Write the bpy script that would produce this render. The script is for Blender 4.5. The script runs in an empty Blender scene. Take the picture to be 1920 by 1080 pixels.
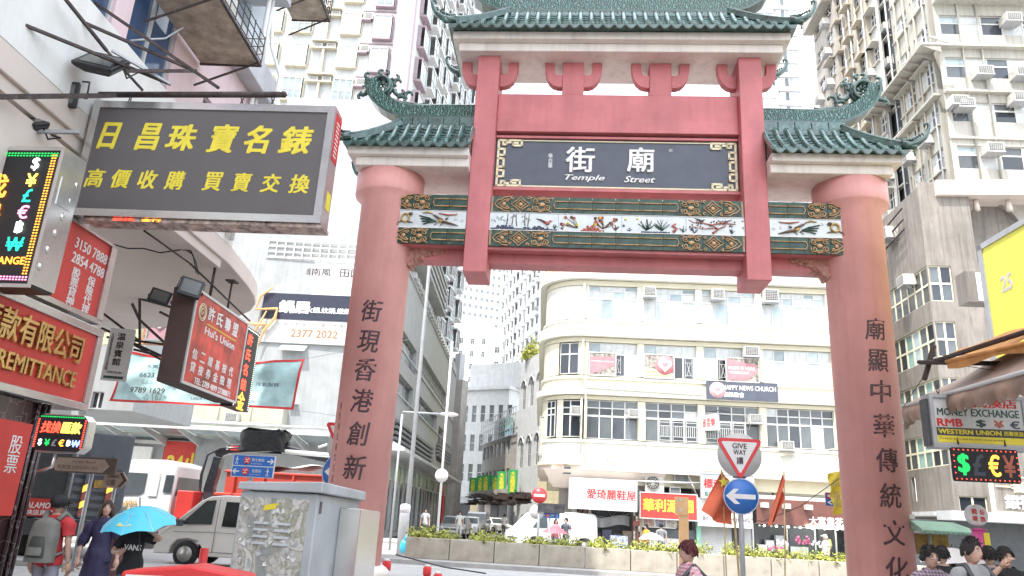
import bpy, bmesh, math, random
from math import sin, cos, pi, radians as R, sqrt, hypot, atan2
from mathutils import Matrix, Vector
random.seed(7)
SC = bpy.context.scene
COL = SC.collection

# ------------------------------------------------------------------ camera
F_PX, PITCH, ROLL, CAMZ = 1401.6, R(17.0), R(3.144), 1.6
_F = Vector((0, cos(PITCH), sin(PITCH))); _U0 = Vector((0, -sin(PITCH), cos(PITCH))); _X0 = Vector((1, 0, 0))
_X = _X0*cos(ROLL) + _U0*sin(ROLL); _U = -_X0*sin(ROLL) + _U0*cos(ROLL)
CAM = Vector((0, 0, CAMZ))
cd = bpy.data.cameras.new('camera'); cam = bpy.data.objects.new('camera', cd); COL.objects.link(cam)
cd.sensor_width = 36; cd.lens = F_PX/1920*36; cd.clip_start = .05; cd.clip_end = 3000
m3 = Matrix((_X, _U, -_F)).transposed()
cam.matrix_world = Matrix.Translation(CAM) @ m3.to_4x4()
SC.camera = cam

# ------------------------------------------------------------------ sky, sun, exposure
SUN_EL, SUN_AZ = 61.0, 213.0          # azimuth clockwise from +Y (the sun stands behind the viewer)
W = bpy.data.worlds.new('World'); SC.world = W; W.use_nodes = True
nt = W.node_tree; bg = nt.nodes['Background']
sky = nt.nodes.new('ShaderNodeTexSky'); sky.sky_type = 'NISHITA'; sky.sun_disc = False
sky.sun_elevation = R(SUN_EL); sky.sun_rotation = R(SUN_AZ); sky.dust_density = 3; sky.air_density = 1.3
tc = nt.nodes.new('ShaderNodeTexCoord'); mp = nt.nodes.new('ShaderNodeMapping'); mp.inputs['Scale'].default_value = (1, 1, 5)
nz = nt.nodes.new('ShaderNodeTexNoise'); nz.inputs['Scale'].default_value = 1.6; nz.inputs['Detail'].default_value = 6
cr = nt.nodes.new('ShaderNodeValToRGB'); cr.color_ramp.elements[0].position = .40; cr.color_ramp.elements[1].position = .64
cr.color_ramp.elements[0].color = (.12, .12, .12, 1)
mx = nt.nodes.new('ShaderNodeMixRGB'); mx.inputs['Color2'].default_value = (8.6, 9.0, 9.4, 1)
nt.links.new(tc.outputs['Generated'], mp.inputs['Vector']); nt.links.new(mp.outputs['Vector'], nz.inputs['Vector'])
nt.links.new(nz.outputs['Fac'], cr.inputs['Fac']); nt.links.new(cr.outputs['Color'], mx.inputs['Fac'])
nt.links.new(sky.outputs['Color'], mx.inputs['Color1']); nt.links.new(mx.outputs['Color'], bg.inputs['Color'])
bg.inputs['Strength'].default_value = .15
ld = bpy.data.lights.new('sun', 'SUN'); ld.energy = 2.1; ld.angle = R(.53); ld.color = (1, .965, .91)
sun = bpy.data.objects.new('sun', ld); COL.objects.link(sun)
_sd = Vector((sin(R(SUN_AZ))*cos(R(SUN_EL)), cos(R(SUN_AZ))*cos(R(SUN_EL)), sin(R(SUN_EL))))
sun.rotation_euler = _sd.to_track_quat('Z', 'Y').to_euler()
SC.view_settings.view_transform = 'Standard'; SC.view_settings.look = 'None'
SC.view_settings.exposure = 1.66; SC.view_settings.gamma = 1; SC.view_settings.use_curve_mapping = False
SC.cycles.max_bounces = 7; SC.cycles.diffuse_bounces = 4; SC.cycles.glossy_bounces = 3; SC.cycles.transmission_bounces = 5
SC.cycles.use_denoising = True; SC.cycles.caustics_reflective = False; SC.cycles.caustics_refractive = False

# ------------------------------------------------------------------ measuring helpers
def ray(u, v): return _F + _X*((u-960)/F_PX) - _U*((v-540)/F_PX)
def atY(u, v, Y):
    d = ray(u, v); return CAM + d*(Y/d.y)
def gnd(u, v, z=0.0):
    d = ray(u, v); return CAM + d*((z-CAMZ)/d.z)
class Plane:
    """a vertical plane: origin on the plan, direction of its horizontal axis in degrees"""
    def __init__(s, x, y, deg):
        s.a = R(deg); s.o = Vector((x, y, 0)); s.s = Vector((cos(s.a), sin(s.a), 0)); s.n = Vector((s.s.y, -s.s.x, 0))
    def P(s, u, v, off=0.0):
        d = ray(u, v); o = s.o + s.n*off; t = (o-CAM).dot(s.n)/d.dot(s.n); p = CAM + d*t
        return (p-s.o).dot(s.s), p.z
    def M(s, x=0, z=0, off=0): return Matrix.Translation(s.o + s.s*x + s.n*off + Vector((0, 0, z))) @ Matrix.Rotation(s.a, 4, 'Z')
    def rect(s, u0, v0, u1, v1, off=0.0):
        a = s.P(u0, v0, off); b = s.P(u1, v1, off); return min(a[0], b[0]), max(a[0], b[0]), min(a[1], b[1]), max(a[1], b[1])     # x0,x1,z0,z1
def at(x, y, z=0, deg=0): return Matrix.Translation((x, y, z)) @ Matrix.Rotation(R(deg), 4, 'Z')

# ------------------------------------------------------------------ materials
def _new(name):
    m = bpy.data.materials.new(name); m.use_nodes = True; return m, m.node_tree, m.node_tree.nodes['Principled BSDF']
def mat(name, col, rough=.6, metal=0, var=.12, scale=3.0, bump=0, bscale=30, streak=0, dirt_or_sheen=None, dirt_or_sheen_amt=0, emit=0, coat=0, spec=.5, alpha=1, trans=0, grain=0, objvar=0):
    m, nt, b = _new(name); N = nt.nodes; L = nt.links
    b.inputs['Roughness'].default_value = rough; b.inputs['Metallic'].default_value = metal
    b.inputs['Specular IOR Level'].default_value = spec; b.inputs['Coat Weight'].default_value = coat; b.inputs['Coat Roughness'].default_value = .08
    tc = N.new('ShaderNodeTexCoord')
    def noise(sc, det=5, vec=None, rgh=.6):
        n = N.new('ShaderNodeTexNoise'); n.inputs['Scale'].default_value = sc; n.inputs['Detail'].default_value = det; n.inputs['Roughness'].default_value = rgh
        L.new(vec or tc.outputs['Object'], n.inputs['Vector']); return n.outputs['Fac']
    def mix(f, a, bcol, t='MIX'):
        x = N.new('ShaderNodeMixRGB'); x.blend_type = t
        for i, v in ((0, f), (1, a), (2, bcol)):
            if hasattr(v, 'links') or hasattr(v, 'is_linked'): L.new(v, x.inputs[i])
            else: x.inputs[i].default_value = v if i == 0 else tuple(v[:3])+(1,)
        return x.outputs[0]
    def ramp(f, a, b_):
        r = N.new('ShaderNodeMapRange'); r.inputs[1].default_value = a; r.inputs[2].default_value = b_; L.new(f, r.inputs[0]); return r.outputs[0]
    c2 = tuple(max(0, x*(1-var*1.6)) for x in col[:3]); c1 = tuple(min(1, x*(1+var*.6)) for x in col[:3])
    base = mix(ramp(noise(scale), .3, .7), c1, c2)
    if streak:
        mp = N.new('ShaderNodeMapping'); mp.inputs['Scale'].default_value = (2.2, 2.2, .16); L.new(tc.outputs['Object'], mp.inputs['Vector'])
        f = ramp(noise(2.0, 7, mp.outputs[0], .7), .47, .75); mm = N.new('ShaderNodeMath'); mm.operation = 'MULTIPLY'; L.new(f, mm.inputs[0]); mm.inputs[1].default_value = streak
        base = mix(mm.outputs[0], base, dirt_or_sheen or (.12, .11, .09))
    if dirt_or_sheen_amt:
        f = ramp(noise(scale*2.3, 9, None, .75), .52, .72); mm = N.new('ShaderNodeMath'); mm.operation = 'MULTIPLY'; L.new(f, mm.inputs[0]); mm.inputs[1].default_value = dirt_or_sheen_amt
        base = mix(mm.outputs[0], base, dirt_or_sheen or (.12, .11, .09))
    if objvar:
        oi = N.new('ShaderNodeObjectInfo'); mr = N.new('ShaderNodeMapRange'); mr.inputs[3].default_value = 1-objvar; mr.inputs[4].default_value = 1+objvar*.6; L.new(oi.outputs['Random'], mr.inputs[0])
        hs = N.new('ShaderNodeHueSaturation'); L.new(mr.outputs[0], hs.inputs['Value']); L.new(base, hs.inputs['Color']); base = hs.outputs[0]
    if grain:
        f = ramp(noise(120, 3), .35, .65); base = mix(grain, base, f, 'MULTIPLY')
    L.new(base, b.inputs['Base Color'])
    rr = N.new('ShaderNodeMapRange'); rr.inputs[3].default_value = max(.02, rough-.08); rr.inputs[4].default_value = min(1, rough+.1); L.new(noise(scale*3), rr.inputs[0]); L.new(rr.outputs[0], b.inputs['Roughness'])
    if bump:
        bp = N.new('ShaderNodeBump'); bp.inputs['Strength'].default_value = bump; bp.inputs['Distance'].default_value = .02
        L.new(noise(bscale, 6), bp.inputs['Height']); L.new(bp.outputs[0], b.inputs['Normal'])
    if emit:
        b.inputs['Emission Color'].default_value = tuple(col[:3])+(1,); b.inputs['Emission Strength'].default_value = emit
    if trans: b.inputs['Transmission Weight'].default_value = trans; b.inputs['IOR'].default_value = 1.3
    if alpha < 1: b.inputs['Alpha'].default_value = alpha
    return m
def glass(name, col, rough=.06, spec=.6, var=.25, scale=.8):
    return mat(name, col, rough, 0, var, scale, spec=spec, objvar=.45)
M = {}
M['red'] = mat('gate_red_paint', (.56, .175, .18), .55, var=.14, scale=1.3, streak=.42, dirt_or_sheen=(.34, .085, .095), dirt_or_sheen_amt=.10, bump=.08, bscale=60)
M['redcol'] = mat('column_red_paint', (.76, .37, .335), .55, var=.10, scale=.9, streak=.4, dirt_or_sheen=(.55, .22, .20), dirt_or_sheen_amt=.18, bump=.04, bscale=50)
M['render'] = mat('cream_render', (.80, .74, .68), .8, var=.06, scale=1.5, streak=.45, dirt_or_sheen=(.34, .30, .27), bump=.06, bscale=80)
M['glaze'] = mat('green_glaze', (.040, .105, .085), .2, var=.45, scale=5, dirt_or_sheen=(.26, .33, .31), dirt_or_sheen_amt=.4, bump=.12, bscale=45, coat=.6, objvar=.25)
M['glaze2'] = mat('green_glaze_pale', (.070, .160, .140), .2, var=.45, scale=6, dirt_or_sheen=(.36, .44, .42), dirt_or_sheen_amt=.5, bump=.1, bscale=40, coat=.7, objvar=.35)  # pale patches paint a bluish-white reflection into the tile colour
M['gold'] = mat('gilt', (.80, .72, .48), .5, var=.1, scale=8)
M['char'] = mat('dark_engraved_paint', (.055, .025, .03), .6, var=.2, scale=9)
M['white'] = mat('white_paint', (.80, .79, .77), .5, var=.05, scale=4)
M['slate'] = mat('plaque_slate', (.075, .085, .115), .45, var=.12, scale=3)
M['tilegreen'] = mat('frieze_green_glaze', (.035, .085, .055), .28, var=.5, scale=6, dirt_or_sheen=(.04, .065, .12), dirt_or_sheen_amt=.5, bump=.12, bscale=25, coat=.15, spec=.3)
M['tilegold'] = mat('frieze_gold_glaze', (.52, .30, .13), .3, var=.3, scale=12, coat=.4)
M['tiledark'] = mat('frieze_dark_glaze', (.05, .05, .035), .25, var=.3, scale=10, coat=.5)
M['porcelain'] = mat('porcelain', (.62, .66, .66), .2, var=.1, scale=5, coat=.5, bump=.05)
M['bluegrey'] = mat('blue_grey_glaze', (.10, .12, .18), .3, var=.4, scale=14)
M['coral'] = mat('coral_glaze', (.55, .16, .11), .35, var=.25, scale=14)
M['brown'] = mat('brown_glaze', (.16, .09, .06), .4, var=.3, scale=10)
M['ochre'] = mat('ochre_glaze', (.55, .35, .10), .4, var=.3, scale=10)
M['yellow'] = mat('yellow_paint', (.80, .66, .06), .5, var=.08)
M['redsign'] = mat('red_sign', (.60, .05, .04), .4, var=.08, scale=2)
M['crimson'] = mat('crimson', (.62, .03, .03), .45, var=.08)
M['black'] = mat('black_metal', (.02, .02, .022), .45, var=.2, scale=6)
M['rust'] = mat('brown_rusty_steel', (.065, .045, .042), .7, var=.4, scale=9, dirt_or_sheen=(.17, .11, .08), dirt_or_sheen_amt=.5, bump=.2)
M['steel'] = mat('stainless_steel', (.66, .65, .63), .22, .8, var=.05, scale=4)
M['galv'] = mat('galvanised_steel', (.42, .43, .44), .5, .3, var=.12, scale=5, dirt_or_sheen_amt=.15)
M['darkglass'] = glass('dark_glass', (.035, .042, .055))
M['greyglass'] = glass('grey_glass', (.11, .125, .135), .12)
M['paleglass'] = glass('pale_glass', (.42, .50, .52), .15)
M['greenglass'] = glass('green_glass', (.30, .46, .42), .12)
M['curtain'] = mat('curtain', (.60, .62, .62), .8, var=.12, scale=2, streak=.35, dirt_or_sheen=(.40, .44, .47))
M['concrete'] = mat('concrete', (.40, .37, .335), .85, var=.14, scale=1.2, streak=.5, dirt_or_sheen=(.20, .17, .145), bump=.15, bscale=25)
M['acbox'] = mat('air_conditioner_casing', (.60, .58, .53), .5, var=.15, scale=5, dirt_or_sheen_amt=.25)
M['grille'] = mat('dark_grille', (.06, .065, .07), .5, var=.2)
M['alu'] = mat('aluminium_frame', (.62, .62, .61), .4, .3, var=.08)
M['tyre'] = mat('rubber', (.02, .02, .02), .85, var=.2)

# ------------------------------------------------------------------ mesh builder
class MB:
    def __init__(s): s.v = []; s.f = []; s.mi = []; s.m = 0; s.sm = []; s.smooth = False
    def add(s, vs, fs):
        k = len(s.v); s.v += [tuple(p) for p in vs]
        for f in fs: s.f.append([k+i for i in f]); s.mi.append(s.m); s.sm.append(s.smooth)
        return s
    def box(s, x0, x1, y0, y1, z0, z1):
        if x0 > x1: x0, x1 = x1, x0
        if y0 > y1: y0, y1 = y1, y0
        if z0 > z1: z0, z1 = z1, z0
        return s.add([(x0, y0, z0), (x1, y0, z0), (x1, y1, z0), (x0, y1, z0), (x0, y0, z1), (x1, y0, z1), (x1, y1, z1), (x0, y1, z1)],
                     [(0, 3, 2, 1), (4, 5, 6, 7), (0, 1, 5, 4), (1, 2, 6, 5), (2, 3, 7, 6), (3, 0, 4, 7)])
    def hexa(s, p):       # 8 points: bottom 4 (ccw from above), top 4
        return s.add(p, [(0, 3, 2, 1), (4, 5, 6, 7), (0, 1, 5, 4), (1, 2, 6, 5), (2, 3, 7, 6), (3, 0, 4, 7)])
    def quad(s, *p): return s.add(p, [tuple(range(len(p)))])
    def prism(s, poly, y0, y1):      # poly in x,z
        n = len(poly); vs = [(x, y0, z) for x, z in poly] + [(x, y1, z) for x, z in poly]
        return s.add(vs, [tuple(range(n)), tuple(range(2*n-1, n-1, -1))] + [(i, i+n, (i+1) % n + n, (i+1) % n) for i in range(n)])
    def prismz(s, poly, z0, z1):     # poly in x,y
        n = len(poly); vs = [(x, y, z0) for x, y in poly] + [(x, y, z1) for x, y in poly]
        return s.add(vs, [tuple(range(n-1, -1, -1)), tuple(range(n, 2*n))] + [(i, (i+1) % n, (i+1) % n + n, i+n) for i in range(n)])
    def tube(s, pts, r, n=6, close=False, caps=True):
        pts = [Vector(p) for p in pts]; k = len(pts); rs = r if isinstance(r, (list, tuple)) else [r]*k
        sm = s.smooth; s.smooth = n > 4; vs = []; fs = []; prev = None
        for i, p in enumerate(pts):
            if close: t = pts[(i+1) % k]-pts[i-1]
            else: t = (pts[min(i+1, k-1)]-pts[max(i-1, 0)])
            t.normalize()
            if prev is None:
                a = Vector((0, 0, 1)) if abs(t.z) < .9 else Vector((1, 0, 0)); nrm = t.cross(a).normalized()
            else:
                nrm = prev - t*prev.dot(t)
                nrm = nrm.normalized() if nrm.length > 1e-6 else t.orthogonal().normalized()
            prev = nrm; b = t.cross(nrm)
            for j in range(n):
                an = 2*pi*(j+.5)/n; vs.append(p + (nrm*cos(an) + b*sin(an))*rs[i])
        for i in range(k if close else k-1):
            for j in range(n):
                a, b2 = i*n+j, i*n+(j+1) % n; i2 = (i+1) % k; fs.append((a, b2, i2*n+(j+1) % n, i2*n+j))
        if not close and caps: fs.append(tuple(range(n-1, -1, -1))); fs.append(tuple(range((k-1)*n, k*n)))
        s.add(vs, fs); s.smooth = sm; return s
    def lathe(s, prof, n=24, c=(0, 0, 0), ax='z', a0=0, a1=2*pi):
        sm = s.smooth; s.smooth = True; full = abs(a1-a0-2*pi) < 1e-6; m_ = n if full else n+1; vs = []; fs = []
        for r, h in prof:
            for j in range(m_):
                an = a0 + (a1-a0)*j/n; x, y = r*cos(an), r*sin(an)
                vs.append({'z': (c[0]+x, c[1]+y, c[2]+h), 'y': (c[0]+x, c[1]+h, c[2]+y), 'x': (c[0]+h, c[1]+x, c[2]+y)}[ax])
        for i in range(len(prof)-1):
            for j in range(n if full else m_-1):
                a, b = i*m_+j, i*m_+(j+1) % m_; fs.append((a, b, b+m_, a+m_))
        if full and prof[0][0] > 1e-4: fs.append(tuple(range(m_-1, -1, -1)))
        if full and prof[-1][0] > 1e-4: fs.append(tuple(range((len(prof)-1)*m_, len(prof)*m_)))
        s.add(vs, fs); s.smooth = sm; return s
    def blob(s, c, r, n=8, jit=.0):
        rx, ry, rz = r if isinstance(r, (tuple, list)) else (r, r, r); vs = []; fs = []; k = n//2
        for i in range(1, k):
            t = pi*i/k
            for j in range(n):
                a = 2*pi*j/n; q = 1+random.uniform(-jit, jit)
                vs.append((c[0]+rx*sin(t)*cos(a)*q, c[1]+ry*sin(t)*sin(a)*q, c[2]+rz*cos(t)*q))
        b = len(vs); vs += [(c[0], c[1], c[2]+rz), (c[0], c[1], c[2]-rz)]
        for i in range(k-2):
            for j in range(n): fs.append((i*n+j, (i+1)*n+j, (i+1)*n+(j+1) % n, i*n+(j+1) % n))
        for j in range(n): fs.append((b, j, (j+1) % n)); fs.append((b+1, (k-2)*n+(j+1) % n, (k-2)*n+j))
        sm = s.smooth; s.smooth = True; s.add(vs, fs); s.smooth = sm; return s
    def strip(s, path, y0, y1, h):      # band swept along a path in x,z : height h across, thickness y0..y1
        n = len(path); vs = []; fs = []
        for i in range(n):
            a = path[max(i-1, 0)]; b = path[min(i+1, n-1)]; dx, dz = b[0]-a[0], b[1]-a[1]; l = hypot(dx, dz) or 1; nx, nz = -dz/l, dx/l
            x, z = path[i][:2]; hh = h*(path[i][2] if len(path[i]) > 2 else 1)
            vs += [(x, y0, z), (x, y1, z), (x+nx*hh, y1, z+nz*hh), (x+nx*hh, y0, z+nz*hh)]
        for i in range(n-1):
            for j in range(4): fs.append((4*i+j, 4*i+(j+1) % 4, 4*i+4+(j+1) % 4, 4*i+4+j))
        fs += [(3, 2, 1, 0), (4*n-4, 4*n-3, 4*n-2, 4*n-1)]; return s.add(vs, fs)
    def grid(s, fn, nu, nv):
        vs = [fn(i/nu, j/nv) for j in range(nv+1) for i in range(nu+1)]
        sm = s.smooth; s.smooth = True
        s.add(vs, [(j*(nu+1)+i, j*(nu+1)+i+1, (j+1)*(nu+1)+i+1, (j+1)*(nu+1)+i) for j in range(nv) for i in range(nu)]); s.smooth = sm; return s
    def mesh(s, name, mats):
        me = bpy.data.meshes.new(name); me.from_pydata(s.v, [], s.f)
        for m_ in (mats if isinstance(mats, (list, tuple)) else [mats]): me.materials.append(M[m_] if isinstance(m_, str) else m_)
        if any(s.mi): me.polygons.foreach_set('material_index', s.mi)
        if any(s.sm): me.polygons.foreach_set('use_smooth', s.sm)
        me.update(); return me
def empty(name, M_=None, parent=None):
    o = bpy.data.objects.new(name, None); COL.objects.link(o); o.empty_display_size = .2
    if M_ is not None: o.matrix_world = M_
    return o
def thing(name, label, cat, M_, group=None):
    o = empty(name, M_); o['label'] = label; o['category'] = cat
    if group: o['group'] = group
    return o
def put(name, me, parent=None, M_=None, bevel=0, kind=None, label=None):
    o = bpy.data.objects.new(name, me); COL.objects.link(o)
    if parent is not None: o.parent = parent
    if M_ is not None: o.matrix_local = M_
    if bevel:
        b = o.modifiers.new('bevel', 'BEVEL'); b.width = bevel; b.segments = 1; b.limit_method = 'ANGLE'; b.angle_limit = R(40)
    if kind: o['kind'] = kind
    if label: o['label'] = label
    return o
def part(name, mb, mats, parent, M_=None, bevel=0, kind=None, label=None): return put(name, mb.mesh(name, mats), parent, M_, bevel, kind, label)
def solo(name, label, cat, mb, mats, M_=None, group=None, bevel=0, kind=None):
    o = put(name, mb.mesh(name, mats), None, M_, bevel)
    if kind: o['kind'] = kind
    else:
        o['label'] = label; o['category'] = cat
        if group: o['group'] = group
    return o
def struct(name, mb, mats, M_=None): return solo(name, None, None, mb, mats, M_, kind='structure')
def copytree(o, M_=None, label=None, parent=None):
    c = o.copy(); COL.objects.link(c)
    if parent is not None: c.parent = parent
    elif M_ is not None: c.matrix_world = M_
    if label: c['label'] = label
    for ch in list(o.children): copytree(ch, parent=c)
    return c
_tc = {}
def text(s, mat_, parent, x, z, w=None, h=None, y=0.0, ext=.004, off=0, shear=0, name='lettering', vert=False, space=1.0, wrap=None, M_=None, line=.95):
    """lettering in the built-in font, fitted to w x h about (x, z), facing -y; off thickens the strokes"""
    body = '\n'.join(s) if vert else s
    key = (body, shear, space, line)
    if key not in _tc:
        c = bpy.data.curves.new('t', 'FONT'); c.body = body; c.shear = shear; c.align_x = 'CENTER'; c.space_character = space; c.space_line = line
        c.resolution_u = 2; o = bpy.data.objects.new('t', c); COL.objects.link(o)
        me = bpy.data.meshes.new_from_object(o.evaluated_get(bpy.context.evaluated_depsgraph_get()))
        bpy.data.objects.remove(o); bpy.data.curves.remove(c)
        _tc[key] = ([tuple(v.co) for v in me.vertices], [tuple(p.vertices) for p in me.polygons])
    vs, fs = _tc[key]
    if not vs: return None
    x0 = min(v[0] for v in vs); x1 = max(v[0] for v in vs); y0 = min(v[1] for v in vs); y1 = max(v[1] for v in vs)
    sx = w/(x1-x0) if w else None; sy = h/(y1-y0) if h else None
    sx = sx or sy; sy = sy or sx; cx, cy = (x0+x1)/2, (y0+y1)/2
    g = MB(); sh = [(0, 0)] if not off else [(-off, -off*.6), (off, -off*.5), (-off, off*.5), (off, off*.6)]
    ed = {}
    for f in fs:
        for i in range(len(f)): e = (f[i], f[(i+1) % len(f)]); ed[e] = 1
    rim = [e for e in ed if (e[1], e[0]) not in ed]; n = len(vs)
    for k, (dx, dz) in enumerate(sh):
        fr = []; bk = []
        for a in vs:
            px, pz = x+(a[0]-cx+dx)*sx, z+(a[1]-cy+dz)*sy; yy = y-ext-.0007*k
            if wrap: p = wrap(px, pz); fr.append((p[0], p[1]-ext-.0007*k, p[2])); bk.append(p)
            else: fr.append((px, yy, pz)); bk.append((px, y, pz))
        g.add(fr+(bk if ext > .003 else []), list(fs)+([(a, a+n, b+n, b) for a, b in rim] if ext > .003 else []))
    return part(name, g, mat_, parent, M_)

# ------------------------------------------------------------------ building kit (local x right, y into the wall, z up)
def wall(x0, x1, z0, z1, holes, d=.18, y=0.0, mb=None, thick=0):
    """a wall face at y with rectangular openings whose reveals run d deep"""
    g = mb or MB(); hs = [(max(a, x0), min(b, x1), max(c, z0), min(e, z1)) for a, b, c, e in holes]; hs = [h for h in hs if h[1]-h[0] > .02 and h[3]-h[2] > .02]
    xs = sorted({round(v, 4) for v in [x0, x1]+[h[0] for h in hs]+[h[1] for h in hs]}); zs = sorted({round(v, 4) for v in [z0, z1]+[h[2] for h in hs]+[h[3] for h in hs]})
    def inside(x, z): return any(h[0] < x < h[1] and h[2] < z < h[3] for h in hs)
    for j in range(len(zs)-1):
        i = 0
        while i < len(xs)-1:
            if inside((xs[i]+xs[i+1])/2, (zs[j]+zs[j+1])/2): i += 1; continue
            k = i
            while k+1 < len(xs)-1 and not inside((xs[k+1]+xs[k+2])/2, (zs[j]+zs[j+1])/2): k += 1
            g.quad((xs[i], y, zs[j]), (xs[k+1], y, zs[j]), (xs[k+1], y, zs[j+1]), (xs[i], y, zs[j+1])); i = k+1
    for a, b, c, e in hs:
        g.quad((a, y, c), (a, y+d, c), (a, y+d, e), (a, y, e)); g.quad((b, y, c), (b, y, e), (b, y+d, e), (b, y+d, c))
        g.quad((a, y, e), (a, y+d, e), (b, y+d, e), (b, y, e)); g.quad((a, y, c), (b, y, c), (b, y+d, c), (a, y+d, c))
    if thick: g.quad((x0, y, z0), (x0, y, z1), (x0, y+thick, z1), (x0, y+thick, z0)); g.quad((x1, y, z0), (x1, y+thick, z0), (x1, y+thick, z1), (x1, y, z1)); g.quad((x0, y, z1), (x1, y, z1), (x1, y+thick, z1), (x0, y+thick, z1)); g.quad((x0, y, z0), (x0, y+thick, z0), (x1, y+thick, z0), (x1, y, z0)); g.quad((x0, y+thick, z0), (x0, y+thick, z1), (x1, y+thick, z1), (x1, y+thick, z0))
    return g
_unit = {}
def unit(name, m):
    if (name, m) not in _unit: g = MB(); g.quad((0, 0, 0), (1, 0, 0), (1, 0, 1), (0, 0, 1)); _unit[(name, m)] = g.mesh(name, m)
    return _unit[(name, m)]
def scaled(x, y, z, sx, sz, rx=0): return Matrix.Translation((x, y, z)) @ Matrix.Rotation(rx, 4, 'X') @ Matrix.Diagonal((sx, 1, sz, 1))
def window(par, x0, x1, z0, z1, y=.1, cols=2, rows=1, glassm='darkglass', frame='alu', fr=.05, split=None, name='window', backing=None, open_=()):
    """frame bars plus panes; cols may be a list of fractions, rows a list of fractions from the bottom"""
    cf = cols if isinstance(cols, (list, tuple)) else [i/cols for i in range(cols+1)]; rf = rows if isinstance(rows, (list, tuple)) else [i/rows for i in range(rows+1)]
    g = MB(); w_, h_ = x1-x0, z1-z0
    for c_ in cf: xc = x0+w_*c_; g.box(max(x0, xc-fr/2), min(x1, xc+fr/2), y-.03, y+.03, z0, z1)
    for r_ in rf: zc = z0+h_*r_; g.box(x0, x1, y-.026, y+.026, max(z0, zc-fr/2), min(z1, zc+fr/2))
    f = part(name, g, frame, par); k = 0
    for j in range(len(rf)-1):
        for i in range(len(cf)-1):
            gm = glassm[k % len(glassm)] if isinstance(glassm, (list, tuple)) else glassm
            a, b = x0+w_*cf[i]+fr*.4, x0+w_*cf[i+1]-fr*.4; c_, e = z0+h_*rf[j]+fr*.4, z0+h_*rf[j+1]-fr*.4
            if gm: put('pane', unit('pane', gm), f, scaled(a, y+.004+random.uniform(0, .004), c_, b-a, e-c_, random.uniform(-.012, .012) if k not in open_ else .5))
            k += 1
    return f
_ac = {}
def ac(par, x, z, w=.65, h=.42, d=.5, y=0.0, rack=True):
    """a window air conditioner standing out of the wall; (x, z) is its lower left corner"""
    key = (round(w, 2), round(h, 2), round(d, 2), rack)
    if key not in _ac:
        g = MB(); g.box(0, w, -d, .1, 0, h)
        if rack: g.m = 1; g.box(-.04, w+.04, -d-.03, 0, -.05, -.004); g.tube([(.03, -d+.03, -.05), (.03, -.01, -.35)], .015, 4); g.tube([(w-.03, -d+.03, -.05), (w-.03, -.01, -.35)], .015, 4)
        q = MB(); q.box(w*.08, w*.92, -d-.006, -d+.01, h*.10, h*.90)
        v = MB()
        for i in range(1, 6): v.box(w*.08, w*.92, -d-.014, -d-.007, h*(.10+.8*i/6)-.008, h*(.10+.8*i/6)+.008)
        for i in range(1, 7): v.box(w*(.08+.84*i/7)-.006, w*(.08+.84*i/7)+.006, -d-.016, -d-.007, h*.10, h*.90)
        _ac[key] = (g.mesh('air_conditioner', ['acbox', 'galv']), q.mesh('grille', 'grille'), v.mesh('guard', 'acbox'))
    a, b, c = _ac[key]; o = put('air_conditioner', a, par, Matrix.Translation((x, y, z))); put('grille', b, o); put('guard', c, o); return o
def bars(mb, pts, r=.012): 
    for p in pts: mb.tube(p, r, 4)
# ================================================================== the gate
G = thing('memorial_gate', 'red Chinese gate with green glazed roofs and round pillars spanning the street', 'gate', at(1.986, 14, 0, -4.619))
XC, RC = 4.649, .553
for sx in (-1, 1):
    mb = MB(); mb.lathe([(RC, .62), (RC, 7.62), (.685, 7.74), (.70, 7.78), (.70, 8.215)], 64, (sx*XC, 0, 0))
    part('pillar', mb, 'redcol', G)
    mb = MB(); mb.lathe([(.80, 0), (.80, .12), (.70, .18), (.70, .22), (.78, .26), (.78, .36), (.68, .40), (.70, .44), (.74, .52), (.66, .60), (.60, .64), (.55, .64)], 40, (sx*XC, 0, 0))
    part('plinth', mb, 'render', G)
    # corner corbel under the side beam
    mb = MB(); q = [(0, 0), (-.74, .0), (-.76, -.10), (-.62, -.17), (-.5, -.15), (-.38, -.25), (-.2, -.30), (-.12, -.42), (.06, -.45)]
    mb.prism([(sx*(XC-.52) + sx*a, 6.74+b) for a, b in (q if sx > 0 else q[::-1])], -.14, .14)
    for k, (a, b) in enumerate([(-.70, -.13), (-.56, -.17), (-.44, -.2), (-.30, -.28), (-.18, -.32), (-.06, -.43)]):
        mb.tube([(sx*(XC-.52)+sx*a, -.15, 6.74+b), (sx*(XC-.52)+sx*a, .15, 6.74+b)], .045+.01*(k % 2), 7)
    part('corbel', mb, mat('corbel_render', (.50, .25, .19), .7, var=.3, scale=14, bump=.5, bscale=45) if sx < 0 else bpy.data.materials['corbel_render'], G)
    # square post in front of the beams
    mb = MB(); mb.box(sx*2.711-.23, sx*2.711+.23, -.44, .44, 6.10, 10.953)
    part('post', mb, 'red', G, bevel=.012)
    mb = MB(); mb.box(sx*.917-.228, sx*.917+.228, -.21, .21, 10.162, 10.953); part('short_post', mb, 'red', G, bevel=.01)
arm = [(0, 10.36), (.10, 10.365), (.20, 10.40), (.29, 10.49), (.345, 10.62), (.375, 10.78), (.385, 10.953), (.175, 10.953), (.165, 10.74), (.15, 10.69), (.11, 10.66), (0, 10.655)]
for cx, hw in ((-2.711, .23), (-.917, .228), (.917, .228), (2.711, .23)):
    for sx in (-1, 1):
        mb = MB(); pl = [(cx+sx*(hw+a), b) for a, b in arm]; mb.prism(pl if sx < 0 else pl[::-1], -.19, -.02); part('bracket_arm', mb, 'red', G, bevel=.008)
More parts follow.
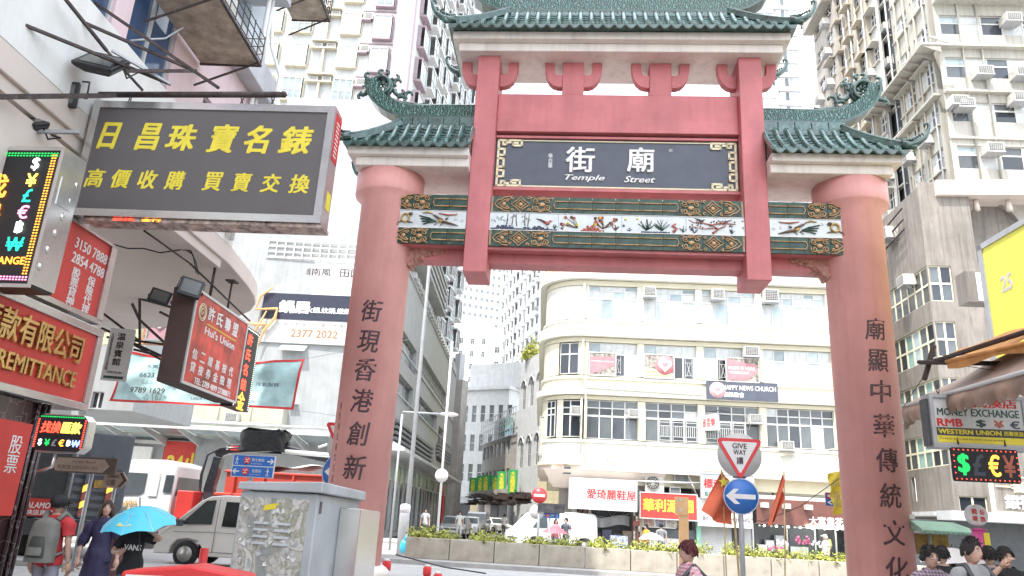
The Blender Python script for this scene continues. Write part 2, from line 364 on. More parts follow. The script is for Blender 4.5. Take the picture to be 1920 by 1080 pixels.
mb = MB(); mb.box(-2.48, 2.48, -.23, .23, 9.57, 10.162); mb.box(-2.48, 2.48, -.26, .26, 9.26, 9.566); part('upper_beam', mb, 'red', G, bevel=.008)
# lower beams
mb = MB(); mb.box(-2.48, 2.48, -.36, .36, 6.60, 7.70); mb.box(-2.48, 2.48, -.10, .30, 6.40, 6.597); part('lower_beam', mb, 'red', G)
for sx in (-1, 1):
    mb = MB(); x0, x1 = sorted((sx*2.945, sx*4.42)); mb.box(x0, x1, -.37, .25, 6.66, 7.72)
    x0, x1 = sorted((sx*2.945, sx*4.15)); mb.box(x0, x1, -.10, .25, 6.43, 6.657); part('side_beam', mb, 'red', G)
# name board
nb = MB(); nb.box(-2.47, 2.47, -.13, .12, 8.03, 9.15); NB = part('name_board', nb, 'slate', G)
mb = MB(); mb.box(-2.475, 2.475, -.19, .16, 7.965, 8.03); mb.box(-2.475, 2.475, -.19, .16, 9.15, 9.20); part('board_rail', mb, 'red', G)
mb = MB()
def seg(pts, w=.022, y0=-.158, y1=-.128):
    for (a, b), (c, d) in zip(pts, pts[1:]):
        mb.box(min(a, c)-w, max(a, c)+w, y0, y1, min(b, d)-w, max(b, d)+w)
for sx in (-1, 1):
    for sz in (-1, 1):
        def q(pts): return [(sx*(2.42-a), 8.59+sz*(.515-b)) for a, b in pts]
        seg(q([(0, 0), (.16, 0), (.16, .10), (.09, .10), (.09, .055)])); seg(q([(.22, 0), (.48, 0), (.48, .12), (.30, .12), (.30, .06), (.39, .06)])); seg(q([(.16, .05), (.24, .05)]))
        seg(q([(0, 0), (0, .18)])); seg(q([(0, .22), (.0, .50)])); seg(q([(0, .20), (.13, .20), (.13, .34), (.05, .34)])); seg(q([(0, .42), (.12, .42), (.12, .50)]))
mb.box(-2.0, 2.0, -.155, -.128, 8.055, 8.085); mb.box(-2.0, 2.0, -.155, -.128, 9.095, 9.115)
part('gilt_fret', mb, 'gold', NB, kind='stuff')
text('街', 'white', NB, -.72, 8.69, h=.56, y=-.131, ext=.03, off=.018, name='character'); text('廟', 'white', NB, .51, 8.71, h=.54, y=-.131, ext=.03, off=.018, name='character')
text('Temple', 'white', NB, -.62, 8.27, w=.80, h=.155, y=-.131, ext=.02, off=.014, shear=.35); text('Street', 'white', NB, .49, 8.27, w=.62, h=.135, y=-.131, ext=.02, off=.014, shear=.35)
text('咏白華', 'white', NB, -1.33, 8.66, h=.34, w=.09, y=-.131, ext=.01, vert=True, off=.01); text('印', 'white', NB, 1.12, 8.94, h=.07, y=-.131, ext=.005)
# calligraphy on the pillars
def wrapcol(cx, da=0.0, r=RC):
    def f(x, z):
        t = (x-cx)/r; return (cx + r*sin(t), -r*cos(t)-.001, z)
    return f
for ch, z in zip('街現香港創新', (5.22, 4.62, 4.08, 3.50, 2.90, 2.30)): text(ch, 'char', G, -XC+.04, z, w=.40, h=.42, ext=.006, off=.012, shear=.12, name='character', wrap=wrapcol(-XC))
for ch, z in zip('廟顯中華傳統文化', (5.20, 4.62, 4.06, 3.46, 2.87, 2.28, 1.68, 1.10)): text(ch, 'char', G, XC+.05, z, w=.38, h=.40, ext=.006, off=.010, shear=.08, name='character', wrap=wrapcol(XC))
text('陳雲洲社楊文信書', 'char', G, -XC-.42, 2.75, w=.065, h=1.45, ext=.003, vert=True, name='inscription', wrap=wrapcol(-XC), line=1.25)

# ---- the frieze of glazed tiles
def scroll(mb, cx, cz, r, turns=1.3, a0=0, d=1, y=-.02, th=.012):
    pts = []
    for i in range(11):
        t = i/10; a = a0+d*t*turns*2*pi; rr = r*(1-.85*t); pts.append((cx+rr*cos(a), y, cz+rr*sin(a)))
    mb.tube(pts, th, 5)
def ornament(w, h, kind):
    """one relief tile: local x 0..w, z 0..h, face at y=0"""
    g = MB(); g.m = 0; g.box(.004, w-.004, 0, .05, .004, h-.004); g.m = 1; c = (w/2, h/2)
    if kind == 'diamond':
        for k, s in ((0, .46), (1, .30)):
            pts = []
            for i in range(8):
                a = i*pi/4; rr = s*(1 if i % 2 == 0 else .62)*(1 if k == 0 else .9)
                pts.append((c[0]+rr*w*cos(a)*1.0, -.012, c[1]+rr*h*sin(a)*1.0))
            g.tube(pts, .013, 5, close=True)
        g.blob((c[0], -.01, c[1]), (w*.12, .02, h*.13), 8)
        for sx in (-1, 1):
            for sz in (-1, 1): scroll(g, c[0]+sx*w*.40, c[1]+sz*h*.36, h*.11, 1, random.random()*6)
    elif kind == 'cloud':
        g.blob((c[0], -.01, c[1]), (w*.17, .022, h*.14), 8)
        for sx in (-1, 1):
            for sz in (-1, 1):
                scroll(g, c[0]+sx*w*.27, c[1]+sz*h*.22, h*.20, 1.4, pi/2*(1-sz)+sx*.6, sx*sz); scroll(g, c[0]+sx*w*.08, c[1]+sz*h*.36, h*.11, 1.2, 0, sx)
        for sz in (-1, 1): g.tube([(0.02, -.01, c[1]+sz*h*.44), (w*.25, -.012, c[1]+sz*h*.33), (w*.5, -.012, c[1]+sz*h*.42), (w*.75, -.012, c[1]+sz*h*.33), (w-.02, -.01, c[1]+sz*h*.44)], .011, 5)
    elif kind in ('endL', 'endR'):
        f = (lambda x: x) if kind == 'endL' else (lambda x: w-x)
        for q_ in (.06, .11): g.tube([(f(w*q_), -.008, .01), (f(w*q_), -.008, h-.01)], .009, 4)
        g.tube([(f(w*x), -.012, h*z) for x, z in ((.98, .95), (.7, .92), (.55, .78), (.38, .74), (.20, .5), (.38, .26), (.55, .22), (.7, .08), (.98, .05))], .014, 5)
        g.tube([(f(w*x), -.012, h*z) for x, z in ((.98, .78), (.8, .8), (.6, .68), (.4, .5), (.6, .32), (.8, .2), (.98, .22))], .012, 5)
        g.blob((f(w*.68), -.01, c[1]), (w*.12, .022, h*.15), 8)
        for sz in (-1, 1): scroll(g, f(w*.85), c[1]+sz*h*.2, h*.12, 1.2, 0, sz)
    elif kind in ('barL', 'barR', 'bar'):
        f = (lambda x: x) if kind != 'barR' else (lambda x: w-x)
        if kind == 'bar':
            for z in (.28, .72): g.tube([(0.004, -.012, h*z), (w-.004, -.012, h*z)], .013, 5)
        else:
            g.tube([(f(w-.004), -.012, h*.72), (f(w*.16), -.012, h*.72), (f(w*.06), -.012, h*.5), (f(w*.16), -.012, h*.28), (f(w-.004), -.012, h*.28)], .013, 5)
    return g
pic_m = ['porcelain', 'bluegrey', 'coral', 'brown', 'ochre', 'tilegreen', 'yellow', 'white']
def picture(w, h, what):
    g = MB(); g.m = 0; g.box(.003, w-.003, 0, .05, .003, h-.003); rnd = random.Random(what+str(w))
    def rock(x0, x1, hh, m):
        g.m = m; n = int((x1-x0)/.035)
        for i in range(n):
            t = (i+.5)/n; x = x0+(x1-x0)*t; z = hh*(sin(pi*t)**.6)*rnd.uniform(.6, 1)
            for k in range(max(1, int(z/.03))): g.blob((x+rnd.uniform(-.01, .01), -.008, .015+k*.03), (.024, .018, .02), 6, .25)
    def stem(x, z, x2, z2, m, r=.006, bend=.03):
        g.m = m; g.tube([(x, -.006, z), ((x+x2)/2+rnd.uniform(-bend, bend), -.012, (z+z2)/2), (x2, -.008, z2)], [r, r*.9, r*.5], 5)
    def grass(x, z, n, L, m=5):
        for i in range(n):
            a = pi/2+rnd.uniform(-1.1, 1.1); stem(x, z, x+L*cos(a)*.8, z+L*sin(a), m, .007)
    def flower(x, z, m, r=.027):
        g.m = m
        for k in range(5): a = k*2*pi/5; g.blob((x+r*.7*cos(a), -.012, z+r*.7*sin(a)), (r*.6, .012, r*.6), 6)
    def bird(x, z, m, s=1, d=1):
        g.m = m; g.blob((x, -.02, z), (.045*s, .02, .03*s), 8); g.blob((x+d*.045*s, -.02, z+.035*s), (.018*s, .015, .018*s), 6)
        g.tube([(x+d*.055*s, -.02, z+.035*s), (x+d*.085*s, -.02, z+.03*s)], [.008*s, .002], 5)
        g.m = 3; g.tube([(x-d*.03*s, -.02, z+.01*s), (x-d*.10*s, -.018, z+.05*s), (x-d*.18*s, -.012, z+.07*s)], [.02*s, .014*s, .004], 5)
        for q_ in (-.01, .015): g.tube([(x+q_, -.015, z-.02*s), (x+q_, -.012, z-.055*s)], .004, 4)
    if what == 'bamboo':
        rock(.02, w*.42, .13, 1); rock(w*.36, w-.02, .10, 1)
        for x in (w*.25, w*.33, w*.40, w*.52, w*.56): stem(x, .08, x+rnd.uniform(-.03, .05), h-.02, 3, .010, .01)
        for i in range(16):
            x = rnd.uniform(.05, w*.6); z = rnd.uniform(h*.55, h-.03); stem(x, z, x+rnd.uniform(-.05, .05), z-.05, 5, .006)
        bird(w*.84, .15, 2, 1.25); grass(w*.95, .04, 5, .09)
    elif what == 'peony':
        rock(w*.36, w*.72, .17, 2)
        for i in range(24):
            x = rnd.choice([rnd.uniform(.03, w*.35), rnd.uniform(w*.55, w*.92)]); z = rnd.uniform(h*.35, h-.04)
            stem(w*.3 if x < w*.4 else w*.7, .06, x, z, 3, .006, .04); flower(x, z, rnd.choice([2, 6, 3, 2]))
        grass(w*.9, .03, 10, .12, 3); grass(.08, .02, 5, .08, 3)
    elif what == 'orchid':
        rock(w*.3, w*.75, .06, 1); g.m = 2; g.tube([(w*.8, -.02, .03), (w*.86, -.02, .10), (w*.78, -.02, .16), (w*.84, -.02, .2)], [.03, .022, .02, .016], 6)
        grass(w*.38, .05, 12, .24); grass(w*.62, .05, 12, .24); grass(w*.12, .03, 4, .07); grass(w*.95, .03, 7, .12)
        g.m = 6
        for x, z in ((.06, .27), (.25, .29)): g.blob((w*x, -.01, z), (.03, .01, .02), 6, .3)
        g.m = 1; g.blob((w*.03, -.01, .14), (.03, .012, .025), 6, .3)
    elif what == 'prunus':
        g.m = 2; g.tube([(w*.45, -.015, .02), (w*.55, -.02, .11), (w*.43, -.02, .19), (w*.60, -.02, .24), (w*.85, -.012, .22)], [.024, .02, .016, .012, .007], 6)
        g.tube([(w*.52, -.015, .10), (w*.66, -.02, .17), (w*.72, -.018, .28)], [.014, .012, .006], 5); g.tube([(w*.44, -.02, .19), (w*.3, -.015, .23), (w*.12, -.01, .24), (w*.04, -.01, .30)], [.014, .01, .008, .004], 5)
        g.tube([(w*.47, -.02, .13), (w*.28, -.015, .11), (w*.1, -.01, .16)], [.01, .007, .003], 5)
        for i in range(34): x = rnd.uniform(.04, w*.97); flower(x, min(h-.03, .2+.08*rnd.uniform(-1, 1.2)), rnd.choice([3, 3, 2]), .013)
        bird(w*.27, .27, 1, .8); bird(w*.66, .25, 1, .8, -1); grass(w*.14, .02, 8, .13, 1); grass(w*.78, .02, 7, .10, 5)
    elif what in ('phoenixL', 'phoenixR'):
        f = (lambda x: x*w) if what[-1] == 'L' else (lambda x: w-x*w); d = 1 if what[-1] == 'L' else -1
        g.m = 4; n = 14; g.tube([(f(.17)+.075*cos(i*2*pi/n), -.02, .19+.085*sin(i*2*pi/n)) for i in range(n)], .022, 6, close=True)
        g.m = 3; g.blob((f(.24), -.03, .27), (.05, .03, .035), 8, .2)
        for a, b, c_, e in ((.12, .12, .05, .05), (.20, .11, .28, .09), (.05, .06, .08, .03)): g.tube([(f(a), -.02, b), (f(c_), -.02, e)], [.016, .008], 5)
        g.m = 4; g.tube([(f(.40), -.012, .30), (f(.47), -.02, .32), (f(.54), -.012, .29)], [.008, .018, .010], 6); g.m = 2; g.tube([(f(.62), -.012, .30), (f(.74), -.02, .27), (f(.86), -.012, .28), (f(.88), -.012, .31)], [.008, .018, .012, .004], 6)
        g.m = 4; g.blob((f(.66), -.03, .14), (.06, .03, .045), 8, .15); g.m = 3
        g.tube([(f(.68), -.03, .15), (f(.60), -.03, .22), (f(.54), -.02, .27)], [.03, .022, .008], 6); g.tube([(f(.68), -.03, .12), (f(.80), -.03, .08), (f(.90), -.02, .04)], [.026, .022, .006], 6); g.tube([(f(.72), -.03, .17), (f(.76), -.03, .20)], [.02, .014], 6)
        g.m = 5
        for k in range(4): g.tube([(f(.60), -.02, .12), (f(.50), -.02, .10+.03*k), (f(.42-.02*k), -.015, .06+.06*k)], [.012, .014, .012], 5)
        g.m = 3
        for a in (.62, .70): g.tube([(f(a), -.02, .10), (f(a-.05), -.015, .04)], [.01, .006], 5)
        g.m = 7
        for x, z in ((.03, .22), (.33, .27), (.58, .27), (.86, .18), (.95, .16), (.06, .03)): scroll(g, f(x), z, .035, 1.4, 0, d, -.006, .006)
    return g
def frieze(x0, x1, y, widths, kinds, pics, flip=False):
    tot = sum(widths); sc = (x1-x0)/tot
    for (za, zb) in ((7.372, 7.722), (6.655, 6.990)):
        x = x0
        for w_, k in zip(widths, kinds):
            w_ *= sc; g = ornament(w_, zb-za, k); part('frieze_tile', g, ['tilegreen', 'tilegold'], G, Matrix.Translation((x, y, za))); x += w_
    x = x0
    for w_, k in pics:
        w_ = w_*(x1-x0); g = picture(w_, .355, k); part('picture_tile', g, pic_m, G, Matrix.Translation((x, y, 7.008))); x += w_
    m = MB()
    for z in (6.990, 7.363): m.box(x0, x1, y-.012, y+.05, z+.001, z+.009 if z > 7 else z+.015)
    part('frieze_border', m, 'white', G)
frieze(-2.478, 2.478, -.41, [.36, .38, .40, .30, .42, .42, .42, .42, .30, .40, .38, .36], ['endL', 'diamond', 'cloud', 'barL', 'bar', 'bar', 'bar', 'bar', 'barR', 'cloud', 'diamond', 'endR'],
       [(.275, 'bamboo'), (.25, 'peony'), (.25, 'orchid'), (.225, 'prunus')])
frieze(-4.42, -2.945, -.42, [.36, .40, .35, .36], ['endL', 'cloud', 'barL', 'bar'], [(1, 'phoenixL')])
frieze(2.945, 4.42, -.42, [.36, .35, .40, .36], ['bar', 'barR', 'cloud', 'endR'], [(1, 'phoenixR')])

# ---- roofs
def eave_z(t, ze, zr): return ze + (zr-ze)*(t*.62 + .38*t*t)      # t 0 at the eave, 1 at the ridge
def roof(xa, xb, hipL, hipR, zf2, yf2, xf2, zf1, yf1, xf1, ze, zr, ye, yr, hip_in, spacing, rows, single):
    """xa..xb eave span; hipL/hipR true where the end is hipped"""
    inner = (lambda x, s: x)
    m = MB(); xl2 = xa+(xf1-xf2) if hipL else xa; xr2 = xb-(xf1-xf2) if hipR else xb
    m.box(xl2, xr2, -yf2, yf2, zf2, zf1-.001); m.box(xa, xb, -yf1, yf1, zf1, ze-.02); E_ = part('eave_slab', m, 'render', G, bevel=.01)
    # roof deck
    m = MB(); rl = xa+hip_in if hipL else xa; rr = xb-hip_in if hipR else xb; ea = xa-(.08 if hipL else 0); eb = xb+(.08 if hipR else 0); K = 6; vs = []; fs = []
    for k in range(K+1):
        t = k/K; z = eave_z(t, ze, zr)-.015; y = ye+(yr-ye)*t; a = ea+(rl-ea)*t; b = eb+(rr-eb)*t
        vs += [(a, -y, z), (b, -y, z), (b, y, z), (a, y, z)]
    for k in range(K):
        for j in range(4): fs.append((4*k+j, 4*k+(j+1) % 4, 4*k+4+(j+1) % 4, 4*k+4+j))
    fs += [(3, 2, 1, 0), (4*K, 4*K+1, 4*K+2, 4*K+3)]; m.add(vs, fs); D = part('roof', m, 'glaze', G)
    n = int(round((eb-ea)/spacing)); sp = (eb-ea)/n
    def barrel(tm, length_n=10):
        g = MB(); pts = []; rs = []
        for i in range(length_n+1):
            t = tm*i/length_n; pts.append((0, -(ye+(yr-ye)*t), eave_z(t, ze, zr)+.03)); rs.append(.050 + (.006 if i % 2 == 0 else 0))
        g.tube(pts, rs, 8); g.lathe([(.0, -.02), (.030, -.02), (.034, -.012), (.046, -.012), (.060, -.02), (.060, .03)], 12, (0, -ye-.005, ze+.028), 'y'); return g
    def pan(k, w_, cut=None):
        t = (k+.15)/rows; t2 = (k+1.25)/rows; g = MB()
        def fn(u, v):
            a = (u-.5)*2; x = a*w_/2*.98; tt = t+(t2-t)*v; sag = .034*(1-a*a); bow = .05*(1-a*a)*(1-v)*.6
            return (x, -(ye+(yr-ye)*tt)-bow, eave_z(min(tt, 1.05), ze, zr)+.022-sag+(.018 if v < .01 else 0)-bow*.35)
        g.grid(fn, 6, 2); 
        def lip(u, v):
            p = fn(u, 0); return (p[0], p[1]+.002, p[2]-.022*v)
        g.grid(lip, 6, 1); return g
    def drip(w_):
        g = MB(); pts = [(-w_*.47, .0), (-w_*.40, -.055), (-w_*.22, -.105), (0, -.122), (w_*.22, -.105), (w_*.40, -.055), (w_*.47, 0), (w_*.3, -.02), (0, -.034), (-w_*.3, -.02)]
        g.prism(pts, -.012, .012); g.tube([(a*.78, -.014, b*.86-.004) for a, b in pts[:7]], .005, 4); return g
    shared = barrel(1).mesh('barrel_tile', 'glaze2'); pans = [pan(k, sp).mesh('pan_tile', 'glaze2' if k % 2 else 'glaze') for k in range(rows)]; dr = drip(sp).mesh('drip_tile', 'glaze2'); rest = MB()
    for i in range(n+1):
        x = ea+i*sp; tm = 1
        if hipL and x < rl: tm = (x-ea)/(rl-ea)
        if hipR and x > rr: tm = (eb-x)/(eb-rr)
        if tm >= 1: put('barrel_tile', shared, D, Matrix.Translation((x, 0, 0)))
        elif tm > .08: part('barrel_tile', barrel(tm, max(2, int(10*tm))), 'glaze2', D, Matrix.Translation((x, 0, 0)))
        if i == n: continue
        xm = x+sp/2; put('drip_tile', dr, D, Matrix.Translation((xm, -ye-.012, ze+.018)))
        tm = 1
        if hipL and xm < rl: tm = (xm-ea)/(rl-ea)
        if hipR and xm > rr: tm = (eb-xm)/(eb-rr)
        for k in range(rows):
            if (k+.6)/rows <= tm:
                if k < single: put('pan_tile', pans[k], D, Matrix.Translation((xm, 0, 0)))
                else:
                    g = pan(k, sp); rest.add([(a+xm, b, c) for a, b, c in g.v], g.f); rest.sm = [True]*len(rest.f)
    for i in range(1, n):      # rear slope, joined
        x = ea+i*sp
        if (hipL and x < rl) or (hipR and x > rr): continue
        rest.tube([(x, ye+(yr-ye)*t, eave_z(t, ze, zr)+.03) for t in (0, .33, .66, 1)], .055, 6)
    part('upper_pan_tiles', rest, 'glaze2', D, kind='stuff')
    # hip ridges with their curled tails
    for on, e, r_, s in ((hipL, ea, rl, -1), (hipR, eb, rr, 1)):
        if not on: continue
        for sy in (-1, 1):
            g = MB(); pts = [(e+(r_-e)*t, sy*(ye+(yr-ye)*t), eave_z(t, ze, zr)+.06) for t in (0.04, .2, .4, .6, .8, 1)]
            g.tube(pts, .075, 4); g.tube([(a, b, c+.085) for a, b, c in pts], .045, 8); g.tube([(a-s*.0, b+sy*.05, c+.03) for a, b, c in pts], .012, 4); part('hip_ridge', g, 'glaze', D)
            g = MB(); p0 = Vector((e, sy*ye, ze+.10)); dx = s*.9; tail = [p0+Vector((dx*a, sy*.08*a, b)) for a, b in ((-.16, .03), (.0, .0), (.16, .05), (.30, .15), (.38, .28), (.42, .40), (.38, .46), (.32, .44), (.33, .38))]
            g.tube(tail, [.09, .085, .07, .055, .045, .038, .032, .026, .02], 7)
            for k in range(9): t = k/8; p = p0+Vector((dx*(-.14+.40*t), sy*.03, .09+.14*t*t)); g.blob(p, (.035-.012*t, .03, .045-.02*t), 6, .35)
            g.blob(p0+Vector((s*.05, sy*.02, -.03)), (.10, .07, .08), 7, .2); g.blob(p0+Vector((s*.06, sy*.03, -.17)), (.025, .02, .07), 6, .2)
            part('curled_tail', g, 'glaze', D)
    return rl, rr
M['band'] = None
def relief(name, col):
    m, nt, b = _new(name); N = nt.nodes; L = nt.links; tc = N.new('ShaderNodeTexCoord'); v = N.new('ShaderNodeTexVoronoi'); v.inputs['Scale'].default_value = 17
    L.new(tc.outputs['Object'], v.inputs['Vector']); w_ = N.new('ShaderNodeTexWave'); w_.inputs['Scale'].default_value = 6; w_.inputs['Distortion'].default_value = 9; w_.inputs['Detail Scale'].default_value = 2; L.new(tc.outputs['Object'], w_.inputs['Vector'])
    r = N.new('ShaderNodeValToRGB'); r.color_ramp.elements[0].color = (.012, .035, .03, 1); r.color_ramp.elements[1].color = tuple(col)+(1,); r.color_ramp.elements[0].position = .25; r.color_ramp.elements[1].position = .6
    L.new(w_.outputs['Fac'], r.inputs[0]); L.new(r.outputs[0], b.inputs['Base Color']); bp = N.new('ShaderNodeBump'); bp.inputs['Strength'].default_value = .9; bp.inputs['Distance'].default_value = .03
    L.new(w_.outputs['Fac'], bp.inputs['Height']); L.new(bp.outputs[0], b.inputs['Normal']); b.inputs['Roughness'].default_value = .25; b.inputs['Coat Weight'].default_value = .5; return m
M['band'] = relief('ridge_relief', (.10, .25, .20))
def ridge(path_in, z0, base, zb, s_list, yb=.17):
    """base course blocks + relief band with curled ends"""
    xa, xb = base; n = max(1, int(round((xb-xa)/.31)))
    for i in range(n):
        g = MB(); g.box(xa+(xb-xa)*i/n+.004, xa+(xb-xa)*(i+1)/n-.004, -yb-.03, yb+.03, z0, zb-.006); part('ridge_block', g, 'glaze2', G, bevel=.008)
# side roofs
for s in (-1, 1):
    a, b = (-5.394, -2.945) if s < 0 else (2.945, 5.394)
    rl, rr = roof(a, b, s < 0, s > 0, 8.216, .688, 5.244, 8.405, .817, 5.394, 8.60, 9.33, .95, .30, .90, .222, 8, 7)
    xe = -4.52 if s < 0 else 4.52
    ridge(None, 9.30, sorted((s*2.945, s*4.62)), 9.615, None)
    path = [(2.945, 9.615)] + [(2.945+.2*i, 9.615) for i in range(1, 7)]
    # curl: (x from centre, z)
    path += [(4.30, 9.615), (4.50, 9.63), (4.70, 9.68), (4.90, 9.77), (5.08, 9.89), (5.24, 10.04), (5.36, 10.22), (5.43, 10.42), (5.43, 10.56)]
    hs = [1]*12+[1, .98, .92, .85, .75]; path = [(s*x, z, hs[min(i, len(hs)-1)]) for i, (x, z) in enumerate(path)]
    if s > 0: g = MB(); g.strip(path, -.15, .15, .30)
    else: g = MB(); g.strip(path[::-1], -.15, .15, .30)
    part('ridge_band', g, 'band', G)
    g = MB()
    lo = [(x, z-.03) for x, z, h in path]; lo = lo if s > 0 else lo[::-1]; g.strip(lo, -.19, .19, .055)
    g.tube([(x, 0, z) for x, z in [(s*2.945, 9.95), (s*4.35, 9.95), (s*4.55, 9.97), (s*4.75, 10.04), (s*4.92, 10.15)]], .07, 8)
    part('ridge_edge', g, 'glaze', G)
    # the scroll ring and its sprays
    g = MB(); cx, cz = s*5.10, 10.44; n = 24
    for rr_, th, y in ((.235, .055, 0), (.205, .045, -.08), (.205, .045, .08)): g.tube([(cx+rr_*cos(i*2*pi/n), y, cz+rr_*sin(i*2*pi/n)) for i in range(n)], th, 8, close=True)
    for k in range(7): a_ = k*.9; g.tube([(cx+.17*cos(a_), -.03, cz+.17*sin(a_)), (cx+.09*cos(a_+.5), -.05, cz+.09*sin(a_+.5)), (cx+.03*cos(a_+1), -.02, cz+.03*sin(a_+1))], [.035, .03, .02], 6)
    def leaf(x, z, r, a0, d, th=.05):
        pts = []; rs = []
        for i in range(9): t = i/8; a_ = a0+d*t*4.2; q_ = r*(1-.75*t); pts.append((s*(x)+s*q_*cos(a_), 0, z+q_*sin(a_))); rs.append(th*(1-.45*t))
        g.tube(pts, rs, 7)
    leaf(5.12, 10.82, .09, -1.7, 1, .05); leaf(5.02, 10.82, .07, -1.5, -1, .045); leaf(5.42, 10.74, .10, -1.9, 1, .05)
    leaf(5.50, 10.30, .09, 2.8, 1, .055); leaf(5.54, 10.18, .08, 2.5, -1, .05); leaf(4.80, 10.70, .11, -.6, -1, .05); leaf(4.72, 10.55, .12, -.9, 1, .05)
    leaf(4.66, 10.34, .14, .2, -1, .06); leaf(4.44, 10.24, .13, -.8, 1, .05); leaf(4.62, 10.10, .13, .6, 1, .05)
    g.tube([(s*x, 0, z) for x, z in ((5.0, 10.25), (4.85, 10.12), (4.62, 10.04), (4.40, 10.02), (4.22, 10.0), (4.08, 10.06))], [.06, .06, .055, .05, .04, .015], 7)
    part('dragon_scroll', g, 'glaze', G)
# top roof
roof(-3.468, 3.468, True, True, 10.953, .614, 3.343, 11.144, .769, 3.468, 11.34, 12.10, .98, .32, 1.12, .230, 8, 5)
ridge(None, 12.06, (-2.42, 2.42), 12.28, None)
path = [(0, 12.28), (.4, 12.28), (.8, 12.28), (1.2, 12.28), (1.6, 12.28), (2.0, 12.28), (2.3, 12.28), (2.55, 12.31), (2.8, 12.38), (3.0, 12.50), (3.18, 12.66), (3.3, 12.88), (3.34, 13.1)]
full = [(-x, z) for x, z in path[:0:-1]] + path
g = MB(); g.strip(full, -.15, .15, .34); part('ridge_band', g, 'band', G)
g = MB(); g.strip([(x, z-.03) for x, z in full], -.20, .20, .06); part('ridge_edge', g, 'glaze', G)
g = MB()
for s in (-1, 1): g.tube([(s*3.05+.24*cos(i*2*pi/20), 0, 13.1+.24*sin(i*2*pi/20)) for i in range(20)], .07, 7, close=True)
part('dragon_scroll', g, 'glaze', G)
# ================================================================== ground and setting
M['paving'] = mat('pavement_slabs', (.50, .485, .455), .85, var=.1, scale=.8, dirt_or_sheen=(.26, .24, .22), dirt_or_sheen_amt=.3, bump=.1, bscale=40)
M['asphalt'] = mat('asphalt', (.42, .415, .40), .85, var=.12, scale=.5, dirt_or_sheen=(.24, .235, .23), dirt_or_sheen_amt=.4, bump=.2, bscale=90)
M['kerb'] = mat('kerb_stone', (.38, .37, .355), .8, var=.12, scale=3, dirt_or_sheen_amt=.2)
M['line'] = mat('road_paint', (.7, .69, .66), .6, var=.1, scale=6, dirt_or_sheen_amt=.3)
g = MB(); g.box(-600, 700, -400, 900, -.25, -.12); struct('ground', g, 'asphalt')
GR = at(0, 0, 0, -2.5)
g = MB(); g.box(-60, 70, 18.6, 39.5, -.11, 0); struct('cross_road', g, 'asphalt', GR)
g = MB(); g.box(-6.6, 2.4, 39.5, 170, -.11, -.004); struct('far_street', g, 'asphalt', GR)
g = MB(); g.box(-3.6, 4.6, -30, 18.6, -.11, -.004); struct('near_street', g, 'asphalt', GR)
def slab_field(name, x0, x1, y0, y1, z):
    g = MB(); g.box(x0, x1, y0, y1, -.11, z); o = struct(name, g, 'paving', GR)
    k = MB(); k.box(x0, x1, y0-.14, y0-.002, -.11, z+.004); k.box(x0, x1, y1+.002, y1+.14, -.11, z+.004); part('kerb', k, 'kerb', o, bevel=.015)
slab_field('pavement', -9.5, -3.75, -30, 18.4, .12); slab_field('pavement', 4.75, 12, -30, 18.4, .12)
slab_field('pavement', -60, -6.75, 39.7, 44, .12); slab_field('pavement', 2.55, 60, 39.7, 44, .12)
g = MB()
for i in range(22): g.box(-40+i*4, -38+i*4, 24.0, 24.12, .004, .008)
for i in range(60): g.box(-40+i*1.5, -39.7+i*1.5, 19.6, 19.7, .004, .008)
part('lane_marking', g, 'line', bpy.data.objects['cross_road'])
# the central reserve with its concrete planters
a, b = gnd(700, 1050), gnd(1640, 1107); ang = math.degrees(atan2(b.y-a.y, b.x-a.x)); PK = Plane(a.x, a.y, ang)
g = MB(); g.box(-14, 22, -1.0, 1.6, -.005, .13); struct('traffic_island', g, 'kerb', PK.M())
x0 = PK.P(758, 1043)[0]; w_ = (PK.P(1263, 1077)[0]-x0)/6*1.0; w_ = (PK.P(1010, 1060)[0]-x0)/3
M['planter'] = mat('planter_concrete', (.44, .40, .33), .8, var=.15, scale=2.5, streak=.25, dirt_or_sheen=(.25, .22, .17), dirt_or_sheen_amt=.25, bump=.15, bscale=18)
M['leafy'] = mat('yellow_green_leaf', (.44, .46, .09), .5, var=.5, scale=9); M['leafd'] = mat('dark_green_leaf', (.05, .12, .03), .5, var=.5, scale=8)
def planter(k):
    t = thing('concrete_planter', 'x', 'planter', PK.M(x0+k*w_, .13, 0), 'concrete planters along the central reserve')
    g = MB(); z1 = .66
    g.box(.012, w_-.012, 0, .08, 0, z1); g.box(.012, w_-.012, .72, .80, 0, z1); g.box(.012, .09, .08, .72, 0, z1); g.box(w_-.09, w_-.012, .08, .72, 0, z1); part('trough', g, 'planter', t, bevel=.015)
    s = MB(); s.box(.09, w_-.09, .08, .72, .3, .58); part('soil', s, 'rust', t)
    return t
def leafball(n, rx, ry, rz, s=.06, seed=1, shape=1):
    rnd = random.Random(seed); g = MB()
    for i in range(n):
        t = rnd.random()*2*pi; u = rnd.random()**.5; zz = rnd.random(); lump = .75+.35*sin(t*3+seed)
        c = Vector((rx*u*cos(t)*lump, ry*u*sin(t), rz*(zz*(1-.5*u*u))*lump)); d = Vector((rnd.uniform(-1, 1), rnd.uniform(-1, 1), rnd.uniform(.0, 1.3))).normalized(); q = d.orthogonal().normalized()*s*.32; e = d*s*rnd.uniform(.7, 1.3)
        g.quad(c-q*.3, c+e*.5-q, c+e, c+e*.5+q); g.f[-1] = g.f[-1]
    return g
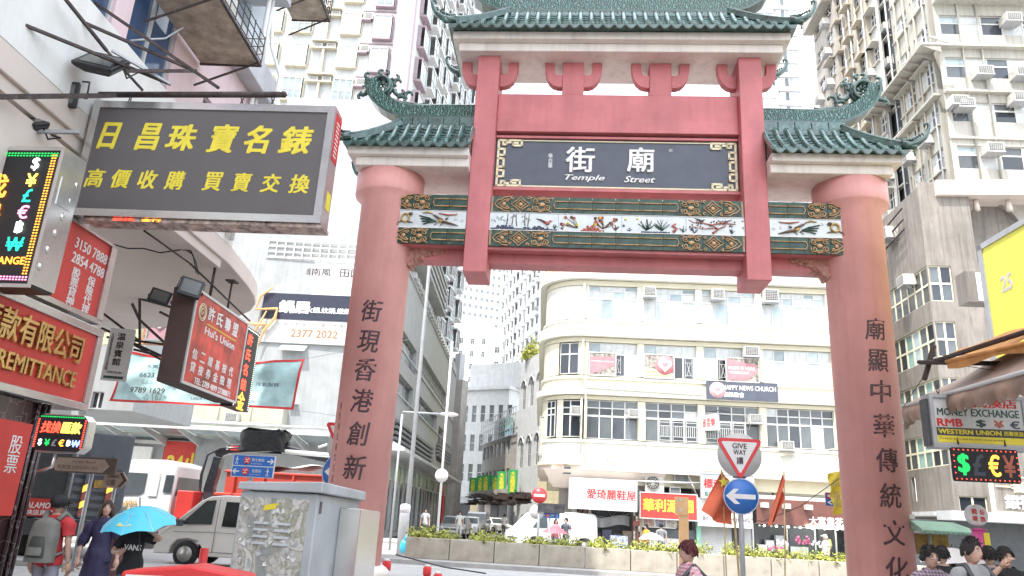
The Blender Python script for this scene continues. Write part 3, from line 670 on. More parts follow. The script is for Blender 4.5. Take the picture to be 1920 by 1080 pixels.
labs = ['planter at the left end of the row, beside the blue plastic bag', 'second planter from the left end, yellow green bush spilling over', 'planter below the parked grey saloon and the white sign pole', 'planter beneath the red no entry sign', 'planter in front of the shoe shop', 'planter in front of the red herbal tea shop sign', 'planter behind the shoulder of the red haired walker', 'planter behind the give way sign pole', 'planter between the two flag poles', 'planter below the flower shop window', 'planter touching the right gate pillar in view', 'planter hidden past the right gate pillar', 'planter at the far right end']
for k in range(-1, 12):
    t = planter(k) if k >= 0 else None
    if t: t['label'] = 'long concrete ' + labs[k]
bs = [(795, .9, .42), (838, .45, .3), (905, .8, .36), (946, .5, .3), (1010, .8, .33), (1062, .6, .33), (1130, .9, .36), (1210, .9, .36), (1262, .7, .36), (1308, .6, .4), (1378, .7, .42), (1410, .6, .4), (1465, .8, .36), (1510, .6, .34), (1560, .8, .34), (1590, .5, .3)]
bl = ['far left end of the reserve', 'end of the first planter', 'front of the white street pole', 'dip between two parked cars', 'front of the white van', 'foot of the no entry sign', 'front of the person with a red umbrella', 'front of the shoe shop door', 'front of the white umbrella', 'front of the red haired walker', 'left of the give way pole', 'right of the give way pole', 'right of the second flag pole', 'left of the grey notice board', 'front of the walker in a white cap', 'side of the right gate pillar']
bm_ = [leafball(520, .62, .34, .42, .10, k).mesh('bush', 'leafy') for k in range(4)]
for k, (u, w2, h2) in enumerate(bs):
    sx, _z = PK.P(u, 1040+(u-758)*.066, -.4)
    o = put('bush', bm_[k % 4], None, PK.M(sx, .68, -.4) @ Matrix.Diagonal((w2*1.3, 1.2, h2/.42*1.2, 1))); o['label'] = 'clipped yellow green bush at the ' + bl[k]; o['category'] = 'bush'; o['group'] = 'yellow green bushes in the planters'
# unseen tall tenement block, placed and sized behind the viewer to shade the gate
M['tan'] = mat('tan_render', (.45, .40, .34), .8, streak=.3)
t = thing('shading_tenement_block', 'unseen tall tan tenement block placed left behind the viewer to shade the gate', 'building', at(-8.5, -7, 0, -2))
holes = [(-30+i*3.2, -28+i*3.2, 4+j*3.1, 5.8+j*3.1) for i in range(9) for j in range(18)]
part('wall', wall(-36, 0, 0, 64, holes, .3, 0, None, 22), 'tan', t, at(0, 0, 0, 180) @ at(36, 0, 0))
# ================================================================== near left side: shop, overhanging flats, hanging signs
PS = Plane(-6.2, 0, 88); PO = Plane(-6.22, 0, 88)
M['cream'] = mat('cream_wall', (.78, .765, .73), .8, var=.06, scale=1, streak=.25, dirt_or_sheen=(.36, .34, .32), dirt_or_sheen_amt=.15, bump=.08, bscale=30)
M['pink'] = mat('pink_wall', (.72, .56, .58), .8, var=.06, scale=1, streak=.2, dirt_or_sheen=(.42, .34, .35), bump=.08, bscale=30)
M['ltblue'] = mat('pale_blue_wall', (.60, .68, .74), .75, var=.08, scale=2, streak=.3, dirt_or_sheen=(.36, .40, .45))
M['ledge'] = mat('grey_ledge', (.48, .48, .50), .8, var=.12, scale=2, dirt_or_sheen_amt=.2, dirt_or_sheen=(.24, .23, .24))
M['blueglass'] = glass('blue_glass', (.06, .11, .22), .1)
M['soffit'] = mat('beige_soffit', (.66, .57, .51), .85, var=.05, scale=.8, streak=.05)
M['oldwood'] = mat('weathered_board', (.44, .36, .28), .8, var=.3, scale=4, dirt_or_sheen=(.10, .07, .05), dirt_or_sheen_amt=.5)
def marble():
    m, nt_, b = _new('dark_red_marble'); N = nt_.nodes; L = nt_.links; tc_ = N.new('ShaderNodeTexCoord'); n_ = N.new('ShaderNodeTexNoise'); n_.inputs['Scale'].default_value = 3; n_.inputs['Detail'].default_value = 9; n_.inputs['Distortion'].default_value = 1.2
    L.new(tc_.outputs['Object'], n_.inputs['Vector']); v = N.new('ShaderNodeTexVoronoi'); v.feature = 'DISTANCE_TO_EDGE'; v.inputs['Scale'].default_value = 5
    ad = N.new('ShaderNodeMixRGB'); ad.inputs[0].default_value = .35; L.new(tc_.outputs['Object'], ad.inputs[1]); L.new(n_.outputs['Color'], ad.inputs[2]); L.new(ad.outputs[0], v.inputs['Vector'])
    r = N.new('ShaderNodeValToRGB'); r.color_ramp.elements[0].color = (.32, .26, .26, 1); r.color_ramp.elements[1].color = (.060, .030, .032, 1); r.color_ramp.elements[1].position = .03; L.new(v.outputs['Distance'], r.inputs[0])
    mxx = N.new('ShaderNodeMixRGB'); mxx.blend_type = 'MULTIPLY'; mxx.inputs[0].default_value = .6; L.new(r.outputs[0], mxx.inputs[1]); L.new(n_.outputs['Fac'], mxx.inputs[2]); L.new(mxx.outputs[0], b.inputs['Base Color']); b.inputs['Roughness'].default_value = .12; return m
M['marble'] = marble()
# --- building
B = thing('corner_building', 'white and pink corner building at the left with blue windows and an overhanging curved canopy', 'building', PO.M())
zb = 6.17
# curved canopy slab
pl = [(0, 0)]; loc = PO.M().inverted()
pts = [(430, 503), (452, 521), (466, 538), (477, 556), (479, 570), (470, 583), (446, 594), (415, 602), (350, 609), (260, 617), (180, 626)]
pp = [loc @ gnd(u, v, zb) for u, v in pts]
poly = [(-14, 0), (14.36, 0)] + [(p.x, p.y) for p in pp[1:]] + [(13.5, 10), (-14, 10)]
g = MB(); g.prismz(poly, zb, zb+.35); part('canopy_slab', g, 'soffit', B, bevel=.01)
g = MB()
for s0 in (6.5, 11.5): g.box(s0, s0+.30, .35, 6, zb-.28, zb-.002)
g.box(-5, 14.1, .05, .4, zb-.18, zb-.002); part('soffit_beam', g, 'soffit', B)
# facade bands
zw, zl0, zl1 = 7.99, 9.84, 10.46
part('lower_wall', wall(-14, 14.38, zb+.352, zw, [], .1, 0, None, 6), 'cream', B)
hol = [(7.18, 9.21, zw, 9.8), (9.61, 10.91, zw, 9.8), (12.16, 12.91, 8.05, 8.72)]
part('pink_wall', wall(-14, 14.38, zw+.001, zl0, hol+[(-6+2*i, -4.5+2*i, zw, 9.7) for i in range(6)], .16, .03, None, 6), 'pink', B)
for k, (a, b, c, d) in enumerate(hol): window(B, a, b, c, d, .12, 2, 1, 'blueglass' if k < 2 else 'greyglass', 'alu', .05)
for i in range(6): window(B, -6+2*i, -4.5+2*i, zw, 9.7, .12, 2, 1, 'blueglass', 'alu', .05)
g = MB(); g.box(-14, 14.42, -.30, 6, zl0+.001, zl1); part('ledge', g, 'ledge', B, bevel=.015)
part('upper_wall', wall(-14, 14.38, zl1+.001, 10.9, [(6+2.4*i, 7.6+2.4*i, 10.8, 12.2) for i in range(2)], .2, .0, None, 6), 'ltblue', B)
g = MB(); g.box(-14, 14.46, -.35, 6, 12.371, 12.77); g.m = 1; g.box(-14, 14.38, .0, 6, 12.771, 30); part('upper_storeys', g, ['ledge', 'pink'], B)
for z in (14.1, 17.6, 21.1):
    for i in range(5):
        window(B, 4.0+2.1*i, 5.5+2.1*i, z, z+1.5, -.02, 2, 1, 'blueglass', 'alu', .05)
g = MB(); g.box(14.381, 15.4, .5, 6, zb+.352, 30); part('rear_wing', g, 'ltblue', B)
g = MB(); 
for s_ in (13.95, 14.13): g.tube([(s_, -.07, 6.6), (s_, -.07, 9.83)], .05, 7); g.tube([(s_, -.07, 10.5), (s_, -.07, 12.3)], .05, 7)
g.tube([(14.2, -.1, 11.8), (14.3, -.14, 11.2), (14.46, -.36, 10.6), (14.46, -.36, 9.8), (14.46, -.1, 9.5), (14.46, -.1, 9.0)], .04, 6); part('drain_pipe', g, 'cream', B)
# air conditioner platforms
for (s0, s1, z, y0) in ((9.78, 11.75, 9.07, -1.1), (14.40, 15.5, 12.8, -.93)):
    g = MB(); g.box(s0, s1, y0, -.02, z, z+.05); f = part('air_conditioner_rack', g, 'oldwood', B)
    g = MB(); bars(g, [[(s0, y0, z), (s1, y0, z), (s1, 0, z)], [(s0, y0, z), (s0, 0, z)]], .03)
    for i in range(9): x = s0+(s1-s0)*i/8; g.tube([(x, y0, z+.05), (x, y0, z+.6)], .010, 4)
    for i in range(4): g.tube([(s0, y0, z+.08+.16*i), (s1, y0, z+.08+.16*i), (s1, -.02, z+.08+.16*i)], .010, 4)
    g.tube([(s0+.1, -.02, z-.5), (s0+.1, y0, z)], .02, 4); g.tube([(s1-.1, -.02, z-.5), (s1-.1, y0, z)], .02, 4); part('cage', g, 'rust', f)
    g = MB(); g.box(s0+.25, s0+1.0, y0+.12, -.1, z+.05, z+.6); part('condenser', g, 'acbox', f, bevel=.02)
# --- ground floor shop
SH = thing('money_changer_shop', 'dark red marble shop front under the big red remittance sign at the left edge', 'shop', PS.M())
g = MB(); g.box(8.55, 9.72, .0, .5, .12, 2.66); g.box(-10, 8.549, .35, .8, .12, 2.66); part('marble_wall', g, 'marble', SH, bevel=.01)
for s_ in (9.70, 9.62, 9.5): g = MB(); g.tube([(s_, -.03, .12), (s_, -.03, 2.66)], .025, 6); part('marble_trim', g, 'marble', SH)
g = MB(); g.box(-10, 9.7, .0, 6, 2.84, zb-.29); part('upper_wall', g, 'soffit', SH)
g = MB(); g.box(-10, 9.66, .04, 3.2, 2.70, 2.75); part('ceiling', g, 'rust', SH)
M['lamp'] = mat('lit_lamp', (1, .97, .9), .4, emit=6)
for u, v in ((8, 746), (50, 757), (97, 770)):
    x_, z_ = PS.P(u, v, -.25); g = MB(); g.lathe([(.0, 2.675), (.085, 2.675), (.085, 2.70)], 16, (x_, .25, 0)); part('ceiling_light', g, 'lamp', SH)
x0, x1, z0, z1 = PS.rect(-60, 800, 28, 930); g = MB(); g.box(8.2, x1-.05, -.05, -.004, 1.30, 2.38); o = part('red_panel', g, 'redsign', SH); text('股票', 'white', o, x1-.28, 2.0, w=.22, vert=True, y=-.052)
# remittance box sign
RSN = thing('remittance_sign', 'long red box sign in a steel frame with gilt raised letters reading REMITTANCE', 'shop sign', PS.M())
g = MB(); g.box(5.2, 10.22, -.12, .5, 2.76, 3.70); part('sign_face', g, 'redsign', RSN)
g = MB(); g.box(5.1, 10.34, -.16, .5, 2.67, 2.765); g.box(5.1, 10.34, -.16, .5, 3.695, 3.80); g.box(10.225, 10.34, -.16, .5, 2.766, 3.694); part('steel_frame', g, 'steel', RSN, bevel=.01)
M['goldleaf'] = mat('gold_metal', (.75, .50, .20), .25, .8, var=.15, scale=8)
text('匯款有限公司', 'goldleaf', RSN, 8.95, 3.42, w=1.92, h=.36, y=-.121, ext=.045, off=.02); text('REMITTANCE', 'goldleaf', RSN, 9.16, 3.02, w=1.52, h=.20, y=-.121, ext=.04, off=.02)
# red phone sign above
PH = thing('loans_sign', 'red board with white phone numbers 3150 7888 and 2854 4788 above the remittance sign', 'shop sign', PS.M())
g = MB(); g.box(8.05, 10.12, -.10, .3, 3.93, 4.98); part('sign_face', g, 'redsign', PH)
g = MB(); g.box(10.125, 10.26, -.13, .3, 3.90, 5.01); g.box(8.05, 10.26, -.13, .3, 4.982, 5.02); g.box(8.05, 10.26, -.13, .3, 3.86, 3.928); part('steel_frame', g, 'steel', PH)
g = MB(); g.box(10.27, 10.42, -.02, .12, 4.0, 4.45); part('junction_box', g, 'alu', PH)
for s_, a, b, z_, h_ in (('3150 7888', 9.20, .80, 4.76, .14), ('2854 4788', 9.20, .80, 4.56, .14)): text(s_, 'white', PH, 9.72, z_, w=.76, h=h_, y=-.101, off=.012)
text('股票貸押', 'white', PH, 9.50, 4.18, w=.17, h=.52, y=-.101, off=.015, vert=True); text('保險代理', 'white', PH, 9.86, 4.18, w=.17, h=.52, y=-.101, off=.015, vert=True)
# big LED sign
def led_dots(g, pts, r=.009, y=-.004):
    for x, z in pts: g.quad((x-r*1.6, y, z-r*.7), (x+r*1.0, y, z-r*1.1), (x+r*1.6, y, z+r*.7), (x-r*1.0, y, z+r*1.1))
def led(name, c, e=.8): return mat(name, c, .5, emit=e*(.6 if c[1] > .5 and c[0] < .3 else 1), var=.0)
for n_, c_ in dict(ledgreen=(.01, .55, .10), ledyellow=(.95, .75, .10), ledred=(.95, .08, .04), ledorange=(.95, .40, .05), ledwhite=(.8, .9, .8), ledteal=(.02, .55, .40), ledblue=(.25, .35, .9), ledpink=(.9, .3, .55)).items(): M[n_] = led(n_, c_)
M['sunblack'] = mat('black_led_panel', (.015, .015, .018), .45, var=.1, scale=20)
PL_ = Plane(0, 7.3, -6); xr = PL_.P(122, 278)[0]; zt = PL_.P(122, 278)[1]; zb_ = PL_.P(66, 538)[1]; hh = zt-zb_
L_ = thing('led_currency_board', 'tall black LED board with a column of lit currency signs at the far left', 'led sign', PL_.M(xr, zb_, 0))
g = MB(); g.box(-.98, 0, 0, .34, 0, hh); g.m = 1; g.box(-.98, -.035, -.012, -.002, hh-.035, hh+.01); g.box(-.98, .01, -.012, -.002, -.012, .03); g.box(-.034, .01, -.012, .365, .031, hh+.01); part('cabinet', g, ['sunblack', 'steel'], L_)
g = MB(); g.m = 0
n_ = 60
for row in (0, 1):
    led_dots(g, [(-.95+i*.037, hh-.075-.03*row) for i in range(25)], .009, -.016)
part('green_dots', g, 'ledgreen', L_, kind='stuff')
g = MB()
for row in (0, 1): led_dots(g, [(-.075-.035*row, hh-.1-i*.034) for i in range(int((hh-.2)/.034))], .009, -.016)
part('amber_dots', g, 'ledorange', L_, kind='stuff')
g = MB()
for row in (0, 1): led_dots(g, [(-.95+i*.037, .075+.03*row) for i in range(25)], .009, -.016)
part('pink_dots', g, 'ledpink', L_, kind='stuff')
for ch, m_, z_, w_ in (('$', 'ledwhite', .875, .13), ('¥', 'ledyellow', .755, .15), ('£', 'ledteal', .64, .14), ('€', 'ledpink', .52, .14), ('฿', 'ledwhite', .41, .12), ('₩', 'ledteal', .29, .16)):
    o = text(ch, m_, L_, -.30, z_*hh, h=hh*.095, y=-.013, ext=.001, off=.02, name='currency_sign')
text('EXCHANGE', 'ledorange', L_, -.44, .175*hh, w=.62, h=.085, y=-.013, ext=.001, off=.02); text('找換', 'ledorange', L_, -.72, .62*hh, w=.30, vert=True, y=-.013, ext=.001, off=.02)
g = MB(); 
for k in range(6): g.blob((.014, .05+.05*k, hh*.15+hh*.13*k), (.012, .03, .05), 6)
g.box(.011, .02, .05, .30, hh*.60, hh*.80); part('side_fittings', g, 'steel', L_, kind='stuff')
# jewellery sign
PJ = Plane(0, 8.8, -3.5)
J = thing('jewellery_sign', 'large dark grey steel framed board with yellow Chinese lettering hung from a pole', 'shop sign', PJ.M(-5.86, 5.06, 0))
Wj, Hj = 3.36, 1.69
g = MB(); g.box(.10, Wj-.10, 0, .3, .10, Hj-.10); part('sign_face', g, mat('dark_grey_vinyl', (.115, .105, .105), .5, var=.05), J)
g = MB()
for a in ([(0, 0), (Wj, 0), (Wj-.10, .10), (.10, .10)], [(Wj, 0), (Wj, Hj), (Wj-.10, Hj-.10), (Wj-.10, .10)], [(Wj, Hj), (0, Hj), (.10, Hj-.10), (Wj-.10, Hj-.10)], [(0, Hj), (0, 0), (.10, .10), (.10, Hj-.10)]): g.prism(a[::-1], -.02, .31)
part('steel_frame', g, 'steel', J)
for s_, cx, w_, h_ in (('日', .31, .27, .38), ('昌', .85, .30, .39), ('珠', 1.31, .38, .38), ('寶', 1.88, .38, .41), ('名', 2.36, .34, .40), ('錶', 2.88, .42, .40)): text(s_, 'yellow', J, cx, 1.17, w=w_, h=h_, y=-.001, off=.032, shear=.18, name='character')
for s_, cx in zip('高價收購買賣交換', (.25, .61, .97, 1.34, 1.85, 2.24, 2.63, 3.01)): text(s_, 'yellow', J, cx, .54, w=.25, h=.26, y=-.001, off=.024, shear=.15, name='character')
g = MB(); g.box(Wj+.001, Wj+.006, .06, .30, Hj*.56, Hj-.06); g.m = 1
for i in range(9): g.box(Wj+.007, Wj+.010, .10, .22, Hj*.60+i*.06, Hj*.60+i*.06+.022)
g.m = 2; g.box(Wj+.001, Wj+.004, .10, .26, .25, .50); part('side_print', g, ['crimson', 'white', 'yellow'], J, kind='stuff')
g = MB(); g.box(.2, Wj+.02, .02, .31, -.05, -.004); part('underside_print', g, mat('printed_panel', (.55, .42, .36), .5, var=.6, scale=7, dirt_or_sheen=(.8, .75, .65), dirt_or_sheen_amt=.8), J)
text('找換', 'ledred', J, .75, -.028, w=.30, h=.04, y=.015, ext=.001, off=.02); text('金行', 'ledorange', J, 1.12, -.028, w=.26, h=.04, y=.015, ext=.001, off=.02)
# chains, pole, stays, floodlights
PT = thing('sign_bracket', 'black steel pole and angled stays holding the dark grey jewellery sign', 'bracket', PJ.M(-5.86, 5.06, 0))
g = MB(); g.tube([(-.2, .12, 1.86), (2.56, .12, 1.93)], .042, 10); g.blob((2.56, .12, 1.93), (.05, .045, .05), 8); part('pole', g, 'rust', PT)
def w2l(u, v, Y): return PT.matrix_world.inverted() @ atY(u, v, Y)
PT.matrix_world = PJ.M(-5.86, 5.06, 0); bpy.context.view_layer.update()
def stay(a, b, r=.026, m='rust', nm='stay'):
    g = MB(); A, B_ = w2l(*a), w2l(*b); g.tube([A, B_], r, 4); part(nm, g, m, PT)
stay((-20, 20, 7.4), (320, 158, 9.15)); stay((95, 15, 8.4), (365, 133, 9.4)); stay((170, 0, 8.9), (410, 165, 9.12)); stay((120, -5, 8.0), (200, 95, 8.8)); stay((200, 95, 8.8), (268, 170, 9.12), .02); stay((235, 133, 8.5), (368, 133, 9.4), .03); stay((210, 95, 8.4), (320, 158, 9.12), .022, 'galv'); stay((-20, 245, 8.3), (150, 248, 8.3), .03, 'galv')
stay((-30, 182, 7.3), (215, 179, 8.95), .042, 'rust', 'pole'); stay((75, 133, 8.9), (165, 135, 8.95), .04, 'black', 'lamp_rail')
for cx in (.40, 1.99, 2.42):
    g = MB()
    for k in range(4):
        zc = Hj+.03+k*.048; n = 8; sw = k % 2
        g.tube([(cx+(.020*cos(i*2*pi/n) if sw else 0), .12+(0 if sw else .020*cos(i*2*pi/n)), zc+.03*sin(i*2*pi/n)) for i in range(n)], .007, 4, close=True)
    part('chain', g, 'rust', PT)
def flood(name, lab, c0, w_, h_, Mx, glassc=(.12, .12, .11)):
    t = thing(name, lab, 'floodlight', Mx, 'floodlights over the left pavement')
    g = MB(); g.prism([(-w_/2, -h_/2), (w_/2, -h_/2), (w_/2, h_/2), (-w_/2, h_/2)], 0, .05); 
    g.hexa([(-w_/2, .05, -h_/2), (w_/2, .05, -h_/2), (w_/2*.6, .16, -h_/2*.6), (-w_/2*.6, .16, -h_/2*.6), (-w_/2, .05, h_/2), (w_/2, .05, h_/2), (w_/2*.6, .16, h_/2*.6), (-w_/2*.6, .16, h_/2*.6)]); part('housing', g, 'black', t, bevel=.01)
    g = MB(); g.box(-w_/2*.78, w_/2*.78, -.008, -.001, -h_/2*.72, h_/2*.72); part('lens', g, M.setdefault('lens', glass('lens_glass', glassc, .2)), t)
    g = MB(); g.tube([(-w_/2-.02, .06, 0), (-w_/2-.02, .2, .04), (-w_/2-.02, .2, h_/2+.1), (w_/2+.02, .2, h_/2+.1), (w_/2+.02, .2, .04), (w_/2+.02, .06, 0)], .014, 4); part('yoke', g, 'black', t)
    return t
def tilt(u, v, Y, rx, ry, rz): return Matrix.Translation(atY(u, v, Y)) @ Matrix.Rotation(R(rz), 4, 'Z') @ Matrix.Rotation(R(rx), 4, 'X') @ Matrix.Rotation(R(ry), 4, 'Y')
flood('floodlight', 'large black floodlight tilted down over the left end of the jewellery sign', None, .56, .44, tilt(190, 112, 8.6, -38, 14, 8))
flood('floodlight', 'small square black floodlight hanging beside the left corner of the jewellery sign', None, .36, .36, tilt(118, 175, 8.7, 5, 0, 4))
flood('floodlight', 'rusty floodlight bent downwards above the tall LED board', None, .50, .20, tilt(55, 222, 8.3, -50, 34, 10))
flood('floodlight', 'brown floodlight under the curved canopy left of the red bilingual sign', None, .36, .30, tilt(300, 555, 13.2, -20, 12, 25))
flood('floodlight', 'dark floodlight mounted on top of the red bilingual sign', None, .40, .42, tilt(358, 538, 13.0, -25, 10, 30))
g = MB(); rnd = random.Random(3)
for k in range(9):
    a = atY(rnd.uniform(40, 70), rnd.uniform(90, 110), 8.4); b = atY(rnd.uniform(20, 85), rnd.uniform(150, 195), 8.5); mid = (a+b)/2+Vector((rnd.uniform(-.1, .1), 0, -.12)); g.tube([a, mid, b], .006, 4)
g.tube([atY(12, -5, 8), atY(15, 40, 8.1), atY(42, 68, 8.2), atY(45, 90, 8.3)], .008, 4); g.tube([atY(-5, 78, 8), atY(30, 85, 8.2), atY(50, 97, 8.4)], .008, 4); g.tube([atY(245, 76, 9), atY(270, 74, 9.2), atY(310, 72, 9.6), atY(343, 52, 10)], .014, 5)
solo('tangled_cable', 'tangled grey cables hanging by the black sign pole', 'cable', g, 'galv')
g = MB(); g.tube([atY(u, v, Y) for u, v, Y in ((212, 458, 12.0), (240, 466, 12.4), (270, 466, 12.8), (300, 474, 13.0), (340, 468, 13.1), (357, 470, 13.1), (367, 490, 13.1), (372, 515, 13.1))], .014, 5); g.tube([atY(u, v, Y) for u, v, Y in ((345, 466, 13.1), (362, 478, 13.1), (368, 512, 13.1))], .012, 5)
solo('black_cable', 'black cable sagging under the curved canopy', 'cable', g, 'black')
# Hui sign
x0, z1 = PO.P(370, 540, .05); x1, z0 = PO.P(440, 757, .05)
H = thing('finance_sign', 'tilting red box sign with white Chinese lettering and English name, brown flank towards the viewer', 'shop sign', PO.M(x0, z0, .05)); Wh = x1-x0; Hh = z1-z0
g = MB(); g.box(0, Wh, .0, .42, 0, Hh); g.m = 1; g.box(.001, -.012, .0, .42, -.0, Hh); part('sign_box', g, ['rust', mat('brown_side', (.10, .06, .055), .5)], H, bevel=.006)
g = MB(); g.box(.05, Wh-.05, -.012, -.001, .05, Hh-.05); part('sign_face', g, mat('red_printed_face', (.66, .06, .04), .4, var=.5, scale=1.8), H)
g = MB(); g.box(0, Wh, -.03, -.001, 0, .045); g.box(0, Wh, -.03, -.001, Hh-.045, Hh); g.box(0, .045, -.03, -.001, .046, Hh-.046); g.box(Wh-.045, Wh, -.03, -.001, .046, Hh-.046); part('frame', g, 'alu', H)
g = MB()
for r_ in (.155, .12): g.tube([(.34+r_*1.0*cos(i*2*pi/20), -.02, Hh-.36+r_*sin(i*2*pi/20)) for i in range(20)], .010, 4, close=True)
g.m = 0; scroll(g, .34, Hh-.36, .09, 1.2, 0, 1, -.02, .012); part('coin_emblem', g, 'gold', H)
for k, ch in enumerate('許氏聯盟'): text(ch, 'white', H, .74+k*.40, Hh-.30, w=.27, h=.26, y=-.013, off=.02, name='character')
g = MB(); g.box(.62, 2.05, -.018, -.013, Hh-.525, Hh-.505); part('yellow_rule', g, 'yellow', H)
text("Hui's Union", 'white', H, 1.30, Hh-.64, w=1.45, h=.15, y=-.013, off=.015)
for k, (a, b) in enumerate(zip('信二證基按代', '貸按券金險理')):
    text(a, 'white', H, .34+k*.345, .58, w=.20, h=.18, y=-.013, off=.02, name='character'); text(b, 'white', H, .34+k*.345, .34, w=.20, h=.18, y=-.013, off=.02, name='character')
text('TEL: 2789 4899 27388871', 'white', H, 1.35, .13, w=1.7, h=.11, y=-.013, off=.02)
g = MB(); g.tube([(-.05, .2, Hh+.45), (Wh+.15, .02, Hh+.08)], .02, 5); g.tube([(-.05, .2, Hh+.45), (-1.4, .4, Hh+.55)], .018, 5); g.tube([(1.0, .2, Hh+.75), (1.0, .2, Hh+.0)], .028, 6); g.tube([(1.9, .2, Hh+.72), (1.9, .2, Hh)], .022, 6); g.box(1.78, 2.02, .1, .3, Hh+.70, Hh+.73); part('hanger', g, 'rust', H)
# second LED sign
LB = thing('led_side_sign', 'narrow black LED sign with dotted border behind the tilting red sign', 'led sign', PO.M(x1+.12, z0-.02, -.05))
wl = .95; g = MB(); g.box(0, wl, 0, .25, -.02, Hh+.02); part('cabinet', g, 'sunblack', LB)
g = MB(); led_dots(g, [(.05, .03+i*.045) for i in range(int(Hh/.045))], .012, -.004); led_dots(g, [(wl-.05, .03+i*.045) for i in range(int(Hh/.045))], .012, -.004); led_dots(g, [(.08+i*.05, Hh-.02) for i in range(16)], .012, -.004); part('border_dots', g, 'ledwhite', LB, kind='stuff')
text('許氏名錶', 'ledred', LB, wl*.45, Hh*.58, h=Hh*.72, w=.30, y=-.004, ext=.001, vert=True, off=.02, line=1.2); text('金', 'ledorange', LB, wl*.45, .16, w=.4, y=-.004, ext=.001, off=.02)
# white vertical hotel sign
PW = Plane(0, 15.5, 8); a = PW.P(187, 712); b = PW.P(243, 622); Wk = PW.M(a[0], a[1])
K = thing('hotel_sign', 'narrow white upright sign with black Chinese characters beside the teal banner', 'shop sign', Wk); w_ = PW.P(215, 722)[0]-a[0]+.05; h_ = b[1]-a[1]+.05; w_ = .46
g = MB(); g.box(0, w_, 0, .06, 0, h_); part('sign_board', g, 'white', K, bevel=.006)
text('温泉賓館', 'char', K, w_*.5, h_*.60, w=.15, h=h_*.62, y=-.001, vert=True, off=.02, line=1.1); text('九龍佐敦道文昌街', 'char', K, w_*.15, h_*.55, w=.045, h=h_*.72, y=-.001, vert=True); text('HOTEL TEL 2784', 'char', K, w_*.5, .16, w=.26, h=.045, y=-.001)
g = MB(); g.box(.05, w_-.05, -.006, -.001, .04, .09); part('green_bar', g, 'glaze2', K)
# small LED box
PQ = Plane(0, 8.5, -4); x0, x1, z0, z1 = PQ.rect(53, 846, 163, 777)
Q = thing('led_exchange_box', 'small rounded black LED box with red and yellow lettering above the marble corner', 'led sign', PQ.M(x0+.02, z0, 0)); w_ = .63; h_ = .44
g = MB(); c = .07; g.prism([(c, 0), (w_-c, 0), (w_, c), (w_, h_-c), (w_-c, h_), (c, h_), (0, h_-c), (0, c)][::-1], 0, .16); part('case', g, 'steel', Q, bevel=.01)
g = MB(); c = .06; e = .018; g.prism([(c, e), (w_-c, e), (w_-e, c), (w_-e, h_-c), (w_-c, h_-e), (c, h_-e), (e, h_-c), (e, c)][::-1], -.008, -.001); part('display', g, 'sunblack', Q)
text('找換', 'ledred', Q, .19, .285, w=.235, h=.13, y=-.009, ext=.001, off=.03, shear=.2); text('匯款', 'ledyellow', Q, .44, .285, w=.235, h=.13, y=-.009, ext=.001, off=.03, shear=.1)
for k, (ch, m_) in enumerate(zip('$¥£€฿₩', ('ledwhite', 'ledgreen', 'galv', 'ledorange', 'ledwhite', 'ledblue'))): text(ch, m_, Q, .10+.086*k, .11, h=.075, y=-.009, ext=.001, off=.03, name='currency_sign')
g = MB(); led_dots(g, [(.05+i*.027, h_-.035) for i in range(20)], .007, -.010); part('top_dots', g, 'ledgreen', Q, kind='stuff')
g = MB(); led_dots(g, [(.033, .06+i*.026) for i in range(13)]+[(w_-.033, .06+i*.026) for i in range(13)], .008, -.010); part('side_dots', g, 'ledred', Q, kind='stuff')
g = MB(); g.tube([(.25, .08, 0), (.25, .08, -.16), (.10, .08, -.22)], .02, 6); part('bracket', g, 'steel', Q)
# ================================================================== far side of the cross road and beyond
PN = Plane(0, 42, -2.5); PM = Plane(-8, 0, 88.5); PG = Plane(-1.05, 100, -76)
for n_, c_, kw in (('greyclad', (.36, .37, .37), {}), ('ltgrey', (.46, .47, .47), {}), ('offwhite', (.62, .62, .60), {}), ('beigewall', (.46, .43, .35), {}), ('louvre', (.20, .21, .215), {}), ('palegrey', (.50, .51, .51), {}), ('towerwhite', (.58, .585, .58), {}), ('towerpink', (.48, .34, .37), {}), ('toweryel', (.56, .51, .40), {}), ('towermauve', (.36, .28, .31), {})):
    M[n_] = mat(n_+'_wall', c_, .75, var=.09, scale=1.2, streak=.42, dirt_or_sheen=tuple(x*.55 for x in c_))
def fbox(par, name, r4, y0, y1, m, bevel=0):
    g = MB(); g.box(r4[0], r4[1], y0, y1, r4[2], r4[3]); return part(name, g, m, par, bevel=bevel)
# ---- shopping block on the far left corner: front
F = thing('shopping_block', 'grey and white shopping block across the road behind the left pillar', 'building', PN.M())
rr_ = PN.rect
wins = [PN.rect(490, 670, 522, 650), PN.rect(612, 693, 655, 652), PN.rect(600, 800, 632, 762), PN.rect(172, 783, 200, 755), PN.rect(210, 793, 250, 766), PN.rect(615, 716, 655, 694)]
xr_ = -8.6
part('front_wall', wall(-34, xr_, 0, 12.6, wins, .25, 0, None, 8), 'greyclad', F)
for k, w in enumerate(wins): window(F, *w[:2], *w[2:], .15, 3 if k < 2 else 2, 1, 'greyglass', 'alu', .07)
fbox(F, 'upper_wall', (-14.9, xr_, 12.601, 21), 0, 8, 'palegrey')
fbox(F, 'beige_wing', rr_(250, 815, 545, 769), -1.2, -.003, 'beigewall')
for u in (300, 360, 420, 480): x, z = PN.P(u, 812); g = MB(); g.tube([(x, -1.24, z), (x, -1.24, z+1.3)], .03, 5); part('drain_pipe', g, 'beigewall', F)
g = MB(); g.tube([(PN.P(255, 790)[0], -1.26, PN.P(255, 790)[1]), (PN.P(540, 800)[0], -1.26, PN.P(540, 800)[1])], .06, 6); part('ledge_pipe', g, 'beigewall', F)
ac(F, *PN.P(425, 792, 1.2), .7, .5, .4, -1.2)
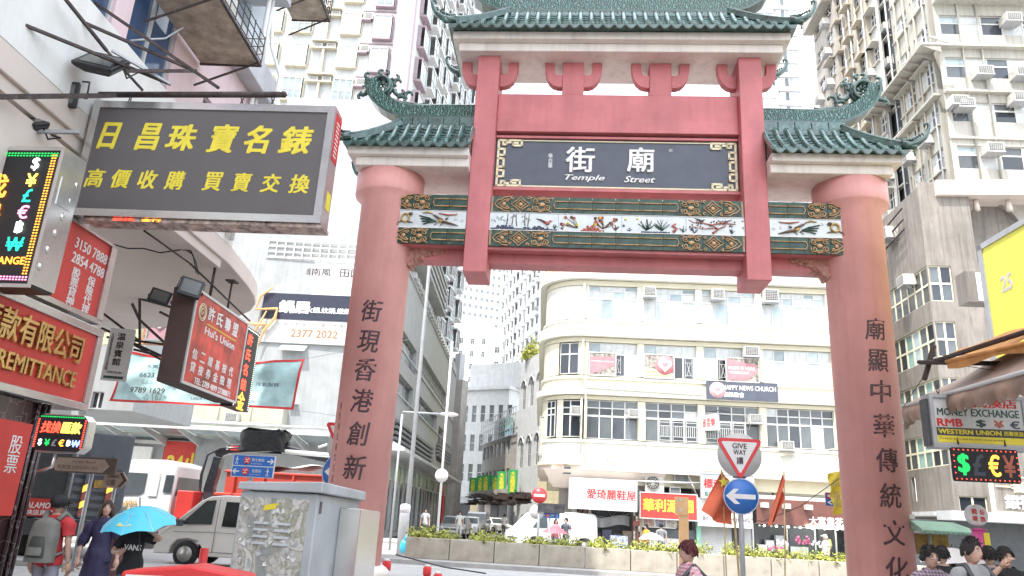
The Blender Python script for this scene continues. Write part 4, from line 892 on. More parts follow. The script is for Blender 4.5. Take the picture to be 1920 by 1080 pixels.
# louvres by slat
x0, x1, z0, z1 = rr_(556, 756, 640, 716, .1)
for i in range(8): zc = z0+(z1-z0)*i/8; fbox(F, 'louvre_slat', (x0, x1+.9, zc, zc+(z1-z0)/8*.62), -.20, -.005, 'galv')
x0, x1, z0, z1 = rr_(517, 461, 630, 430)
for i in range(9): zc = z0+(z1-z0)*i/9; fbox(F, 'louvre_slat', (x0, x1, zc, zc+(z1-z0)/9*.6), -.35 if i in (4, 8) else -.15, -.005, 'louvre' if i not in (4, 8) else 'palegrey')
x0, x1, z0, z1 = rr_(505, 487, 656, 462); g = MB(); bars(g, [[(x0, -.5, z0+(z1-z0)*k/3), (x1+.8, -.5, z0+(z1-z0)*k/3)] for k in range(4)]+[[(x0+(x1-x0)*k/9, -.5, z0), (x0+(x1-x0)*k/9, -.5, z1)] for k in range(10)], .035); part('railing', g, 'white', F)
fbox(F, 'concrete_pier', rr_(580, 712, 606, 645), -.12, -.002, 'concrete'); fbox(F, 'white_pier', (*PN.rect(606, 712, 614, 645)[:2], PN.rect(606, 712, 614, 645)[2], 12.55), -.2, -.002, 'offwhite')
g = MB(); x0, x1, z0, z1 = rr_(531, 662, 582, 641); g.hexa([(x0, -.9, z0), (x1, -.9, z0), (x1, -.05, z1-.1), (x0, -.05, z1-.1), (x0, -.9, z0+.06), (x1, -.9, z0+.06), (x1, -.05, z1-.04), (x0, -.05, z1-.04)]); part('awning_panel', g, 'offwhite', F)
g = MB(); x0, x1, z0, z1 = rr_(545, 770, 565, 752); g.box(x0, x1, -.7, -.03, z0+.3, z0+.35); part('small_awning', g, 'offwhite', F)
# glass canopy: beams, panes, edge
CN = thing('glass_canopy', 'long white framed glass canopy over the far left pavement', 'canopy', PN.M(0, 0, 0))
x0 = PN.P(120, 800, 3.4)[0]; x1 = xr_-.2; zc = 5.05; 
g = MB(); g.box(x0, x1, -3.5, -3.3, zc, zc+.22); g.tube([(x0, -3.42, zc+.38), (x1, -3.42, zc+.38)], .07, 6); part('front_edge', g, 'offwhite', CN)
g = MB(); g.box(x0, x1, -.2, -.05, zc-.62, zc-.42); part('wall_rail', g, 'offwhite', CN)
n = int((x1-x0)/1.9)
for i in range(n+1):
    x = x0+(x1-x0)*i/n; g = MB(); g.hexa([(x-.05, -3.3, zc-.05), (x+.05, -3.3, zc-.05), (x+.05, -.05, zc-.75), (x-.05, -.05, zc-.75), (x-.05, -3.3, zc+.12), (x+.05, -3.3, zc+.12), (x+.05, -.05, zc-.28), (x-.05, -.05, zc-.28)]); part('canopy_beam', g, 'ltgrey', CN)
    if i < n: g = MB(); a = x+.06; b = x+(x1-x0)/n-.06; g.quad((a, -3.28, zc+.13), (b, -3.28, zc+.13), (b, -.06, zc-.26), (a, -.06, zc-.26)); part('canopy_pane', g, 'paleglass', CN)
# ground floor fronts
def board(name, label, cat, PLn, r4, off, m, depth=.18, frame=None, group=None):
    x0, x1, z0, z1 = r4; t = thing(name, label, cat, PLn.M(x0, z0, off), group); g = MB(); g.box(0, x1-x0, 0, depth, 0, z1-z0); part('board', g, m, t)
    if frame:
        g = MB(); e = .05; W_, H_ = x1-x0, z1-z0; g.box(-e, W_+e, -.03, depth, -e, 0); g.box(-e, W_+e, -.03, depth, H_, H_+e); g.box(-e, 0, -.03, depth, 0, H_); g.box(W_, W_+e, -.03, depth, 0, H_); part('frame', g, frame, t)
    return t, x1-x0, z1-z0
t, w, h = board('white_shop_front', 'plain white shop front panel beneath the glass canopy', 'shop front', PN, PN.rect(205, 905, 286, 838, .2), .2, 'white')
t, w, h = board('parking_sign', 'long red board with yellow characters reading 24 beneath the glass canopy', 'shop sign', PN, PN.rect(297, 900, 690, 846, .3), .3, 'redsign', .2, 'greyclad')
text('24小時營業', 'yellow', t, 2.6, h*.45, w=4.6, h=h*.55, y=-.001, off=.03)
text('P', 'white', t, 8.2, h*.5, h=h*.5, y=-.001, off=.03)
# sign boards on the block
t, w, h = board('restaurant_sign', 'huge white sign board with black characters high on the shopping block', 'shop sign', PN, PN.rect(487, 600, 668, 487, .4), .4, 'offwhite', .35, 'palegrey')
text('嶺南風', 'char', t, w*.56, h*.78, w=1.75, h=.46, y=-.001, off=.01); text('田園', 'char', t, w*.95, h*.78, w=1.2, h=.5, y=-.001, off=.01)
g = MB(); g.tube([(1.05, -.05, 1.9), (.4, -.05, 1.35), (.25, -.05, .55), (1.5, -.05, .65), (1.45, -.05, .1), (.9, -.05, -.7), (.7, -.05, -1.7)], [.05, .09, .07, .09, .10, .08, .03], 6); g.tube([(-.5, -.05, -.2), (.4, -.05, -.35), (1.2, -.05, -.3)], [.03, .09, .05], 6); g.tube([(.9, -.05, .5), (.6, -.05, -.3), (.2, -.05, -1.2)], [.03, .08, .03], 6)
part('orange_brush_mark', g, mat('orange_paint', (.75, .40, .16), .5), t, at(-.45, -.28, .0))
t, w, h = board('hotpot_sign', 'dark blue sign band with white characters under the huge white board', 'shop sign', PN, PN.rect(482, 640, 668, 556, .55), .55, 'offwhite', .2)
g = MB(); g.box(0, w, -.03, -.003, h*.47, h); b_ = part('dark_band', g, mat('navy_band', (.035, .04, .065), .4), t)
text('鍋居', 'white', b_, w*.35, h*.73, w=1.75, h=.72, y=-.031, off=.05); text('火鍋.炆鍋.燉鍋', 'white', b_, w*.72, h*.68, w=2.6, h=.33, y=-.031, off=.03)
text('2377 2022', mat('tan_print', (.34, .17, .07), .5), t, w*.60, h*.20, w=2.7, h=.44, y=-.002, off=.015); text('九龍佐敦道 文英樓 佐敦薈', mat('pale_print', (.34, .31, .29), .5), t, w*.55, h*.38, w=3.9, h=.20, y=-.002)
# far left small signs at the corner of the side street
t, w, h = board('cream_sign', 'pale yellow sign board under the canopy, left of the peony sign', 'shop sign', Plane(0, 24, -2), Plane(0, 24, -2).rect(183, 645, 272, 575), 0, mat('pale_yellow', (.72, .68, .42), .5), .2)
text('酒樓', 'oldwood', t, w*.35, h*.55, w=.3, y=-.001, vert=True)
t, w, h = board('orange_tile_sign', 'low orange patterned strip sign behind the steel sign frame', 'shop sign', Plane(0, 25.2, -2), Plane(0, 25.2, -2).rect(172, 640, 352, 612), 0, mat('orange_pattern', (.55, .25, .14), .6, var=.7, scale=6, dirt_or_sheen=(.75, .65, .5), dirt_or_sheen_amt=.8), .2)
t, w, h = board('peony_sign', 'pink sign with white peony flowers partly behind the tilting red sign', 'shop sign', Plane(0, 23.5, -2), Plane(0, 23.5, -2).rect(275, 635, 352, 552), 0, mat('dusty_pink', (.50, .27, .30), .6), .25, 'galv')
for cx, cz, rr in ((.38, .55, .20), (.42, 1.0, .17), (.95, .95, .22), (.9, .45, .25), (.66, .75, .12)):
    g = MB(); 
    for k in range(14): a = random.random()*6.3; q = rr*random.random()**.5; g.blob((cx+q*cos(a), -.03, cz+q*sin(a)), (.07, .04, .055), 6, .2)
    part('peony', g, 'white', t)
g = MB(); Y = 17.5
for a, b in (((190, 585), (262, 640)), ((190, 645-30), (330, 680)), ((262, 560), (372, 590)), ((262, 560), (262, 650)), ((248, 570), (262, 600)), ((330, 590), (322, 665)), ((240, 640), (330, 690)), ((330, 640), (400, 680)), ((250, 655), (395, 690)), ((262, 600), (322, 655)), ((180, 582), (195, 590)), ((300, 585), (330, 600)), ((200, 632), (380, 655))):
    g.tube([atY(*a, Y), atY(*b, Y+.6)], .035, 4)
solo('steel_sign_frame', 'rusty triangulated steel sign frame behind the narrow white sign', 'sign frame', g, 'rust')
# far left dark building flank
Bq = thing('side_street_block', 'grey block with windows at the far left, behind the shop signs', 'building', Plane(0, 27.5, -2).M())
PB = Plane(0, 27.5, -2); ws = [PB.rect(190, 705, 214, 672), PB.rect(168, 765, 196, 735)]
part('wall', wall(-26, PB.P(262, 700)[0], 4.6, 9.2, ws, .2, 0, None, 5), 'greyclad', Bq)
for w in ws: window(Bq, *w[:2], *w[2:], .12, 2, 1, 'darkglass', 'alu', .06)
fbox(Bq, 'column', (PB.P(150, 700)[0], PB.P(163, 700)[0], 0, 4.599), 0, .5, 'greyclad')
# teal banner
PBn = Plane(0, 22, -2.5); M['bannerteal'] = mat('teal_banner_cloth', (.50, .72, .72), .7, var=.28, scale=1.4, streak=0)
c4 = [PBn.P(u, v) for u, v in ((205, 752), (549, 768), (571, 672), (237, 657))]
BN = thing('teal_banner', 'sagging pale teal banner with a red border and phone numbers strung across the road', 'banner', PBn.M())
def bq(u, v, off=0):
    top = Vector((c4[3][0], 0, c4[3][1])).lerp(Vector((c4[2][0], 0, c4[2][1])), u); bot = Vector((c4[0][0], 0, c4[0][1])).lerp(Vector((c4[1][0], 0, c4[1][1])), u); p = bot.lerp(top, v)
    p.z -= .22*sin(pi*u)*v*1.1; p.y = off+.06*sin(u*14+v*6)+.05*sin(u*31-v*9)*v; return p
g = MB(); g.grid(lambda u, v: bq(u, v), 40, 12); part('cloth', g, 'bannerteal', BN)
g = MB()
for v0, v1 in ((0, .045), (.955, 1)): g.grid(lambda u, v: bq(u, v0+(v1-v0)*v, -.012), 40, 1)
for u0, u1 in ((0, .012), (.988, 1)): g.grid(lambda u, v: bq(u0+(u1-u0)*u, v, -.012), 1, 12)
part('red_border', g, 'crimson', BN)
for s_, u, v, w_, h_, m_ in (('6623 2738', .22, .58, 1.0, .14, 'bluegrey'), ('9789 1629', .20, .25, 1.05, .16, 'char'), ('永興冷氣工程', .25, .78, 1.1, .12, 'bluegrey'), ('LIBERTY MANSION, JORDAN', .62, .12, 1.9, .09, 'bluegrey'), ('佐敦道自由大廈', .62, .22, 1.2, .10, 'bluegrey'), ('冷氣服務', .84, .48, .7, .12, 'bluegrey')):
    p = bq(u, v); text(s_, m_, BN, p.x, p.z, w=w_, h=h_, y=-.13, ext=.001, off=.015)
g = MB(); a = bq(1, 1); g.tube([a, a+Vector((3.2, .5, .9))], .01, 4); b = bq(0, 1); g.tube([b, b+Vector((-2.5, 0, .6))], .01, 4); g.tube([bq(1, .0), bq(1, 0)+Vector((3, .5, -.2))], .008, 4); part('cord', g, 'galv', BN)
# ---- shopping block: long flank along the far street
X = thing('shopping_block_flank', 'long grey clad flank of the shopping block along the far street', 'building', PM.M())
rm = PM.rect
def Z(u, v): return PM.P(u, v)[1]
hol = [(42.5, 53.5, Z(760, 655), Z(760, 600))]
x1m = 84.5; top = Z(800, 560)
pan = [(54.2, 75.5, Z(784, 692), Z(787, 654)), (43, 53.2, Z(745, 660), Z(752, 612)), (43, 53.2, Z(745, 745), Z(750, 700)), (54.6, 69, Z(782, 772), Z(780, 733)), (43, 50.5, 5.9, Z(745, 790)), (71, 75.5, Z(825, 868), Z(825, 800)), (59, 64, 5.9, Z(790, 840))]
part('clad_wall', wall(42.0, x1m, .0, top, pan, .35, 0, None, 10), 'greyclad', X)
for k, (a, b, c, d) in enumerate(pan): window(X, a, b, c, d, .3, max(2, int((b-a)/2.4)), 1 if k not in (5, 0) else 2, ['greyglass', 'darkglass', 'greyglass'] if k else 'louvre', 'greyclad', .08, name='dark_panel' if k < 2 else 'window')
for j in range(5): fbox(X, 'louvre_slat', (47, 61.5, top+.15+j*.62, top+.15+j*.62+.24), -.9, -.05, 'greyclad')
fbox(X, 'upper_wall', (42, 61.5, top+.001, top+4.2), .5, 8, 'ltgrey'); fbox(X, 'upper_wall', (42, 60, top+4.201, top+9), .2, 8, 'palegrey')
g = MB(); g.box(54, 57, -1.0, .2, top+5.6, top+8.2); part('bay', g, 'ltgrey', X)
for j in range(24): fbox(X, 'cornice_block', (48+j*1.25, 48.7+j*1.25, top-.75, top-.35), -.28, -.002, 'palegrey')
g = MB()
for z in (top-.9, Z(784, 700), Z(784, 778)): g.box(42, x1m, -.12, -.002, z-.05, z+.05)
part('string_course', g, 'ltgrey', X)
for j in range(4): fbox(X, 'louvre_slat', (46, 66, Z(760, 800)-.3-j*.34, Z(760, 800)-.12-j*.34), -.3, -.005, 'louvre')
for j in range(4): fbox(X, 'louvre_slat', (70, 83, 6.6+j*.30, 6.8+j*.30), -.3, -.005, 'louvre')
g = MB(); g.hexa([(42, -1.5, 4.75), (x1m, -1.5, 4.75), (x1m, 0, 4.75), (42, 0, 4.75), (42, -1.5, 4.95), (x1m, -1.5, 4.95), (x1m, 0, 5.6), (42, 0, 5.6)]); part('street_canopy', g, 'ltgrey', X)
for j in range(8):
    s0 = 43+j*5; k = window(X, s0, s0+4.2, .4, 4.4, -.03, 3, [0, .75, 1], ['greyglass', 'paleglass'], 'galv', .09, name='shop_window')
fbox(X, 'red_fascia', (75, 80, 3.3, 4.3), -.12, -.002, 'coral'); fbox(X, 'doorway', (75.2, 78, .1, 3.25), -.07, -.002, 'grille'); fbox(X, 'red_strip', (78.4, 80.4, .4, 3.29), -.14, -.002, 'crimson')
# white backdrop of small street things: tall blocks beyond the bend
def slabtower(name, label, PLn, x0, x1, z1, wallm, pitch_x, pitch_z, wz, ww, glassm='greyglass', z0=0, depth=14, x_in=.5, names='window', hood=False, zskip=3.5, group=None, par=None):
    t = thing(name, label, 'building', PLn.M(), group) if par is None else par
    nx = int((x1-x0-2*x_in)/pitch_x); nzz = int((z1-z0-zskip-1)/pitch_z); hol = []
    for j in range(nzz):
        for i in range(nx): a = x0+x_in+(pitch_x-ww)/2+i*pitch_x; c = z0+zskip+j*pitch_z; hol.append((a, a+ww, c, c+wz))
    part('wall', wall(x0, x1, z0, z1, hol, .3, 0, None, depth), wallm, t)
    us = MB(); us.box(0, ww, .12, .14, 0, wz); us.m = 1; us.box(ww/2-.04, ww/2+.04, .08, .119, 0, wz); us.box(0, ww, .08, .119, wz*.66, wz*.66+.06)
    if hood: us.box(-.15, ww+.15, -.6, -.01, wz+.05, wz+.15)
    me = us.mesh(names, [glassm, 'alu']); cnt = 0
    rest = MB()
    for a, b, c, d in hol:
        if cnt < 300: put(names, me, t, Matrix.Translation((a, 0, c)))
        else: rest.add([(x+a, y, z+c) for x, y, z in us.v], us.f); rest.mi[-len(us.mi):] = us.mi
        cnt += 1
    if rest.v: part('far_windows', rest, [glassm, 'alu'], t, kind='stuff')
    return t, hol
PD = Plane(*atY(820, 900, 330).xy, 22.7)
def ex(P_, u, v=900): return P_.P(u, v)[0]
slabtower('white_tower', 'very tall white tower with a regular grid of small square windows seen under the gate', PD, ex(PD, 788, 700), ex(PD, 962, 700), PD.P(870, 450)[1]+6, 'towerwhite', 3.05*(ex(PD, 962)-ex(PD, 788))/48, 3.9, 1.5, 1.3, z0=0)
PD2 = Plane(*atY(885, 900, 170).xy, -3)
t, _h = slabtower('slim_white_tower', 'slim white tower with paired narrow windows in the middle distance', PD2, ex(PD2, 846, 700), ex(PD2, 918, 700), PD2.P(885, 596)[1], 'towerwhite', 2.6, 3.0, 1.3, .7)
PD3 = Plane(*atY(935, 900, 150).xy, -10)
slabtower('beige_tower', 'pale beige tower behind the street of green banners', PD3, ex(PD3, 914, 700), ex(PD3, 962, 700), PD3.P(930, 618)[1], mat('shell_wall', (.66, .62, .57), .8, streak=.2), 2.4, 3.0, 1.2, .9)
g = MB(); x0, x1, z0, z1 = PD3.rect(936, 640, 954, 550); t = thing('blue_glass_tower', 'narrow blue glass office tower far behind', 'building', Plane(*atY(945, 900, 260).xy, -3).M()); Pq = Plane(*atY(945, 900, 260).xy, -3)
x0, x1, z0, z1 = Pq.rect(929, 900, 951, 549); window(t, x0, x1, 20, z1, 0, 3, 14, glass('sky_glass', (.25, .32, .42), .15), 'alu', .2); fbox(t, 'wall', (x0, x1, 0, z1), .1, 12, 'ltgrey')
# old flats along the right of the far street (towers with balconies)
PA = Plane(*atY(985, 960, 128).xy, -76)
a0, a1 = ex(PA, 932, 700), ex(PA, 1012, 700)
t, hol = slabtower('old_flats_tower', 'tall pale flats with rows of window hoods and air conditioners above the green banner shops', PA, a0, a1, 75, 'towerwhite', 2.9, 3.05, 1.3, 1.3, 'darkglass', hood=True)
rnd = random.Random(5)
for a, b, c, d in rnd.sample(hol, min(60, len(hol))): ac(t, a+.2, c-.55, .8, .5, .55, 0)
for x in (a0+6, a0+13, a0+20): g = MB(); g.tube([(x, -.15, 2), (x, -.15, 74)], .12, 5); part('drain_pipe', g, 'galv', t)
Pg2 = Plane(*atY(1016, 960, 96).xy, -60)
fb = thing('grey_concrete_tower', 'narrow grey concrete tower side beside the cream building', 'building', Pg2.M()); fbox(fb, 'wall', (ex(Pg2, 1008), ex(Pg2, 1023), 0, 60), 0, 8, 'concrete')
for k in range(12): ac(fb, ex(Pg2, 1010)+.1+.3*(k % 2), 12+k*3.1, .7, .5, .6, 0)
# green banner building
V = thing('banner_shop_building', 'grey shop house with six green hanging banners on the right of the far street', 'building', PG.M())
gx0, gx1 = ex(PG, 905, 850), ex(PG, 969, 860)
hol = [(gx0+.5+i*2.2, gx0+2.2+i*2.2, 8.9, 10.6) for i in range(int((gx1-gx0-1)/2.2))]+[(gx0+.5+i*2.2, gx0+2.2+i*2.2, 5.2, 7.2) for i in range(int((gx1-gx0-1)/2.2))]
part('wall', wall(gx0, gx1, 0, 11.2, hol, .3, 0, None, 9), 'concrete', V)
for h_ in hol: window(V, *h_, .15, 2, 1, 'darkglass', 'alu', .08)
g = MB(); bars(g, [[(gx0+(gx1-gx0)*k/16, -.4, 10.9), (gx0+(gx1-gx0)*k/16, -.4, 14.2)] for k in range(17)]+[[(gx0, -.4, 11+.8*k), (gx1, -.4, 11+.8*k)] for k in range(5)], .06); part('roof_lattice', g, 'galv', V)
fbox(V, 'roof_shed', (gx0+4, gx1-2, 11.201, 14.0), .5, 7, 'offwhite'); fbox(V, 'green_sheet', (gx1-9, gx1-3.5, 11.4, 13.3), -.2, .3, mat('green_netting', (.25, .48, .40), .7, var=.3)); fbox(V, 'blue_sheet', (gx1-5, gx1-3, 11.0, 12.2), -.35, .0, mat('blue_netting', (.20, .45, .55), .7, var=.3))
fbox(V, 'arcade_soffit', (gx0, gx1, 4.0, 4.6), -1.6, 0, 'concrete')
M['bannergreen'] = mat('green_banner', (.03, .33, .09), .5, var=.1)
bl_ = ['farthest left', 'second from the left', 'third from the left', 'fourth from the left', 'tall one second from the right', 'tall rightmost']
for k, (u, v0, v1) in enumerate(((885, 932, 896), (899, 932, 893), (909, 932, 891), (927, 930, 892), (939, 926, 884), (960, 926, 881))):
    PGb = PG; s_, z_ = PGb.P(u, v0, 1.2); z1_ = PGb.P(u, v1, 1.2)[1]; t = thing('green_banner', 'green hanging banner with yellow lettering over the far street, ' + bl_[k], 'banner', PGb.M(s_, z_, 1.2) @ Matrix.Rotation(R(50), 4, 'Z'), 'green banners over the far street')
    g = MB(); g.box(-.55, .55, 0, .08, 0, z1_-z_); part('cloth', g, 'bannergreen', t); text('大金龍酒家', 'yellow', t, 0, (z1_-z_)/2, w=.62, h=(z1_-z_)*.85, y=-.005, ext=.001, vert=True, off=.03)
g = MB(); rnd = random.Random(4)
for k in range(46):
    s_ = gx0+(gx1+12-gx0)*rnd.random(); z_ = 2.8+rnd.random()*1.0; g.box(s_, s_+rnd.uniform(.3, 1.6), -1.7-rnd.random()*1.2, -.9, z_, z_+rnd.uniform(.15, .5)); g.tube([(s_, -1.6, z_), (s_+rnd.uniform(-2, 2), -2.6, z_+rnd.uniform(-.4, .8))], .04, 4)
g.m = 0; t = solo('hanging_shop_clutter', None, None, g, 'rust', PG.M(), kind='stuff')
for k, (a, b, m_) in enumerate(((0, 3, 'oldwood'), (3.4, 7, 'coral'), (7.4, 11, 'grille'), (11.5, 15, 'galv'), (15.4, 19, 'darkglass'), (-6, -.5, 'ochre'))):
    if gx0+a < gx1: fbox(V, 'shop_opening', (gx0+a, min(gx1, gx0+b), .1, 3.4), -.05, -.002, m_)
# arched old house and white corner house
A = thing('arched_house', 'old white house with arched windows between the green banner building and the cream building', 'building', PG.M()); ax0, ax1 = ex(PG, 969.5, 860), ex(PG, 1030, 900)
hol = []
for i in range(5):
    for z in (7.0, 13.6): hol.append((ax0+1.0+i*3.2, ax0+2.8+i*3.2, z, z+3.4))
part('wall', wall(ax0, ax1, 0, 19.2, hol, .3, -.1, None, 10), 'towerwhite', A)
for a, b, c, d in hol:
    w = window(A, a, b, c, d-.8, .12, 3, 2, 'greyglass', 'alu', .08); g = MB(); g.prism([((a+b)/2+.9*cos(q*pi/8), d-.8+.8*sin(q*pi/8)) for q in range(9)], .12, .16); put('arch_light', g.mesh('arch_light', 'greyglass'), A)
    g = MB(); g.tube([((a+b)/2+1.0*cos(q*pi/8), -.14, d-.9+.9*sin(q*pi/8)) for q in range(9)], .09, 5); part('arch_moulding', g, 'towerwhite', A)
Rr = [solo('roof_bush', 'leafy bush growing from the roof of the arched house, ' + q, 'bush', leafball(260, 1.6, 1.2, 2.6, .5, 9+k), 'leafd' if k else 'leafy', PG.M(ax0+s_, z_, -.5), 'bushes on the old roofs') for k, (s_, z_, q) in enumerate(((3.0, 19.2, 'on the left corner'), (11, 19.2, 'hanging beside the cream building')))]
PWh = Plane(*atY(888, 960, 118).xy, -30)
Wt = thing('white_corner_house', 'low white house with tall slit windows and a rounded corner at the street bend', 'building', PWh.M()); w0, w1 = ex(PWh, 852, 900), ex(PWh, 914, 900); hol = []
for z in (6.5, 11, 15.5): 
    for i in range(6): hol.append((w0+.8+i*1.6, w0+1.6+i*1.6, z, z+2.6))
part('wall', wall(w0, w1+3, 0, 20.5, hol, .3, 0, None, 8), 'towerwhite', Wt)
for h_ in hol: window(Wt, *h_, .15, 1, 2, 'greyglass', 'alu', .08)
fbox(Wt, 'cornice', (w0-.3, w1+3.3, 20.501, 21), -.5, 8.3, 'towerwhite'); fbox(Wt, 'setback', (w0+.6, w1+4, 21.001, 25), 1.5, 8, 'towerwhite'); fbox(Wt, 'shop_fascia', (w0, w1, 3.2, 4.2), -.4, -.01, 'ltgrey'); fbox(Wt, 'shop_opening', (w0+.3, w0+4, .1, 3.1), -.1, -.01, 'grille')
Pch = Plane(*atY(857, 960, 100).xy, -30); Ch = thing('brick_chimney_block', 'narrow dark grey brick tower at the end of the shopping block', 'building', Pch.M()); fbox(Ch, 'wall', (ex(Pch, 846, 800), ex(Pch, 861, 800), 0, Pch.P(860, 712)[1]), 0, 1.5, 'concrete'); fbox(Ch, 'setback', (ex(Pch, 842, 700), ex(Pch, 852, 700), Pch.P(840, 730)[1]-12, Pch.P(840, 660)[1]), 1.2, 2.4, 'ltgrey')
# beige flats peeping over the cream building
Pbg = Plane(0, 62, -3)
t, _h = slabtower('yellow_stained_flats', 'stained yellow beige flats rising behind the left end of the cream building', Pbg, ex(Pbg, 1021, 600), ex(Pbg, 1094, 520), 32, mat('stained_yellow', (.60, .54, .36), .85, streak=.5, dirt_or_sheen=(.35, .30, .22)), 2.6, 3.1, 1.5, 1.3, 'greyglass')
for k in range(6): ac(t, ex(Pbg, 1036, 600)+.2, 13+2.9*k, .7, .5, .6, 0)
t, _h = slabtower('pale_flats', 'pale flats seen over the cream building roof under the gate beam', Plane(0, 66, -3), ex(Plane(0, 66, -3), 1095, 510), ex(Plane(0, 66, -3), 1445, 510), 27, mat('pale_cream', (.68, .66, .62), .85, streak=.2), 3.4, 3.2, 1.7, 1.7, 'paleglass')
Pt = Plane(0, 64, -3); t = thing('teal_clad_block', 'teal grey clad block over the cream building at the right of the gate post', 'building', Pt.M()); fbox(t, 'wall', (ex(Pt, 1448, 510), ex(Pt, 1560, 510), 0, 26.5), 0, 8, mat('teal_cladding', (.26, .34, .36), .6))
for k in range(4): fbox(t, 'cladding_joint', (ex(Pt, 1448, 510), ex(Pt, 1560, 510), 22+k*1.3, 22.08+k*1.3), -.05, -.002, 'louvre')
# ---- bay window tower at the upper left
PT_ = Plane(0, 74, -1.5)
Tw = thing('bay_window_tower', 'tall tower with cream bay windows and a mauve corner strip at the upper left', 'building', PT_.M())
def tp(u, v): return PT_.P(u, v)
pz = (tp(600, 147)[1], tp(585, 211)[1]); pitch = pz[0]-pz[1]; zr = tp(600, 147)[1]
xL, xA, xB, xP, xQ = tp(420, 100)[0], tp(668, 100)[0], tp(742, 60)[0], tp(738, 100)[0], tp(771, 100)[0]
fbox(Tw, 'wall', (xL-16, xA+.0, 0, 82), 0, 14, 'palegrey'); fbox(Tw, 'wall', (xA+.002, xP, 0, 82), -.12, 14, 'towerwhite'); fbox(Tw, 'pink_strip', (xP+.002, xQ, 20, 82), -.6, 12, 'towerpink')
def bay(w, h, d, m1, gm, cols=3):
    g = MB(); g.m = 0; c = .35; g.prismz([(0, 0), (c*.6, -d), (w-c*.6, -d*1.0), (w, 0)], 0, .28); g.prismz([(0, 0), (c*.6, -d), (w-c*.6, -d), (w, 0)], h-.25, h); g.box(0, .12, -d*.5, 0, .28, h-.25); g.box(w-.12, w, -d*.5, 0, .28, h-.25)
    g.m = 1; g.hexa([(.1, -.05, .281), (w-.1, -.05, .281), (w-.1, 0, .281), (.1, 0, .281), (.1, -.05, h-.251), (w-.1, -.05, h-.251), (w-.1, 0, h-.251), (.1, 0, h-.251)]) ; g.box(c*.7, w-c*.7, -d+.06, -d+.10, .281, h-.251)
    g.m = 2
    for i in range(cols+1): x = c*.65+(w-1.3*c)*i/cols; g.box(x-.05, x+.05, -d+.01, -d+.059, .281, h-.251)
    g.box(c*.7, w-c*.7, -d+.015, -d+.055, h*.42, h*.42+.07); return g.mesh('bay_window', [m1, gm, 'offwhite'])
xw = tp(625, 150)[0]; bw = tp(668, 150)[0]-xw; b1 = bay(bw, pitch*.70, .55, 'toweryel', 'paleglass'); b2 = bay(tp(733, 100)[0]-tp(694, 100)[0], pitch*.76, .6, 'towermauve', 'paleglass', 2)
acx = tp(578, 150)[0]; acw = tp(623, 150)[0]-acx
rec = MB(); rec.m = 0; rec.box(-.1, acw+.1, -.6, 0, .55*1, .7); rec.box(-.1, acw+.1, -.6, 0, 1.55, 1.68); rec.box(acw/2-.12, acw/2+.12, -.5, 0, -pitch+1.69, .549); rec.m = 1; rec.box(0, acw, -.04, 0, .701, 1.549); recm = rec.mesh('air_conditioner_shelf', ['toweryel', 'louvre'])
for k in range(-9, 7):
    z0 = zr+k*pitch
    if z0 > 80 or z0 < 14: continue
    o = put('air_conditioner_shelf', recm, Tw, Matrix.Translation((acx, 0, z0-1.3)))
    for q in (0, 1): ac(Tw, acx+.15+q*acw*.55, z0-.58, acw*.36, .62, .35, 0, False)
    put('bay_window', b1, Tw, Matrix.Translation((xw, 0, z0-pitch*.72))); put('bay_window', b1, Tw, Matrix.Translation((acx-bw-.3, 0, z0-pitch*.72))); put('bay_window', b1, Tw, Matrix.Translation((acx-bw*2.3-.3, 0, z0-pitch*.72)))
    put('bay_window', b2, Tw, Matrix.Translation((tp(694, 100)[0], -.12, z0-pitch*.78-.3))); ac(Tw, tp(677, 100)[0], z0-.9, 1.0, .8, .4, -.12, True)
    fbox(Tw, 'mauve_ledge', (tp(673, 100)[0], tp(690, 100)[0], z0-1.25, z0-1.0), -.75, -.12, 'towermauve'); fbox(Tw, 'mauve_ledge', (tp(673, 100)[0], tp(735, 100)[0], z0+.25, z0+.42), -.3, -.12, 'towermauve')
PTs = Plane(*(PT_.M() @ Vector((xQ+.02, .5, 0))).xy, 82)
S_ = thing('bay_window_tower_flank', 'receding flank of the bay window tower with stepped bays beside the gate roof', 'building', PTs.M()); L0 = 34
fbox(S_, 'wall', (0, L0, 0, 84), 0, 10, 'towerwhite')
b3 = bay(3.0, pitch*.72, .9, 'towermauve', 'paleglass', 2); b4 = bay(2.6, pitch*.72, 1.3, 'offwhite', 'greyglass', 2)
for k in range(-8, 8):
    for i in range(5):
        z0 = zr+k*pitch
        if 12 < z0 < 82: put('bay_window', b3 if i % 2 == 0 else b4, S_, Matrix.Translation((1.2+i*6.4, 0, z0-pitch*.7))); put('bay_window', b4, S_, Matrix.Translation((4.6+i*6.4, 0, z0-pitch*.45)))
fbox(F, 'podium', (tp(600, 380)[0]*42/74, xr_-.2, 21.001, 24), 2, 8, 'palegrey')

